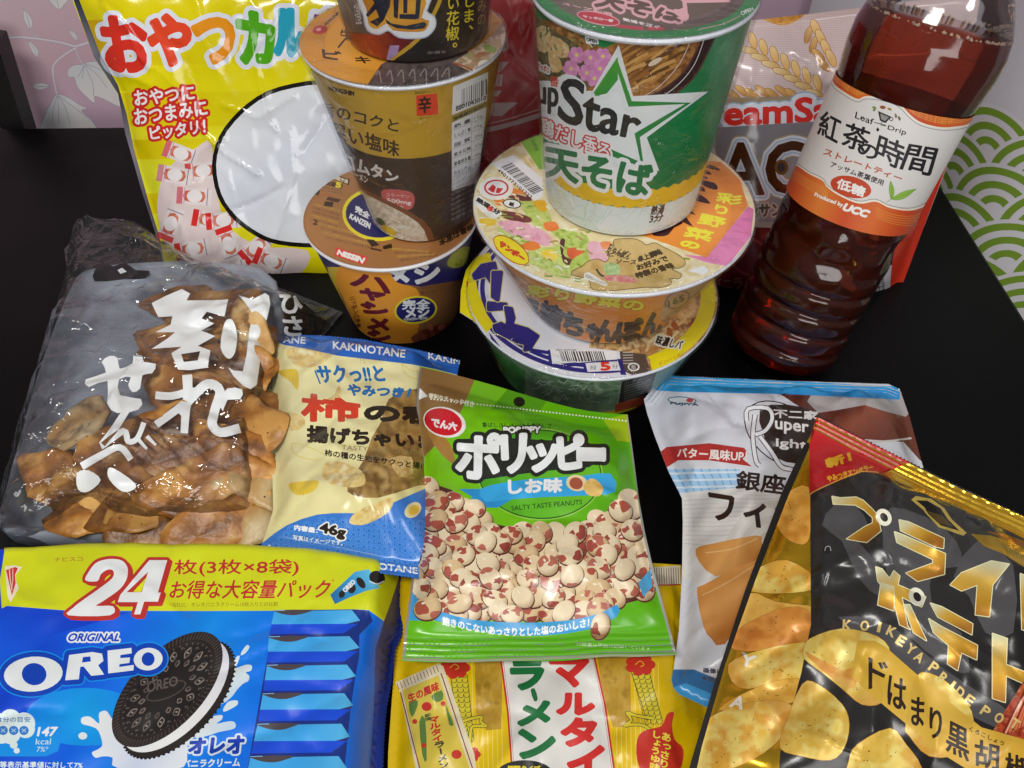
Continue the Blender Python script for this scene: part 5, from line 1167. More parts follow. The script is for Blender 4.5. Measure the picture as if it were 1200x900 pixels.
s = Sheet(O, (1, .0, 0), (0, .41, .91), [zigl([(800, 30), (889, 23), (960, 15), (1050, 4), (1150, -10)], 4, .7), [(1150, -10), (1128, 120), (1108, 200), (1082, 268), (1074, 290), (1055, 340)], [(1055, 340), (1045, 352), (1015, 350), (940, 350), (832, 345)], [(832, 345), (815, 200), (800, 30)]],
          .022, .014, [.004, .004, .002, .003], [.03, .035, .02, .035], rnd=34, rnd_a=.0012, rough_a=.0015, seed=22,
          creases=[([(1018, 8), (1000, 40), (975, 75), (958, 92)], .0022, .0022), ([(1005, 20), (975, 60)], -.0022, .002), ([(930, 30), (950, 70), (940, 120)], .0018, .002), ([(880, 30), (900, 22), (915, 18)], .0014, .002), ([(868, 50), (872, 70), (865, 110)], .0016, .0018)])
o = sheet('cracker_bag', s, a, '#a89da2', bagm, None, rough=.2, back='#8a2a20')
tag(o, 'cream cracker bag with wheat ears, leaning behind the tea bottle', 'cracker bag')
# ------------------------------------------------------------------ tea bottle
AX = unit([.2063, .198, 1.0]); BB = np.array([.166, .3359, .0075]); RB = .0341
t = thing('tea_bottle', 'tall clear plastic bottle of dark red tea with a white and orange label', 'bottle', BB)
ribs = [.016, .0295, .043, .0565]
def rad_at(h, th=0.0, inner=False):
    pts = [(-.001, .0), (0, .020), (.0006, .027), (.003, .0312), (.007, .0336), (.012, RB), (.066, RB), (.070, .0338), (.096, .0338), (.0975, RB-.0003), (.1595, RB-.0003), (.163, .0345), (.176, .0362), (.186, .0362), (.194, .0345), (.203, .0305), (.213, .0245), (.223, .0185), (.233, .0145), (.245, .0135), (.262, .0135)]
    H_ = [p[0] for p in pts]; R_ = [p[1] for p in pts]; r = float(np.interp(h, H_, R_))
    for q in ribs: r -= .0019*math.exp(-((h-q)/.0018)**2)
    if .066 < h < .0975:
        w = math.sin((h-.066)/.0315*math.pi); r += w*(.0011*math.sin(3*th+h*230)+.0009*math.sin(7*th-h*180)-.0008)
    return r-(.0007 if inner else 0)
def bottle_mesh(name, h0, h1, n, m, mat, inner=False, top=False):
    V = []; Fc = []; e1 = unit(np.cross([0, 1.0, 0], AX)); e2 = np.cross(AX, e1)
    hs = np.linspace(h0, h1, m)
    for h in hs:
        for k in range(n):
            th = 6.283185*k/n; V.append(BB+AX*h+rad_at(h, th, inner)*(math.cos(th)*e1+math.sin(th)*e2))
    for i in range(m-1):
        for k in range(n): Fc.append((i*n+k, i*n+(k+1) % n, (i+1)*n+(k+1) % n, (i+1)*n+k))
    Fc.append(tuple(range(n))[::-1])
    if top: Fc.append(tuple(range((m-1)*n, m*n)))
    return link(name, raw_mesh(name, V, Fc), mat, t)
shell = film_mat('clear_plastic', fac=.008, rough=.09, bump=.12, scale=30, fres=.9)
tea = bpy.data.materials.new('tea'); tea.use_nodes = True; nt_ = tea.node_tree; b_ = nt_.nodes['Principled BSDF']
b_.inputs['Base Color'].default_value = (.50, .13, .07, 1); b_.inputs['Transmission Weight'].default_value = .92; b_.inputs['IOR'].default_value = 1.12; b_.inputs['Roughness'].default_value = .02; b_.inputs['Specular IOR Level'].default_value = .35
va = nt_.nodes.new('ShaderNodeVolumeAbsorption'); va.inputs['Color'].default_value = (.72, .22, .08, 1); va.inputs['Density'].default_value = 22
nt_.links.new(va.outputs[0], nt_.nodes['Material Output'].inputs['Volume'])
bottle_mesh('bottle_shell', 0, .262, 96, 190, shell)
bottle_mesh('tea', .002, .1925, 96, 150, tea, True, True)
foam = plain_mat('tea_foam', '#b79a82', rough=.5, noise=.2, nscale=900)
fr = []; R_ = random.Random(1); e1 = unit(np.cross([0, 1.0, 0], AX)); e2 = np.cross(AX, e1); V = []; Fc = []
for k in range(150):
    th = R_.uniform(0, 6.283); rr = rad_at(.1925, 0, True)-.0006-abs(R_.gauss(0, .0007)); q = BB+AX*(.1928+R_.uniform(-.0003, .0005))+rr*(math.cos(th)*e1+math.sin(th)*e2); r_ = R_.uniform(.0004, .0011); n0 = len(V)
    V += [q+AX*r_, q-AX*r_]+[q+r_*(math.cos(j*1.0472)*e1+math.sin(j*1.0472)*e2) for j in range(6)]
    for j in range(6): Fc += [(n0, n0+2+j, n0+2+(j+1) % 6), (n0+1, n0+2+(j+1) % 6, n0+2+j)]
link('foam', raw_mesh('foam', V, Fc), foam, t)
capm = plain_mat('white_cap', '#d9dadd', rough=.4)
lathe('cap', [(.0004, .272), (.0135, .272), (.0148, .2705), (.0148, .256), (.0140, .255)], BB, AX, capm, t, 60)
# label
a = Art(); z = Z(920, 80, 4.5)
Sl = Cone(BB, AX, .0975, RB+.0004, .1595, RB+.0004)
ORG = grad(z([(60, 400)])[0], z([(900, 700)])[0], '#c5542a', '#d06a34', '#c8532a')
a.poly(z([(-60, -200), (1100, -200), (1100, 1000), (-60, 1000)]), '#d2d0ce')
topo = [(180, -60), (250, 75), (300, 120), (380, 165), (430, 150), (520, 160), (600, 190), (660, 250), (720, 290), (830, 315), (960, 300), (1060, 240)]
boto = [(-60, 440), (70, 515), (130, 555), (200, 590), (225, 625), (290, 670), (390, 710), (480, 700), (560, 735), (680, 745), (800, 690)]
a.poly(z(topo+[(1100, -100), (200, -200)]), grad(z([(280, 60)])[0], z([(880, 290)])[0], '#c0401c', '#d07030', '#c8582c', '#b8421f', '#c8602e'))
a.poly(z(boto+[(800, 950), (-60, 900)]), grad(z([(80, 560)])[0], z([(640, 790)])[0], '#c8562c', '#d27a3a', '#c04a24', '#cf6a34', '#bd4420'))
R_ = random.Random(4)
for k in range(6): dy = 10+k*9; a.line(z([(p[0]+4, p[1]-dy-16) for p in topo]), .5, '#dca04c', sm=3)
for k in range(5): a.line(z([(p[0], p[1]+38+k*12) for p in boto[:5]]), .45, '#dca04c', sm=3); a.line(z([(p[0], p[1]+34+k*12) for p in boto[-4:]]), .45, '#dca04c', sm=3)
for k in range(40): x = R_.uniform(260, 920); y = float(np.interp(x, [p[0] for p in topo], [p[1] for p in topo])); a.line(z([(x, y-18), (x+10, y-60)]), .5, '#d99a48')
for ln, d in ((topo, 0), (boto, 0)):
    a.line(z(ln), 1.6, '#e3dccb', sm=4); a.line(z([(p[0]-3, p[1]+(12 if ln is topo else -10)) for p in ln]), .55, '#4a4444', sm=4)
BK = '#201d22'
a.text('Leaf', z([(375, 228), (470, 268), (462, 300), (368, 262)]), BK, bold=.15); a.text('Drip', z([(545, 300), (642, 325), (634, 362), (538, 328)]), BK, bold=.15)
a.poly(z([(490, 225), (560, 255), (530, 290), (500, 275)]), BK); a.poly(z([(502, 238), (548, 258), (527, 278), (506, 268)]), '#8a8a86'); a.line(z([(512, 280), (505, 300), (535, 305)]), .9, BK); a.line(z([(470, 285), (530, 300)]), .9, BK); a.ell(z([(560, 268)])[0], 2.4, 2.4, BK); a.ell(z([(560, 268)])[0], 1.5, 1.5, '#d2d0ce'); a.poly(z([(488, 312), (497, 325), (488, 334), (481, 325)]), BK, sm=3)
a.ell(z([(515, 206)])[0], 3.4, 2, '#8a4a2a', 10)
for q, r_, c in (((465, 225), -60, '#6a7a3a'), ((480, 212), -160, '#7a8a4a'), ((560, 222), -150, '#9a7a3a'), ((585, 262), -100, '#7a6a4a'), ((605, 275), -110, '#5a5a3a')): leaf(a, z([q])[0], 5, 1.4, r_, c, c)
for ch, q in (('紅', [(195, 215), (300, 270), (272, 400), (170, 345)]), ('茶', [(325, 280), (455, 325), (425, 450), (290, 405)]), ('の', [(395, 385), (495, 420), (480, 490), (378, 450)]), ('時', [(500, 345), (640, 400), (605, 540), (470, 470)]), ('間', [(655, 400), (808, 425), (765, 570), (605, 530)])): a.text(ch, z(q), BK, bold=.55)
a.text('ストレートティー', z([(212, 422), (622, 570), (608, 598), (200, 455)]), '#b05a3a', bold=.35); a.text('アッサム茶葉使用', z([(246, 490), (524, 590), (514, 620), (236, 520)]), '#3a3638', bold=.2)
a.ell(z([(347, 626)])[0], 24.5, 12.4, '#b8452a', 14); a.text('低糖', z([(282, 578), (428, 630), (412, 680), (268, 630)]), '#e3e0de', bold=.5)
a.text('Produced by', z([(160, 655), (308, 712), (300, 738), (152, 680)]), '#e6e2de', bold=.25); a.text('UCC', z([(315, 712), (442, 752), (432, 788), (308, 748)]), '#e6e2de', bold=.9, shear=.12)
leaf(a, z([(560, 690)])[0], 21, 3.6, -92, '#86ad4a', '#6a9438'); leaf(a, z([(560, 690)])[0], 31, 4.6, -22, '#8ab34e', '#6a9438'); a.line(z([(560, 688), (535, 708)]), .8, '#86ad4a')
paper = print_mat('label', bump=.03, bscale=700)
sheet('label', Sl, a, '#d2d0ce', paper, t, step=.003, rough=.45)
# ------------------------------------------------------------------ clear bag of broken rice crackers
z = Z(0, 260, 2.25)
RB_L = [(90, 276), (75, 292), (80, 325), (66, 385), (45, 450), (22, 530), (2, 600), (-12, 662)]
trm = plain_mat('frosted_tray', '#b4bbc8', rough=.4, noise=.08, nscale=30, Alpha=.56); 
tp = [at(x, y, 0.0)[:2] for x, y in smooth([(118, 338), (180, 330), (262, 330), (330, 352), (338, 480), (322, 622), (240, 642), (130, 648), (40, 646), (17, 632), (24, 600), (60, 460), (95, 362)], 3)]
tp = np.array(tp)[::-1]; cen = tp.mean(0); n = len(tp); V = []; Fc = []
for sc_, hz in ((.97, .003), (1.0, .006), (1.005, .0165), (.985, .0185), (.95, .017), (.93, .006), (.90, .0045)): V += [(*(cen+(p-cen)*sc_), hz) for p in tp]
for i in range(6):
    for k in range(n): Fc.append((i*n+k, i*n+(k+1) % n, (i+1)*n+(k+1) % n, (i+1)*n+k))
Fc.append(tuple(range(6*n, 7*n))); Fc.append(tuple(range(n))[::-1])
o = link('tray', raw_mesh('tray', V, Fc), trm); tag(o, 'frosted white plastic tray under the broken rice crackers in the clear bag', 'tray')
def cracker_mat(name, a_, b_, c_):
    m, nt, b = new_mat(name); N = nt.nodes; L = nt.links; t = N.new('ShaderNodeTexCoord')
    n1 = N.new('ShaderNodeTexNoise'); n1.inputs['Scale'].default_value = 48; n1.inputs['Detail'].default_value = 6; L.new(t.outputs['Object'], n1.inputs['Vector'])
    r = N.new('ShaderNodeValToRGB'); e = r.color_ramp.elements; e[0].position = .38; e[0].color = (*lin(a_), 1); e[1].position = .62; e[1].color = (*lin(c_), 1); q = e.new(.5); q.color = (*lin(b_), 1); L.new(n1.outputs[0], r.inputs[0])
    v = N.new('ShaderNodeTexVoronoi'); v.inputs['Scale'].default_value = 240; L.new(t.outputs['Object'], v.inputs['Vector'])
    lt = N.new('ShaderNodeMath'); lt.operation = 'LESS_THAN'; lt.inputs[1].default_value = .13; L.new(v.outputs['Distance'], lt.inputs[0])
    n3 = N.new('ShaderNodeTexNoise'); n3.inputs['Scale'].default_value = 30; L.new(t.outputs['Object'], n3.inputs['Vector']); gt = N.new('ShaderNodeMath'); gt.operation = 'GREATER_THAN'; gt.inputs[1].default_value = .54; L.new(n3.outputs[0], gt.inputs[0])
    mu = N.new('ShaderNodeMath'); mu.operation = 'MULTIPLY'; L.new(lt.outputs[0], mu.inputs[0]); L.new(gt.outputs[0], mu.inputs[1])
    mx = N.new('ShaderNodeMixRGB'); L.new(mu.outputs[0], mx.inputs[0]); L.new(r.outputs[0], mx.inputs[1]); mx.inputs[2].default_value = (*lin('#5a3a1c'), 1); oi = N.new('ShaderNodeObjectInfo'); hs = N.new('ShaderNodeHueSaturation'); mp_ = N.new('ShaderNodeMapRange'); mp_.inputs[3].default_value = .65; mp_.inputs[4].default_value = 1.25; L.new(oi.outputs['Random'], mp_.inputs[0]); L.new(mp_.outputs[0], hs.inputs['Value']); L.new(mx.outputs[0], hs.inputs['Color']); L.new(hs.outputs[0], b.inputs['Base Color'])
    b.inputs['Roughness'].default_value = .38; n2 = N.new('ShaderNodeTexNoise'); n2.inputs['Scale'].default_value = 190; n2.inputs['Detail'].default_value = 5; L.new(t.outputs['Object'], n2.inputs['Vector'])
    bp = N.new('ShaderNodeBump'); bp.inputs['Strength'].default_value = .6; bp.inputs['Distance'].default_value = .0012; L.new(n2.outputs[0], bp.inputs['Height']); L.new(bp.outputs[0], b.inputs['Normal']); return m
ckm = [cracker_mat('brown_glaze', '#5e3a18', '#966128', '#c4924e'), cracker_mat('amber_glaze', '#74481c', '#a87036', '#cc9e5c'), cracker_mat('pale_cracker', '#b98d54', '#cfae78', '#dcc496')]
def cracker(px, py, zz, L, Wd, rot, tx, ty, m, seed, label):
    R_ = random.Random(seed); nA = 40; rings = [0, .35, .65, .86, .97, 1.0]; ph = [R_.uniform(0, 6.28) for _ in range(6)]; cv = R_.uniform(-.16, .16); V = []; Fc = []; th = .0022
    def out_(t): return 1.14+.10*math.sin(2*t+ph[0])+.07*math.sin(3*t+ph[1])+.06*math.sin(5*t+ph[2])+.035*math.sin(9*t+ph[3])
    cuts = [(R_.uniform(0, 6.28), R_.uniform(.55, .8)) for _ in range(3)]
    for top in (1, -1):
        for q in rings:
            for k in range(nA):
                t = 6.283*k/nA; r_ = out_(t)
                for ct, cd in cuts:
                    d = math.cos(t-ct)*r_
                    if d > cd: r_ *= cd/d*(1+.025*math.sin(t*23+ct))
                x, y = L*q*r_*math.cos(t), Wd*q*r_*math.sin(t); hh = cv*(x*x/L-y*y/Wd)*1.3+.0012*math.sin(x*260+ph[4])*math.cos(y*230+ph[5])
                e_ = th*math.sqrt(max(0, 1-(q**9)))
                V.append((x, y, hh+top*e_))
    m_ = len(rings)
    for s_ in (0, 1):
        for i in range(m_-1):
            for k in range(nA):
                f_ = (s_*m_*nA+i*nA+k, s_*m_*nA+i*nA+(k+1) % nA, s_*m_*nA+(i+1)*nA+(k+1) % nA, s_*m_*nA+(i+1)*nA+k); Fc.append(f_[::-1] if s_ == 0 else f_)
    o = link('rice_cracker', raw_mesh('rice_cracker', V, Fc), ckm[m]); p = at(px, py, zz); o.location = p
    o.rotation_euler = (math.radians(tx), math.radians(ty), math.radians(rot)); tag(o, label, 'rice cracker', 'broken rice crackers in the clear bag'); return o
CK = [  # pixel, height, half size (m), turn, tilts, kind
 (108, 600, .022, .030, .015, -10, 10, 5, 0, 'brown rice cracker'), (100, 572, .024, .026, .018, 15, 5, -8, 1, 'amber rice cracker'), (165, 628, .022, .032, .014, 5, 20, 0, 0, 'brown rice cracker'),
 (232, 630, .022, .032, .014, 8, 24, 4, 1, 'amber rice cracker'), (290, 610, .022, .020, .022, 40, 10, -15, 2, 'pale rice cracker'), (62, 568, .021, .024, .019, -18, 6, 8, 0, 'brown rice cracker'),
 (105, 493, .030, .019, .016, 10, -4, -6, 2, 'small pale rice cracker'), (160, 585, .027, .028, .018, 6, 12, 0, 0, 'brown rice cracker'), (243, 592, .026, .032, .018, 4, 14, 3, 0, 'brown rice cracker'),
 (182, 545, .031, .036, .013, 3, 24, 0, 1, 'amber rice cracker'), (258, 553, .032, .034, .017, 14, 22, -4, 1, 'amber rice cracker'), (243, 500, .034, .036, .022, -4, 14, 3, 0, 'large brown rice cracker'),
 (292, 482, .029, .026, .02, -35, 8, 14, 0, 'brown rice cracker'), (150, 520, .028, .024, .014, 20, 12, -5, 0, 'brown rice cracker'), (210, 465, .032, .028, .016, -12, 16, 0, 1, 'amber rice cracker'),
 (258, 430, .033, .032, .017, -20, 20, 4, 0, 'brown rice cracker'), (302, 395, .036, .026, .012, -64, 18, 12, 2, 'pale rice cracker'), (285, 440, .030, .024, .016, -28, 10, 8, 1, 'amber rice cracker'),
 (205, 410, .028, .024, .016, -8, 10, 0, 0, 'brown rice cracker'), (306, 560, .028, .020, .022, 60, 14, 10, 2, 'pale rice cracker'), (245, 390, .026, .024, .014, 12, 8, 4, 1, 'amber rice cracker'),
 (228, 440, .030, .034, .013, -24, 18, 8, 0, 'brown rice cracker'), (285, 405, .027, .026, .017, 30, 14, -6, 0, 'brown rice cracker'), (215, 375, .024, .022, .014, -30, 8, 6, 1, 'amber rice cracker'), (130, 560, .026, .026, .014, 30, 16, 6, 1, 'amber rice cracker'), (280, 525, .034, .026, .014, -18, 20, 6, 0, 'brown rice cracker'),
 (240, 360, .020, .030, .015, 10, 6, 4, 0, 'brown rice cracker'), (278, 362, .024, .028, .016, -20, 10, -6, 1, 'amber rice cracker'), (205, 350, .016, .022, .012, 15, 4, 5, 1, 'small amber rice cracker'), (222, 400, .030, .030, .014, 5, 14, -6, 0, 'brown rice cracker'), (95, 545, .020, .022, .013, -35, 8, 4, 1, 'small amber rice cracker')]
WHERE = ['at the lower left end', 'left of the lettering', 'at the bottom by the tray edge', 'at the bottom middle', 'at the lower right by the yellow bag', 'outermost at the left', 'alone on bare tray left of the heap', 'below the lowest letter', 'in the second row from the bottom',
 'leaning in the middle of the heap', 'slanting above the bottom rows', 'topmost in the middle of the heap', 'at the right edge of the heap', 'under the middle lettering', 'behind the middle lettering', 'behind the tall top letter', 'standing upright at the top right', 'under the upright pale one', 'at the upper left of the heap', 'beside the yellow bag', 'near the top of the bag', 'under the two big white letters', 'just left of the upright pale one', 'highest up the bag by the tray top', 'between the two lowest letters', 'right of the topmost large one', 'behind the roof of the top letter', 'behind the top of the tall stroke', 'nearest the bag top', 'behind the left part of the top letter', 'touching the lone pale one']
for k, (c, w) in enumerate(zip(CK, WHERE)): cracker(c[0], c[1], c[2], c[3], c[4], c[5], c[6], c[7], c[8], 40+k, c[9]+' '+w)
clear = film_mat('clear_film', fac=.02, rough=.065, bump=.8, scale=30, fres=.85, haze=.012, crink=60)
O, U, V = ground_frame(200, 470, .002)
sides = [[(90, 276), (140, 272), (205, 276), (232, 300), (310, 330), (402, 366)], [(402, 366), (380, 392), (345, 440), (335, 520), (326, 640)], [(326, 640), (240, 652), (150, 652), (120, 628), (60, 655), (-12, 662)], RB_L[::-1]]
s = Sheet(O, U, V, sides, .040, .0005, [.012, .002, .003, .002], [.030, .014, .016, .030], rnd=190, rnd_a=.0017, rough_a=.0024, seed=3, pw=.8, crimp=[(.013, .0022, .0005), None, None, None] if False else None,
          creases=[([(100, 300), (170, 330), (215, 350)], .003, .002), ([(210, 300), (180, 340), (150, 350)], .0025, .002), ([(250, 330), (330, 350), (395, 368)], .003, .002), ([(10, 590), (60, 500), (110, 380)], .0022, .003), ([(20, 650), (90, 615), (115, 600)], .004, .002), ([(10, 640), (60, 610), (105, 580)], -.003, .002), ([(60, 650), (110, 630)], .003, .0015), ([(200, 320), (240, 360)], .002, .002), ([(130, 300), (140, 345)], .002, .0015), ([(300, 330), (305, 370), (330, 420)], .0025, .002), ([(85, 315), (200, 310)], .0025, .0012)])
t = thing('rice_cracker_bag', 'clear bag of broken rice crackers with large white brush lettering', 'rice cracker bag', O)
sheet('clear_film', s, Art(), '#ffffff', clear, t, step=.0022)
a = Art(); WT = '#dfe3f2'
hole = z([(478, 350), (528, 342), (522, 366), (485, 370)])
a.add([z([(400, 215), (440, 195), (480, 178), (502, 190), (492, 208), (560, 208), (602, 205), (592, 250), (545, 238), (532, 255), (565, 268), (532, 288), (568, 302), (522, 328), (555, 340), (548, 385), (500, 392), (470, 390), (452, 348), (480, 330), (400, 336), (440, 310), (462, 292), (410, 292), (450, 272), (455, 250), (418, 252)]), hole], WT)
a.poly(z([(592, 268), (612, 258), (625, 295), (620, 345), (602, 362), (582, 332)]), WT, sm=3)
a.poly(z([(630, 195), (665, 205), (698, 188), (713, 215), (692, 300), (676, 430), (640, 432), (602, 385), (640, 395), (656, 300), (662, 235)]), WT, sm=2)
a.line(z([(494, 404), (496, 450), (490, 500), (486, 558)]), 11.5, WT, sm=3, taper=.25); a.line(z([(410, 458), (455, 460), (512, 446), (480, 485), (412, 536)]), 9, WT, sm=4)
a.line(z([(470, 505), (510, 460), (548, 428), (580, 446), (566, 500), (560, 535), (582, 556), (632, 545)]), 11, WT, sm=4); a.poly(z([(600, 440), (638, 442), (634, 468), (600, 470), (588, 500), (580, 470)]), WT, sm=2)
a.poly(z([(226, 416), (280, 398), (268, 370), (290, 354), (311, 360), (316, 388), (350, 374), (352, 355), (376, 354), (380, 370), (412, 375), (402, 400), (376, 405), (370, 440), (350, 450), (338, 430), (345, 410), (315, 416), (316, 458), (372, 468), (365, 496), (310, 505), (284, 480), (284, 420), (235, 436)]), WT, sm=2)
a.line(z([(335, 495), (300, 550), (268, 592), (325, 552), (338, 580), (362, 572), (380, 530)]), 8.5, WT, sm=4, taper=.3)
a.line(z([(216, 645), (265, 618), (315, 595), (345, 628)]), 9, WT, sm=4, taper=.2); a.line(z([(362, 570), (388, 600)]), 5, WT, taper=.4); a.line(z([(388, 566), (412, 590)]), 5, WT, taper=.4)
a.poly(z([(204, 662), (235, 655), (267, 680), (235, 710), (206, 705)]), WT, sm=3); a.poly(z([(285, 655), (300, 650), (357, 690), (350, 707), (322, 710), (290, 680)]), WT, sm=3)
a.text('ひさ', z([(738, 190), (792, 200), (805, 300), (745, 300)]), WT, bold=.9, vert=True)
BKK = '#19191b'
a.poly(z([(252, 125), (270, 108), (300, 118), (330, 108), (360, 128), (395, 130), (385, 150), (330, 152), (250, 158)]), BKK, sm=2); a.poly(z([(310, 128), (322, 122), (335, 132), (318, 138)]), '#c3c6cc')
GY = '#6f747e'
for k in range(6): a.line(z([(268-k*4, 222+k*18), (402-k*6, 216+k*20)]), .5, GY); a.text('名称米菓原材料名うるち米', z([(272-k*4, 226+k*18), (395-k*6, 220+k*20), (394-k*6, 231+k*20), (270-k*4, 237+k*18)]), GY)
a.line(z([(315, 218), (285, 320)]), .5, GY); a.line(z([(255, 320), (300, 345), (400, 360)]), 1, GY); a.text('本品の特徴と保存方法について', z([(262, 328), (380, 362), (378, 374), (256, 340)]), GY)
let = print_mat('white_print', bump=.05)
sheet('lettering', s, a, '#ffffff', let, t, step=.0022, rough=.35, only=True, lift=.0003)
# ------------------------------------------------------------------ pale yellow rice puff bag
a = Art(); z = Z(290, 370, 2.811)
CR = '#e2dba0'
a.poly([(250, 360), (620, 360), (620, 720), (250, 720)], grad((330, 400), (480, 640), '#e0dba4', '#e4deaa', '#dcd49a', '#cfc68a'))
a.poly(z([(465, 275), (560, 240), (700, 300), (700, 520), (560, 560), (430, 600), (345, 590), (330, 560), (380, 480), (410, 400), (440, 350)]), blot(16, 3, '#8a6a3a', '#a98a50', '#6f522c', '#b89a60'), sm=2)
a.poly(z([(470, 470), (540, 465), (545, 520), (500, 530)]), blot(8, 7, '#c9a668', '#d8bd84', '#b08c50'), sm=2)
for P, s_ in (([(130, 110), (250, 100), (290, 120), (230, 165), (160, 165)], 4), ([(250, 490), (300, 480), (375, 510), (385, 555), (330, 565), (255, 545)], 9), ([(335, 680), (360, 645), (440, 610), (480, 600), (470, 640), (420, 675), (370, 690)], 14), ([(75, 335), (110, 315), (180, 330), (185, 370), (120, 380), (78, 378)], 21), ([(515, 630), (560, 600), (590, 620), (560, 670), (520, 680)], 31), ([(300, 230), (310, 250), (300, 280), (260, 275), (285, 262)], 40)):
    a.poly(z(P), blot(9, s_, '#d8c07a', '#e2d094', '#c9a862', '#e8dcae'), sm=3)
for P in ([(100, 185), (150, 175), (168, 190), (165, 245), (140, 215)], [(135, 555), (185, 545), (235, 545), (215, 580), (160, 590)], [(335, 115), (365, 118), (350, 140)]):
    a.poly(z(P), '#d9bd4a', sm=3)
    for k in range(4): a.line(z([(P[0][0]+8+k*13, P[0][1]-2+k*8), (P[0][0]+18+k*11, P[0][1]+20+k*7)]), .5, '#b8982e')
for P in ([(145, 420), (180, 425), (250, 455), (240, 475), (190, 470), (150, 450)], [(505, 150), (530, 175), (570, 190), (560, 210), (520, 190)]): a.line(z(P+[P[0]]), .7, '#d2c24a', sm=3)
BL = '#1f6cb0'
a.poly(z([(30, 770), (60, 740), (130, 690), (230, 655), (330, 650), (400, 650), (470, 620), (560, 580), (620, 560), (700, 560), (700, 900), (20, 860)]), '#3a74c4', sm=2)
R_ = random.Random(2)
for j in range(9):
    for k in range(17):
        c = z([(60+k*34+(17 if j % 2 else 0), 640+j*19+k*3)])[0]
        yb = 655 if 230 < (c[0]-290)*2.811 < 400 else 0
        xx = (c[0]-290)*2.811; yy = (c[1]-370)*2.811; lim = float(np.interp(xx, [30, 60, 130, 230, 400, 470, 560, 700], [785, 755, 708, 672, 668, 642, 604, 580]))
        if yy < lim: continue
        for r_, c_ in ((6.2, '#2f66b4'), (5.6, '#4a86d2'), (4.0, '#2f66b4'), (3.4, '#4a86d2'), (1.8, '#2f66b4')): a.ell(c, r_, r_*.9, c_, n=14)
a.poly(z([(335, 680), (360, 645), (440, 610), (480, 600), (470, 640), (420, 675), (370, 690)]), blot(9, 14, '#cdb268', '#dcc98c', '#bd9c58', '#e2d4a2'), sm=3); a.ell(z([(545, 640)])[0], 11, 8, '#d8cfa0', -40); a.ell(z([(548, 640)])[0], 7, 5, '#d8b84a', -40)
# seals
SB = '#2b62b8'
a.poly(z([(40, 55), (54, 74), (120, 96), (200, 110), (300, 132), (420, 146), (540, 160), (620, 176), (710, 200), (760, 100), (300, 20)]), SB)
a.poly(z([(30, 770), (100, 770), (200, 800), (330, 825), (440, 850), (700, 880), (700, 960), (20, 900)]), SB)
a.text('KAKINOTANE', z([(282, 84), (520, 112), (518, 138), (282, 108)]), '#dfe4f0', bold=.3); a.text('TANE', z([(95, 68), (192, 70), (190, 92), (95, 88)]), '#cfd8ea', bold=.3); a.text('KAKINOTANE', z([(596, 120), (830, 165), (830, 188), (596, 142)]), '#dfe4f0', bold=.3)
a.text('KAKINOTANE', z([(316, 800), (560, 830), (560, 850), (316, 822)]), '#dfe4f0', bold=.3); a.text('NE', z([(70, 755), (125, 768), (122, 792), (66, 780)]), '#dfe4f0', bold=.4)
a.text('サクっ!!と', z([(230, 165), (450, 165), (448, 215), (235, 220)]), BL, bold=.9, shear=-.05); a.line(z([(222, 180), (240, 225)]), 1.8, BL)
a.text('やみつき！', z([(330, 225), (540, 240), (530, 268), (332, 262)]), BL, bold=.8)
a.text('柿', z([(182, 255), (368, 285), (368, 345), (180, 345)]), '#c8402a', bold=1.7); a.text('の種', z([(388, 290), (640, 310), (640, 355), (388, 345)]), '#2a2118', bold=1.9)
a.text('揚げちゃいました', z([(198, 362), (760, 405), (760, 445), (198, 415)]), '#2a2118', bold=1.2)
a.text('TASTY RICE CRACKERS', z([(310, 425), (620, 448), (620, 462), (310, 440)]), '#8a7a4a'); a.text('柿の種の生地をサクっと揚げた', z([(255, 440), (620, 490), (618, 512), (255, 462)]), '#2a2118', bold=.25)
a.text('内容量：', z([(155, 688), (232, 700), (230, 716), (155, 706)]), '#e6e9f0', bold=.35); a.text('46g', z([(240, 680), (325, 700), (318, 738), (238, 722)]), '#2a2118', bold=.9, halo=[(1.6, '#e3e6ee')]); a.text('写真はイメージです。', z([(150, 722), (315, 742), (313, 758), (150, 738)]), '#dfe4f0', bold=.15)
O, U, V = ground_frame(420, 530, .028, (0, -.12))
s = Sheet(O, U, V, [zigl(z([(55, 66), (130, 62), (250, 66), (380, 78), (470, 95), (560, 112), (700, 148)]), 4, .6), z([(700, 148), (690, 200), (660, 420), (640, 700), (640, 880)]), zigl(z([(640, 880), (540, 862), (440, 848), (330, 822), (230, 798), (130, 785), (36, 778)]), 4, .6), z([(36, 778), (60, 720), (85, 640), (80, 460), (72, 250), (60, 130), (55, 66)])],
          .019, .014, [.008, .004, .008, .002], [.022, .024, .022, .022], rnd=52, rnd_a=.0013, rough_a=.0030, seed=17,
          creases=[([(318, 420), (345, 440), (380, 445)], .0016, .002), ([(345, 560), (380, 545), (420, 560)], .0014, .003), ([(330, 620), (380, 600)], -.0012, .003), ([(420, 405), (440, 430), (470, 440)], .0015, .002)], crimp=[(.008, .0022, .00035), None, (.008, .0022, .00035), None])
o = sheet('snack_bag', s, a, CR, bagm, None, rough=.26, back='#2b62b8'); tag(o, 'pale yellow snack bag with blue seals reading KAKINOTANE beside the rice crackers', 'snack bag')
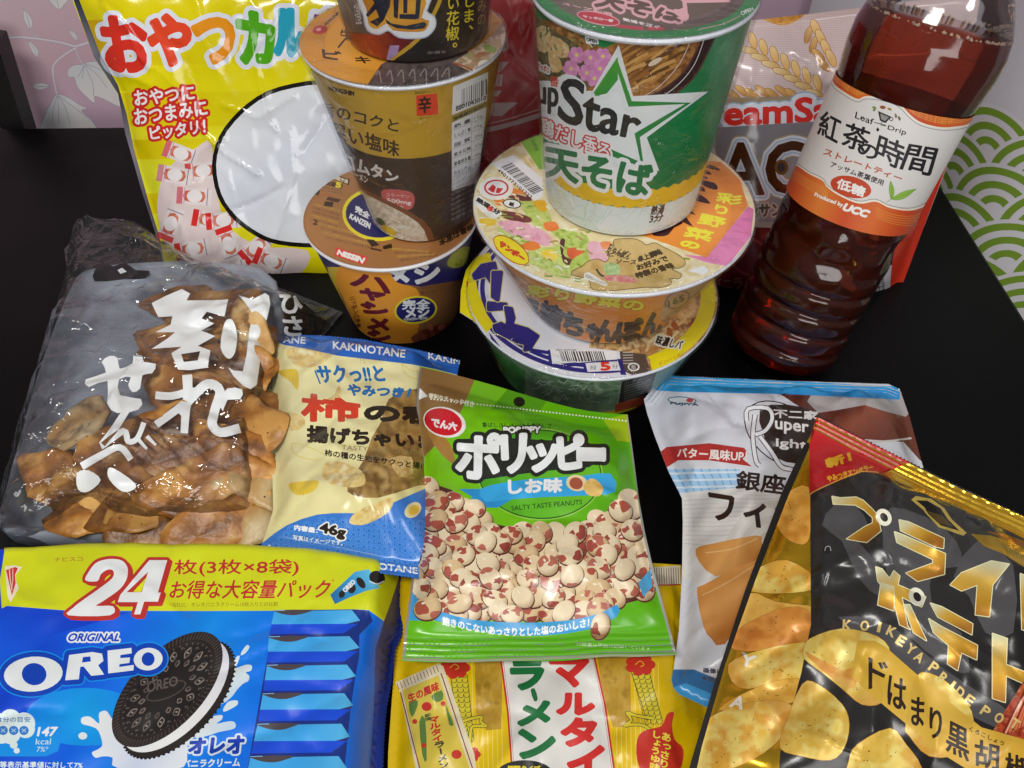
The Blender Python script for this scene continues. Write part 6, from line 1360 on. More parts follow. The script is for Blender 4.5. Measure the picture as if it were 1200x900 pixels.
# ------------------------------------------------------------------ green peanut bag
a = Art(); z = Z(460, 420, 2.4314)
GR = '#69b31f'
a.poly([(420, 400), (860, 400), (860, 830), (420, 830)], grad((500, 560), (780, 500), '#78bd24', '#6cb41e', '#58a41a', '#4c9a1c'))
a.poly(z([(60, 20), (235, 60), (205, 130), (180, 180), (120, 250), (60, 310)]), grad(z([(80, 60)])[0], z([(200, 240)])[0], '#7a5a34', '#8a6a3c', '#7d5e34')); a.poly(z([(100, 200), (150, 225), (175, 270), (170, 300), (120, 250)]), '#a3793c', sm=2)
a.poly(z([(240, 60), (330, 80), (280, 140), (205, 130)]), '#6fb02a'); a.poly(z([(330, 85), (440, 120), (420, 150), (280, 145)]), '#4f8f20'); a.poly(z([(600, 175), (700, 150), (720, 250), (690, 240), (640, 235)]), grad(z([(620, 200)])[0], z([(700, 240)])[0], '#8cb224', '#a3b02a'))
a.text('便利なチャック付き', z([(103, 98), (232, 122), (230, 140), (103, 112)]), '#e6e2cc', bold=.2); 
for k in range(64):
    x = 110+k*9.4; y = 116+k*.98*(1.0)+(k/64.)**1.5*5; a.ell(z([(x, y)])[0], 1.15, .95, '#e3ead2', n=8)
a.poly(z([(72, 78), (100, 108), (72, 118)]), '#dfe4e0'); a.ell(z([(361, 124)])[0], 6.8, 5.8, '#14180f', 10)
RD = z([(148, 182)])[0]; a.ell(RD, 25.5, 17.5, '#e3e0dc', 16); a.ell(RD+[-1.5, -.5], 22.5, 15.5, '#c41f2a', 16); a.text('でん六', z([(112, 168), (185, 185), (180, 205), (112, 195)]), '#e8dcdc', bold=.7)
oc = z([(420, 330)])[0]; a.ell(oc, 74, 54, '#8cc24a', 3, n=60); a.ell(oc, 72.5, 52.5, '#245c1a', 3, n=60); a.ell(oc, 71, 51, grad(oc+[-60, -40], oc+[60, 40], '#3f8f22', '#5aaa2a', '#66b22c'), 3, n=60)
a.text('＼香ばしさ！はじける美味しさ／', z([(240, 182), (470, 185), (470, 200), (240, 196)]), '#24421a', bold=.1); a.text('PORIPPY', z([(316, 196), (422, 194), (420, 212), (316, 212)]), '#e3e8e6', bold=.6, halo=[(1.4, '#24321c')])
# name
DK = '#22241f'; nm = []
for ch, q in (('ポ', [(185, 212), (305, 218), (300, 345), (185, 335)]), ('リ', [(312, 222), (378, 218), (372, 318), (318, 325)]), ('ッ', [(385, 250), (470, 245), (462, 318), (390, 320)]), ('ピ', [(472, 222), (540, 220), (545, 308), (478, 315)]), ('ー', [(530, 258), (602, 260), (602, 288), (530, 288)])): nm.append(quadmap(glyphs(ch), z(q)))
for L in nm: a.add(offset(L, 7.2, .8), DK)
a.poly(z([(185, 300), (260, 345), (420, 322), (560, 310), (600, 285), (560, 240), (300, 225), (190, 230)]), DK)
for L in nm: a.add(offset(L, 2.7, .7), '#dfe3ee')
LBu = '#3aa0d8'
a.poly(z([(190, 372), (250, 372), (345, 352), (350, 395), (300, 425), (205, 425), (228, 395)]), '#2d8cc8'); a.poly(z([(250, 372), (330, 352), (420, 342), (540, 335), (620, 328), (636, 380), (560, 390), (430, 395), (330, 402), (265, 408)]), LBu, sm=2)
a.text('しお味', z([(330, 345), (484, 342), (480, 380), (332, 386)]), '#e6ebf2', bold=1.0)
a.ell(z([(525, 355)])[0], 12.5, 9.5, '#e0cba0', 10); a.ell(z([(523, 356)])[0], 8, 7, '#a0543c', 20); a.poly(z([(545, 360), (565, 342), (585, 350), (600, 370), (590, 392), (560, 390), (548, 378)]), blot(8, 6, '#cfa858', '#e0c07a', '#b88a3c'), sm=3)
a.text('SALTY TASTE PEANUTS', z([(338, 420), (540, 402), (540, 416), (340, 434)]), '#2f5c1c', bold=.15)
# picture of coated peanuts
top_ = [(40, 350), (90, 335), (125, 360), (170, 375), (185, 420), (240, 425), (285, 470), (330, 480), (400, 478), (470, 492), (540, 480), (575, 450), (610, 440), (625, 405), (690, 395), (720, 420), (735, 560), (740, 690)]
bot_ = [(735, 680), (640, 705), (560, 742), (430, 750), (300, 745), (200, 735), (120, 720), (40, 700)]
pa = z(top_+bot_); a.poly(pa, '#4a1f18')
R_ = random.Random(12); pts = []
for j in range(16):
    for k in range(19): pts.append((475+k*18.5+(9 if j % 2 else 0)+R_.uniform(-5, 5), 558+j*13.2+R_.uniform(-4, 4)))
pts = np.array(pts); ok = inside(pts, [pa]) ; pts = pts[ok]; order = list(range(len(pts))); R_.shuffle(order)
order.sort(key=lambda i: pts[i][1]+R_.uniform(-30, 30))
def peanut(c, L, Wd, rot):
    e = np.array([math.cos(math.radians(rot)), math.sin(math.radians(rot))]); f = np.array([-e[1], e[0]])
    a.ell(c+[.3, 1.1], L+.9, Wd+.9, '#54261d', rot, n=20)
    lt, dk = R_.choice([('#dccbaa', '#8a6640'), ('#d8c29c', '#84603a'), ('#e0cfae', '#96724a'), ('#cdb288', '#7c5830')])
    a.ell(c, L, Wd, rad(c+np.array([-2.5, -3.5]), L*1.45, lt, lt, dk), rot, n=22); a.extra.append(np.array([c, c+e*4, c-e*4, c+f*3, c-f*3]))
    if R_.random() < .88:
        d0 = R_.uniform(0, 6.28)
        for q in range(R_.choice([1, 2, 2, 3])):
            d = d0+q*R_.uniform(1.5, 2.6); k0 = R_.uniform(.5, .95); cc_ = c+e*math.cos(d)*L*k0+f*math.sin(d)*Wd*k0; pp = []; S0 = R_.uniform(.35, .7)
            for k in range(10): t_ = 6.283*k/10; r_ = R_.uniform(.45, 1.25); pp.append(cc_+np.array([math.cos(t_)*L*S0*r_, math.sin(t_)*Wd*S0*r_]))
            pp = smooth(pp, 2); dl = pp-c; u_ = dl@e/L; v_ = dl@f/Wd; k_ = np.maximum(1, np.hypot(u_, v_)/.97); pp = c+dl/k_[:, None]
            cr_ = R_.choice([('#a3503f', '#6e2a20'), ('#96453a', '#642419'), ('#b06654', '#7c392c')]); a.poly(pp, rad(c+np.array([-3, -4]), L*1.5, cr_[0], cr_[0], cr_[1]))
    a.ell(c+np.array([-L*.3, -Wd*.45]), L*.17, Wd*.1, '#e6dac6', rot, n=8)
for i in order: peanut(pts[i], R_.uniform(12.5, 15.5), R_.uniform(10.6, 12.8), R_.uniform(-60, 60))
a.poly(z([(40, 650), (75, 690), (140, 722), (230, 745), (330, 752), (430, 752), (530, 742), (600, 722), (640, 702), (640, 735), (560, 772), (430, 790), (300, 786), (190, 765), (110, 745), (40, 770)]), '#3c96cc', sm=2)
a.poly(z([(700, 640), (735, 600), (740, 650), (715, 680)]), '#4aa5d8')
a.poly(z([(20, 745), (110, 748), (190, 768), (300, 790), (430, 794), (560, 776), (650, 735), (740, 690), (860, 690), (860, 900), (20, 900)]), grad((480, 740), (790, 745), '#63b01f', '#58a41c', '#5aa51e'), sm=0)
peanut(z([(100, 712)])[0], 16.5, 13.5, -15); peanut(z([(592, 762)])[0], 11, 16, 15)
tl = quadmap(glyphs('飽きのこないあっさりとした塩のおいしさ！'), [(0, 0), (1, 0), (1, 1), (0, 1)])
wl = []
for L in tl:
    x = 142+L[:, 0]*418; y = 735+30*np.sin(np.clip(L[:, 0], 0, 1)*math.pi)-L[:, 0]*-4+L[:, 1]*24; wl.append(z(np.stack([x, y], 1)))
a.add(offset(wl, .35), '#e8edf4')
a.text('内容量は裏面に記載しています', z([(525, 808), (735, 822), (735, 832), (525, 818)]), '#d3e0c2')
for k in range(6): a.line(z([(36, 790+k*11), (200, 806+k*10), (420, 812+k*9), (620, 815+k*6), (800, 812+k*5)]), .6, '#4c9218', sm=3)
rim_l = z([(78, 25), (70, 110), (72, 200), (86, 290), (82, 380), (70, 520), (55, 640), (40, 760), (30, 850)]); a.line(rim_l, 4.2, grad((500, 420), (470, 780), '#8a8278', '#b5aca2', '#8f887e', '#c2bab0'), metal=.5, rough=.25)
a.line(z([(672, 160), (690, 300), (715, 480), (745, 620), (780, 740), (806, 838)]), 4.4, grad((740, 480), (795, 770), '#c2c4be', '#8f988c', '#c9ccc6', '#a8aca6'), metal=.5, rough=.25)
a.line(z([(28, 856), (180, 862), (420, 856), (620, 846), (812, 846)]), 3.2, '#a3b08c', metal=.3)
O, U, V = ground_frame(620, 600, .037, (0, .06))
s = Sheet(O, U, V, [smooth(z([(78, 22), (160, 42), (300, 80), (440, 122), (560, 150), (670, 160)]), 3, False), z([(670, 160), (684, 260), (702, 400), (720, 500), (748, 620), (782, 740), (810, 845)]), smooth(z([(810, 845), (700, 850), (600, 850), (480, 862), (330, 862), (160, 866), (26, 862)]), 3, False), z([(26, 862), (36, 770), (52, 650), (66, 530), (80, 390), (82, 300), (70, 200), (68, 110), (78, 22)])],
          .0135, .010, [.010, .002, .012, .002], [.024, .022, .024, .020], rnd=46, rnd_a=.0010, rough_a=.0022, seed=25,
          creases=[([(700, 590), (735, 600), (760, 680)], .0016, .002), ([(745, 650), (762, 700)], -.0016, .0025), ([(490, 470), (520, 500), (505, 540)], .0012, .003), ([(560, 760), (540, 735)], .0012, .0018), ([(690, 768), (670, 740)], -.001, .0018), ([(722, 560), (730, 640)], .0013, .0018)], crimp=[None, None, (.012, .0026, .0003), None])
o = sheet('peanut_bag', s, a, GR, bagm, None, step=.0019, rough=.27, back='#a8aaa6', back_finish=(.3, .7)); tag(o, 'green PORIPPY bag with a picture of reddish peanuts at the centre front', 'peanut bag')
# ------------------------------------------------------------------ white biscuit bag
a = Art(); z = Z(740, 420, 2.1944)
a.poly([(720, 400), (1140, 400), (1140, 860), (720, 860)], grad((760, 480), (860, 800), '#c3c6d2', '#d0d2d8', '#cfd0d6', '#c5c8cf'))
a.poly(z([(380, 90), (540, 80), (720, 90), (790, 300), (740, 260), (700, 215), (560, 205), (500, 170), (470, 150)]), grad(z([(560, 120)])[0], z([(640, 210)])[0], '#5a2a1e', '#8a4a34', '#7a3e2c', '#6a3424'), sm=0); a.poly(z([(470, 80), (720, 85), (705, 150), (600, 120), (480, 140)]), '#a8a2a2', sm=2); a.line(z([(480, 150), (560, 205), (640, 214), (720, 205)]), 2.4, '#c9c2bc', sm=3)
for k in range(8): a.poly(z([(100+k*18, 285-k*0), (112+k*18, 285), (140+k*18, 345), (128+k*18, 345)]), '#8fb6d8')
a.poly(z([(90, 285), (280, 285), (280, 345), (130, 345)]), '#9cc0de')
for k in range(9): a.line(z([(90+k*22, 284), (124+k*20, 346)]), 2.2, '#7ba8d2')
for k in range(3): a.line(z([(95+k*10, 296+k*18), (290, 292+k*18)]), 2.4, '#c9d6e2')
a.poly(z([(132, 345), (300, 330), (420, 335), (420, 620), (240, 640), (130, 560)]), grad((800, 580), (860, 700), '#d2d0ce', '#d8d6d2'))
for k in range(12): a.line(z([(135, 355+k*11), (230, 348+k*12), (330, 352+k*10), (420, 346+k*11)]), .8, '#bcb8b2' if k % 2 else '#c8c4be', sm=3)
for k in range(8): a.ell(z([(350, 560)])[0], 60-k*7, 90-k*9, ['#c9c5bf', '#d3d0cb'][k % 2], 10, n=40)
a.poly(z([(165, 490), (200, 478), (320, 455), (335, 470), (330, 520), (270, 545), (215, 560), (175, 525)]), grad(z([(190, 480)])[0], z([(300, 560)])[0], '#c98a48', '#d29a58', '#b87838'), sm=2); a.line(z([(190, 500), (260, 490), (325, 462)]), 1.2, '#e0b880', sm=3)
a.poly(z([(168, 600), (190, 580), (330, 515), (330, 600), (240, 735), (205, 720), (185, 690)]), grad(z([(190, 600)])[0], z([(290, 720)])[0], '#cf8f4c', '#d89c58', '#b87434', '#a8662c'), sm=2); a.line(z([(180, 610), (240, 580), (320, 530)]), 1.3, '#e2b87c', sm=3)
a.poly(z([(30, 40), (75, 40), (120, 46), (400, 58), (680, 72), (690, 84), (690, 106), (400, 92), (120, 86), (60, 82)]), grad((0, 440), (0, 460), '#2f93d2', '#3ea5de', '#2c8ccc'))
a.poly(z([(95, 850), (105, 800), (160, 800), (260, 840), (330, 870), (330, 950), (95, 900)]), '#34689c'); a.poly(z([(95, 850), (140, 835), (260, 885), (260, 930), (95, 890)]), '#3f96d0')
a.ell(z([(130, 108)])[0], 17, 4.6, '#4a6a8a', 4); a.ell(z([(130, 108)])[0], 15.5, 3.4, '#ccd2da', 4); a.ell(z([(150, 108)])[0], 4, 2.6, '#b5444a', 4); a.text('FUJIYA', z([(100, 112), (172, 116), (172, 124), (100, 120)]), '#3a4a5c', bold=.3)
# red ribbon
a.poly(z([(75, 240), (90, 228), (200, 218), (290, 230), (300, 245), (285, 258), (310, 278), (200, 262), (120, 262), (88, 282)]), '#a83230', sm=0); a.text('バター風味UP！', z([(118, 230), (298, 238), (296, 266), (118, 254)]), '#e6dcd8', bold=.35)
# round crest with fancy R
lo_ = z([(392, 196)])[0]; a.ell(lo_, 52, 33, '#2a201e', 35); a.ell(lo_, 50.6, 31.6, '#cdced4', 35)
a.poly(z([(330, 130), (440, 125), (500, 170), (500, 250), (420, 270), (360, 240)]), '#2e2320', sm=3)
a.text('不二家', z([(365, 130), (480, 136), (478, 158), (365, 152)]), '#d8d6d6', bold=.4)
a.text('uper', z([(370, 160), (455, 170), (455, 200), (370, 190)]), '#e2e0e0', bold=.5); a.text('ight', z([(372, 205), (452, 212), (450, 240), (372, 232)]), '#e2e0e0', bold=.5)
for w_, c in ((6.2, '#2a201e'), (4.2, '#dedee2')):
    a.line(z([(318, 145), (312, 200), (320, 262), (330, 275)]), w_, c, sm=3); a.line(z([(296, 160), (300, 130), (350, 128), (362, 155), (345, 185), (318, 196)]), w_, c, sm=3); a.line(z([(330, 200), (360, 240), (385, 278), (410, 285)]), w_, c, sm=3)
a.text('銀座', z([(272, 288), (398, 302), (390, 350), (268, 335)]), '#2b1d18', bold=.75); a.text('フィナンシェ', z([(198, 340), (700, 420), (690, 480), (212, 418)]), '#2b1d18', bold=1.2)
a.text('画像は', z([(185, 795), (235, 800), (235, 812), (185, 808)]), '#4a4a58', bold=.25); a.text('※当社', z([(182, 814), (235, 822), (235, 834), (182, 828)]), '#4a4a58', bold=.25)
O, U, V = ground_frame(860, 620, .021)
s = Sheet(O, U, V, [zigl(z([(32, 106), (80, 42), (120, 46), (400, 58), (660, 66), (690, 80)]), 3.5, .5), z([(690, 80), (715, 150), (750, 280), (840, 520)]), z([(840, 520), (600, 960), (330, 960)]), z([(330, 960), (98, 852), (108, 800), (122, 700), (130, 560), (132, 420), (130, 360), (95, 290), (60, 200), (40, 140), (32, 106)])],
          .019, .016, [.008, .003, .004, .003], [.028, .034, .02, .030], rnd=60, rnd_a=.0016, rough_a=.0046, seed=29,
          creases=[([(770, 500), (810, 560), (802, 590)], .002, .003), ([(790, 470), (830, 500), (850, 520)], -.0015, .004), ([(796, 760), (830, 740)], .0016, .002), ([(880, 462), (940, 480), (1000, 470)], .0015, .003), ([(800, 640), (812, 720)], .0014, .002)], crimp=[(.008, .0022, .0004), None, None, None])
o = sheet('biscuit_bag', s, a, '#d0d2d8', bagm, None, rough=.28, back='#b8bac0'); tag(o, 'white biscuit bag with light blue seal, partly under the black and gold bag', 'biscuit bag')
# ------------------------------------------------------------------ black and gold potato chip bag
a = Art(); z = Z(800, 480, 2.1425); zt = Z(940, 480, 4.5); zb = Z(940, 680, 4.092)
GO = dict(metal=.8, rough=.2)
a.poly([(780, 460), (1320, 460), (1320, 1000), (780, 1000)], '#242120', rough=.28)
# side panel with chips
a.poly(z([(335, 20), (318, 100), (318, 210), (322, 330), (322, 520), (298, 660), (245, 860), (235, 1000), (-20, 1000), (60, 760), (150, 480), (250, 220), (318, 90)]), grad(z([(200, 300)])[0], z([(140, 860)])[0], '#d2a22e', '#dcb03a', '#c8982a', '#d6aa36'), **GO)
R_ = random.Random(21)
def toasted(f0, c, R0, s_):
    an = s_*2.4; d = np.array([math.cos(an), math.sin(an)]); tc = lin('#c07a2c')
    def f(px):
        w = np.clip(((px-c)@d)/R0-.35, 0, .55)[:, None]; return f0(px)*(1-w)+tc*w
    f.dense = f0.dense; return f
def chip(P, s_, cols=('#dcbf5a', '#e6d07a', '#cfa844', '#d9b85a')):
    P = np.array(P, float); a.add(offset([smooth(P, 3)], .5, .5), '#a8782a'); c = P.mean(0); a.poly(P, toasted(blot(15, s_, *cols), c, np.abs(P-c).max(), s_), sm=3, rough=.32, metal=.12)
    for k in range(int(len(P)*2.6)):
        q = c+(P[R_.randrange(len(P))]-c)*R_.uniform(.1, .85); a.ell(q, R_.uniform(.5, .95), R_.uniform(.45, .75), R_.choice(['#5a4218', '#74541f', '#3f2d10']), n=7)
for P, s_, cl in (([(235, 250), (270, 225), (315, 215), (318, 300), (300, 325), (260, 305)], 1, ('#d2943a', '#dda650', '#c07f2c')), ([(165, 450), (200, 405), (260, 390), (320, 420), (318, 450), (230, 455)], 2, None), ([(180, 470), (240, 490), (322, 500), (322, 560), (240, 570), (150, 540)], 3, ('#d29a40', '#e0b45a', '#c48a34')), ([(145, 560), (230, 520), (300, 510), (322, 560), (250, 590), (150, 590)], 6, ('#c87f34', '#d69446', '#b86f2a')),
    ([(130, 640), (190, 610), (290, 600), (310, 620), (290, 680), (220, 690), (150, 680)], 4, None), ([(110, 740), (190, 700), (280, 690), (290, 720), (230, 740)], 8, ('#d09a3c', '#dcae50', '#c08a30')), ([(60, 800), (120, 760), (200, 745), (250, 760), (255, 800), (200, 850), (130, 890), (70, 900), (50, 870)], 5, None)):
    P = np.array(P, float); cP = P.mean(0); P = cP+(P-cP)*1.24; P = P+np.random.RandomState(s_).uniform(-9, 9, P.shape)
    chip(z(P), s_, *([cl] if cl else [('#dcb44e', '#e6cc74', '#cf9a3c', '#d8a848')]))
a.poly(z([(338, 50), (264, 220), (182, 430), (107, 640), (47, 850), (12, 1010), (-60, 1010), (-10, 860), (70, 620), (150, 400), (230, 220), (310, 50)]), '#17120d', rough=.3, metal=0)
a.text('Y', z([(150, 610), (185, 620), (172, 650), (145, 638)]), '#e3dfd2', bold=.7); a.text('A', z([(130, 715), (160, 728), (148, 752), (118, 745)]), '#e3dfd2', bold=.8)
# black front
fr_ = z([(320, 210), (340, 190), (440, 165), (490, 160), (900, 330), (900, 1000), (245, 1000), (245, 860), (298, 660), (322, 540)]); a.poly(fr_, grad((960, 580), (1180, 760), '#262424', '#2b2928', '#1d1b1a'), rough=.24)
# big pale shadows of the name
SH = '#4a494a'
for P in ([(350, 290), (380, 240), (430, 235), (470, 300), (440, 330), (500, 400), (495, 470), (440, 420), (400, 330)], [(500, 270), (560, 250), (660, 300), (700, 360), (690, 395), (640, 400), (620, 440), (640, 520), (700, 560), (720, 660), (660, 640), (560, 560), (520, 450)], [(680, 420), (740, 330), (830, 390), (830, 560), (760, 560), (720, 470)], [(390, 520), (520, 540), (640, 640), (760, 720), (820, 760), (790, 800), (600, 700), (480, 600)]): a.poly(z(P), SH, rough=.22, sm=2)
a.ell(zt([(132, 740)])[0], 5.5, 4.8, '#1a1918', 10); a.line(zt([(120, 745), (125, 725), (145, 722), (152, 745)]), .6, '#b8b8b8', sm=3)
def gold(P, p0, p1, sm=0, hl=True):
    P = np.array(P, float)
    if hl: a.add(offset([P], .9, .4), '#ece0b4', rough=.3)
    a.poly(P, grad(p0, p1, '#efe2b8', '#dcb454', '#cf9c34', '#a8702a'), sm=sm, rough=.3, metal=.35)
def g(P, q0, q1, f=z, **k): gold(f(P), f([q0])[0], f([q1])[0], **k)
# プ
g([(158, 458), (200, 466), (285, 462), (320, 478), (370, 525), (400, 560), (415, 640), (340, 700), (235, 682), (330, 618), (372, 598), (372, 570), (330, 530), (280, 502), (165, 498)], (160, 470), (330, 690), zt)
a.ell(zt([(430, 568)])[0], 8.8, 10.6, '#e9e2cc', -35, rough=.3); a.ell(zt([(432, 568)])[0], 4, 5.6, '#2a2726', -35)
# ラ
g([(512, 582), (560, 592), (748, 680), (745, 732), (700, 722), (520, 638)], (560, 590), (640, 720), zt); g([(488, 645), (530, 660), (755, 760), (750, 868), (610, 905), (548, 862), (690, 810), (690, 790), (500, 700)], (540, 660), (640, 900), zt)
# イ
g([(672, 440), (700, 410), (775, 380), (820, 388), (790, 425), (778, 440), (770, 520), (735, 515), (740, 440), (700, 455)], (780, 385), (750, 520)); 
# ド
g([(848, 412), (880, 425), (880, 560), (852, 552)], (860, 415), (860, 550)); g([(880, 450), (940, 480), (930, 510), (880, 480)], (890, 450), (920, 510))
# ポ
g([(485, 395), (500, 400), (520, 425), (530, 405), (545, 418), (540, 440), (610, 470), (600, 495), (550, 470), (565, 545), (572, 552), (545, 540), (530, 480), (490, 430)], (500, 400), (560, 545)); g([(498, 435), (530, 445), (530, 505), (490, 490)], (510, 440), (510, 500)); g([(555, 490), (570, 490), (612, 580), (580, 560)], (560, 495), (600, 575))
a.ell(z([(588, 470)])[0], 9, 11.5, '#e9e2cc', -30, rough=.3); a.ell(z([(589, 470)])[0], 4.2, 6, '#2a2726', -30)
# テ
g([(622, 486), (650, 495), (728, 538), (726, 565), (640, 520)], (640, 490), (680, 560)); g([(618, 525), (650, 545), (740, 592), (738, 628), (700, 610), (690, 655), (665, 638), (668, 592), (630, 560)], (630, 530), (680, 650))
# ト
g([(778, 562), (815, 575), (812, 640), (900, 675), (895, 705), (812, 668), (810, 735), (778, 725)], (790, 565), (800, 730))
# crest
a.poly(zt([(575, 475), (600, 455), (680, 470), (750, 520), (790, 580), (868, 650), (850, 665), (720, 620), (650, 545), (640, 530)]), '#c9b05a', rough=.3, metal=.5); a.poly(zt([(600, 478), (660, 480), (730, 520), (770, 580), (830, 640), (730, 610), (665, 550), (645, 515)]), '#252321', rough=.3); a.poly(zt([(650, 530), (740, 560), (800, 620), (720, 600)]), '#5a4a24', rough=.3)
# top seal and red corner
a.poly(z([(330, 15), (300, 75), (318, 85), (345, 25)]), '#d6aa34', **GO)
seal = z([(490, 160), (540, 140), (570, 135), (700, 200), (860, 270), (1000, 330), (1000, 420), (860, 325), (760, 275), (640, 225), (560, 190)])
a.poly(seal, grad(z([(600, 150)])[0], z([(560, 210)])[0], '#deb444', '#cfa236', '#e2bc4c', '#c0922c'), **GO)
a.poly(zt([(890, 655), (1000, 665), (1170, 720), (1300, 800), (1300, 900), (1170, 830), (1060, 760), (960, 720)]), '#cfa438', **GO); a.poly(zt([(970, 640), (1080, 660), (1300, 740), (1300, 780), (1100, 700)]), '#b5742c', **GO)
a.poly(z([(345, 22), (330, 20), (318, 90), (318, 215), (340, 200), (450, 155), (500, 162), (570, 132)]), grad(z([(400, 40)])[0], z([(360, 190)])[0], '#c22a2a', '#b21f24', '#a81c22'), rough=.28)
a.line(z([(318, 214), (345, 198), (450, 155), (505, 163)]), 1.2, '#cfa04a', sm=2)
a.text('新！', zt([(120, 262), (250, 225), (262, 268), (135, 308)]), '#d9a832', bold=.9); a.text('やみつきエンペラー', zt([(128, 352), (370, 285), (378, 318), (138, 382)]), '#d9a832', bold=.35)
# chips and band
for P, s_ in (([(305, 600), (320, 575), (400, 550), (490, 570), (520, 610), (480, 640), (500, 690), (500, 735), (450, 740), (400, 700), (350, 660), (305, 625)], 11), ([(300, 690), (340, 690), (400, 740), (418, 790), (405, 850), (370, 880), (300, 870), (245, 850), (258, 790)], 12), ([(418, 880), (440, 840), (520, 800), (560, 840), (600, 900), (590, 960), (420, 960)], 13), ([(585, 670), (640, 670), (700, 720), (730, 780), (700, 860), (620, 870), (570, 820), (560, 790)], 14)): chip(z(P), s_)
a.poly(z([(305, 605), (400, 655), (450, 640), (425, 700), (350, 655)]), blot(12, 3, '#d89a4a', '#c98838', '#deb060'), sm=2)
a.poly(zb([(915, 720), (1064, 480), (1300, 500), (1300, 900), (1000, 780)]), blot(9, 17, '#8a2a1a', '#b5502c', '#7a2014', '#c97a4a', '#9a3820')); 
for k in range(10): a.line(zb([(960+k*16, 740-k*6), (1030+k*14, 600-k*10), (1064+k*20, 540)]), 1.8, R_.choice(['#d8a888', '#c8704a', '#6a1a10']), sm=3)
a.poly(zb([(265, 290), (350, 290), (400, 320), (560, 460), (740, 610), (860, 705), (1000, 745), (1200, 800), (1200, 1000), (860, 950), (700, 850), (500, 690), (380, 590), (320, 540), (235, 460)]), grad(zb([(300, 400)])[0], zb([(1000, 850)])[0], '#c9a23c', '#d2ac48', '#c69c38'), rough=.35)
BK = '#2a1c12'
for ch, q in (('ド', [(320, 370), (410, 400), (400, 500), (320, 520)]), ('は', [(415, 455), (500, 480), (495, 635), (410, 590)]), ('ま', [(525, 555), (588, 570), (580, 705), (525, 690)]), ('り', [(612, 610), (670, 620), (665, 760), (615, 755)]), ('黒', [(700, 670), (798, 720), (798, 870), (690, 815)]), ('胡', [(830, 760), (945, 790), (940, 910), (830, 895)]), ('椒', [(975, 825), (1090, 850), (1085, 970), (975, 950)])): a.text(ch, zb(q), BK, bold=.75)
a.text('くろこしょう', zb([(805, 700), (970, 775), (965, 795), (800, 722)]), BK, bold=.15)
arc = [('K', 215, 214, 5), ('O', 300, 218, 8), ('I', 370, 225, 12), ('K', 428, 245, 25), ('E', 475, 290, 32), ('Y', 522, 330, 34), ('A', 562, 368, 36), ('P', 632, 418, 36), ('R', 678, 468, 36), ('I', 720, 505, 36), ('D', 757, 537, 36), ('E', 803, 575, 36), ('P', 880, 628, 36), ('O', 945, 660, 34), ('T', 1020, 688, 32), ('A', 1090, 712, 30)]
for ch, x, y, r_ in arc:
    c = np.array([x, y], float); e = np.array([math.cos(math.radians(r_)), math.sin(math.radians(r_))]); f = np.array([-e[1], e[0]]); w_ = 19 if ch != 'I' else 6; h_ = 23
    a.text(ch, zb([c-e*w_-f*h_, c+e*w_-f*h_, c+e*w_+f*h_, c-e*w_+f*h_]), '#dcc07a', bold=.5, rough=.3, metal=.3)
O, U, V = ground_frame(1000, 720, .050, (.03, .15))
s = Sheet(O, U, V, [zigl(z([(338, 14), (450, 72), (570, 132), (700, 196), (860, 268), (1010, 330)]), 5, .9), z([(1010, 330), (1010, 1010)]), z([(1010, 1010), (-14, 1010)]), z([(-14, 1010), (22, 880), (82, 680), (158, 450), (248, 210), (300, 98), (320, 68), (338, 14)])],
          .021, .030, [.009, .01, .001, .003], [.034, .03, .02, .052], rnd=56, rnd_a=.0018, rough_a=.0042, seed=33,
          creases=[([(948, 560), (955, 640), (950, 740)], .0028, .0016), ([(980, 570), (1010, 640), (1030, 700)], .0016, .003), ([(1030, 555), (1090, 600), (1150, 640)], -.002, .003), ([(960, 640), (1010, 660), (1040, 720)], .0014, .0025), ([(900, 660), (930, 600)], .002, .003), ([(860, 800), (920, 760)], -.0018, .003), ([(1090, 560), (1130, 600), (1190, 620)], .002, .002), ([(1000, 690), (1060, 760), (1120, 800)], .0012, .003)], crimp=[(.010, .0026, .00055), None, None, None])
o = sheet('chip_bag', s, a, '#242120', bagm, None, step=.0021, rough=.26, back='#c9a234', back_finish=(.3, .8)); tag(o, 'black and gold potato chip bag with a red corner at the right front', 'chip bag')
# ------------------------------------------------------------------ yellow ramen pack
a = Art(); z = Z(430, 660, 2.857); YE = '#d8b81c'
a.poly([(430, 640), (880, 640), (880, 1000), (430, 1000)], grad((470, 800), (820, 800), '#cfae16', '#d8b81e', '#d4b21a', '#cfae1c'))
a.poly(z([(940, 15), (1048, 8), (1050, 72), (960, 78)]), '#d6cfba')
for k in range(12): a.line(z([(962+k*8, 14), (964+k*8, 70)]), .8, '#6a4a3a')
a.line(z([(950, 74), (1050, 72)]), 1.6, '#b03a28')
for k in range(46):
    x = 255+k*16
    if 452 < x < 830: continue
    a.line(z([(x, 330), (x+8, 720)]), .8, '#e2cf6a')
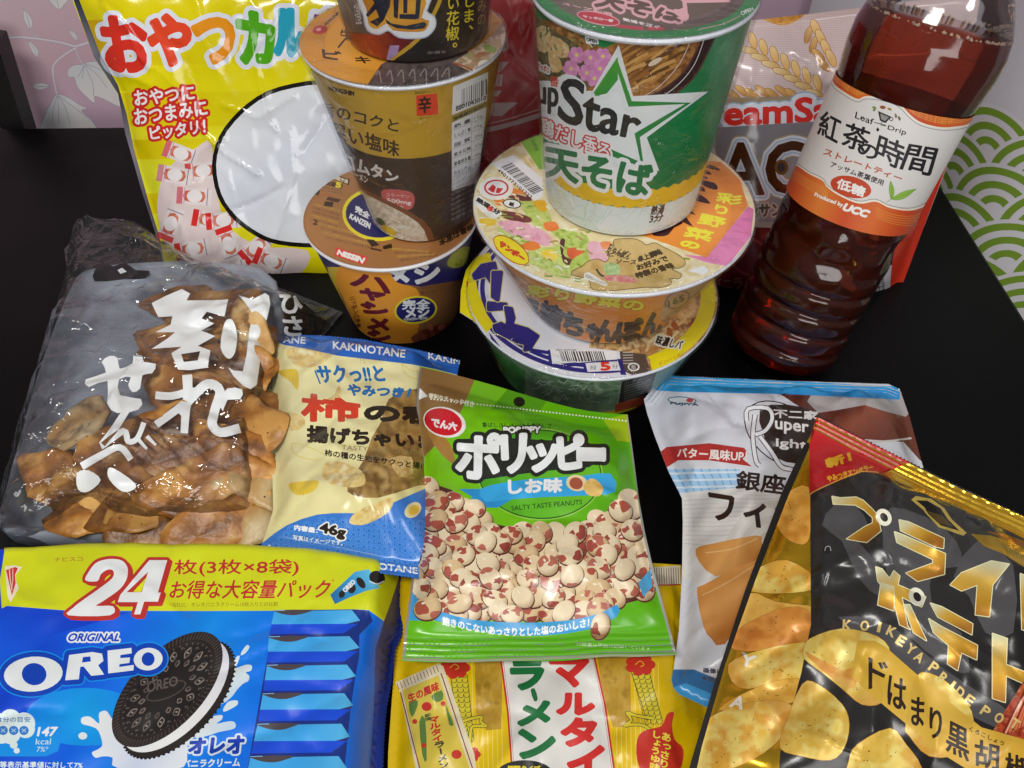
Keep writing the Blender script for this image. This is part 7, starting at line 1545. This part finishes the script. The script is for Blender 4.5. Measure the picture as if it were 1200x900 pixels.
# noodle bundles
for P in ([(360, 300), (455, 300), (450, 555), (400, 560), (365, 500)], [(770, 300), (880, 300), (885, 520), (860, 548), (825, 550), (790, 450)]): a.poly(z(P), blot(10, 6, '#b08a2e', '#a88430', '#ba963c', '#9a7828'))
a.poly(z([(445, 310), (760, 300), (800, 480), (835, 720), (485, 720), (470, 500)]), '#d3d2cc')
a.line(z([(447, 310), (472, 500), (488, 720)]), 2.2, '#b5302a'); a.line(z([(758, 300), (798, 480), (832, 720)]), 2.2, '#b5302a'); a.line(z([(454, 310), (479, 500), (495, 720)]), .5, '#b5302a'); a.line(z([(752, 300), (791, 480), (825, 720)]), .5, '#b5302a')
GN = '#1f6a3a'; RDD = '#c4302c'
a.text('即席めん', z([(520, 278), (660, 284), (660, 304), (520, 300)]), '#2a2a26', bold=.4)
for ch, q in (('ラ', [(482, 330), (588, 328), (585, 418), (492, 420)]), ('ー', [(535, 420), (565, 420), (578, 470), (548, 472)]), ('メ', [(515, 470), (615, 465), (605, 535), (510, 540)]), ('ン', [(508, 560), (628, 570), (620, 645), (518, 650)])):
    if ch == 'ー': a.poly(z([(548, 425), (562, 420), (572, 455), (560, 462)]), GN, sm=2)
    else: a.text(ch, z(q), GN, bold=2.6)
for ch, q in (('マ', [(615, 322), (738, 322), (730, 410), (630, 408)]), ('ル', [(645, 440), (755, 440), (758, 505), (640, 500)]), ('タ', [(650, 525), (765, 520), (760, 610), (660, 608)]), ('イ', [(672, 620), (790, 615), (780, 720), (680, 720)])): a.text(ch, z(q), RDD, bold=2.6)
a.ell(z([(528, 705)])[0], 33, 16, '#22221e'); a.text('細麺タイプ', z([(470, 678), (580, 678), (575, 700), (475, 700)]), '#d8c43a', bold=.4)
# scaly borders and red clouds
def scales(x0, y0, x1, y1, w, n):
    P = [np.array([x0+(x1-x0)*k/n, y0+(y1-y0)*k/n]) for k in range(n+1)]
    a.poly(z([(x0-w, y0), (x0+w, y0), (x1+w, y1), (x1-w*.4, y1)]), '#c9b838')
    for k, p in enumerate(P):
        for j in (-1, 0, 1): a.line(z([p+[j*w*.66-w*.36, -4], p+[j*w*.66-w*.2, 8], p+[j*w*.66+w*.2, 8], p+[j*w*.66+w*.36, -4]]), .7, '#2f4a1e', sm=2)
    a.line(z([(x0-w, y0), (x1-w*.7, y1)]), .8, '#2f4a1e'); a.line(z([(x0+w, y0), (x1+w, y1)]), .8, '#2f4a1e')
scales(308, 375, 330, 590, 28, 13); scales(915, 365, 960, 530, 30, 11)
for pts_ in ([(320, 530), (350, 520), (385, 515), (380, 530), (400, 545), (375, 545), (350, 550), (345, 600)], [(960, 520), (900, 510), (870, 500), (885, 525), (862, 545), (890, 540), (930, 545), (975, 580)]): a.line(z(pts_), 4.5, '#2f4a1e', sm=3); a.line(z(pts_), 3, '#d0bc3a', sm=3)
def cloud(cx, cy, R0):
    for k in range(7): q = 6.283*k/7; a.ell(z([(cx+R0*.8*math.cos(q), cy+R0*.55*math.sin(q))])[0], R0*.42/2.857, R0*.36/2.857, '#b83226')
    a.ell(z([(cx, cy)])[0], R0*.7/2.857, R0*.55/2.857, '#b83226'); a.line(z([(cx-R0*.4, cy), (cx, cy-R0*.3), (cx+R0*.3, cy), (cx, cy+R0*.15)]), .7, '#d8c43a', sm=3)
cloud(295, 350, 42); cloud(915, 340, 42); cloud(345, 640, 30)
a.poly(z([(905, 590), (930, 560), (985, 545), (1005, 505), (1028, 500), (1022, 540), (1030, 590), (1060, 625), (1040, 700), (940, 720), (905, 660)]), '#b83226', sm=3); a.text('あっさり', z([(990, 565), (1020, 575), (1012, 690), (980, 680)]), '#e0cf4a', bold=.4, vert=True); a.text('しょうゆ味', z([(955, 560), (985, 565), (980, 700), (948, 690)]), '#e0cf4a', bold=.4, vert=True)
# slim packet picture at the left
a.poly(z([(95, 400), (240, 335), (255, 345), (360, 640), (370, 720), (170, 720), (110, 430)]), '#d2c8a8'); a.poly(z([(118, 425), (240, 375), (345, 690), (345, 720), (185, 720)]), '#cbb64a')
for k in range(13): a.line(z([(100+k*11, 402-k*5), (108+k*11, 424-k*5)]), .8, '#8a3a30')
a.line(z([(112, 432), (185, 720)]), 1.3, '#7a2a22'); a.line(z([(248, 368), (358, 700)]), 1.3, '#7a2a22'); a.text('生の風味', z([(135, 440), (238, 395), (242, 425), (142, 468)]), '#b83226', bold=.4)
for P in ([(140, 470), (170, 460), (165, 490), (150, 515)], [(215, 445), (250, 425), (255, 455), (232, 465)], [(175, 530), (195, 520), (200, 660), (185, 640)], [(262, 470), (275, 500), (290, 540), (275, 540)]): a.poly(z(P), '#5a7a3a', sm=2)
for q in ((200, 480), (160, 530), (255, 470), (190, 610), (300, 640)): a.ell(z([q])[0], 6 if q[0] in (200, 300) else 3, 5.4 if q[0] in (200, 300) else 3, '#b83226', n=14)
a.text('マルタイ', z([(205, 520), (240, 512), (255, 590), (222, 600)]), '#b83226', bold=.5, vert=True); a.text('ラーメン', z([(225, 602), (258, 594), (275, 680), (245, 690)]), '#2a2a22', bold=.4, vert=True); a.text('即席', z([(192, 508), (212, 502), (216, 525), (196, 530)]), '#4a5a2a', bold=.2, vert=True)
O, U, V = ground_frame(640, 820, .011)
s = Sheet(O, U, V, [[(440, 655), (520, 655), (640, 652), (798, 662)], [(798, 662), (815, 740), (835, 820), (850, 1000)], [(850, 1000), (452, 1000)], [(452, 1000), (455, 880), (462, 780), (450, 700), (440, 655)]], .013, .009, [.006, .004, .004, .004], [.02, .025, .02, .02], rnd=44, rnd_a=.0011, rough_a=.0028, seed=41,
          creases=[([(800, 700), (790, 780), (800, 850)], .0012, .003), ([(480, 800), (490, 890)], .0012, .002)])
o = sheet('noodle_pack', s, a, YE, bagm, None, rough=.3, back=YE); tag(o, 'yellow stick ramen pack with red and green lettering, partly under the green peanut bag', 'noodle pack')
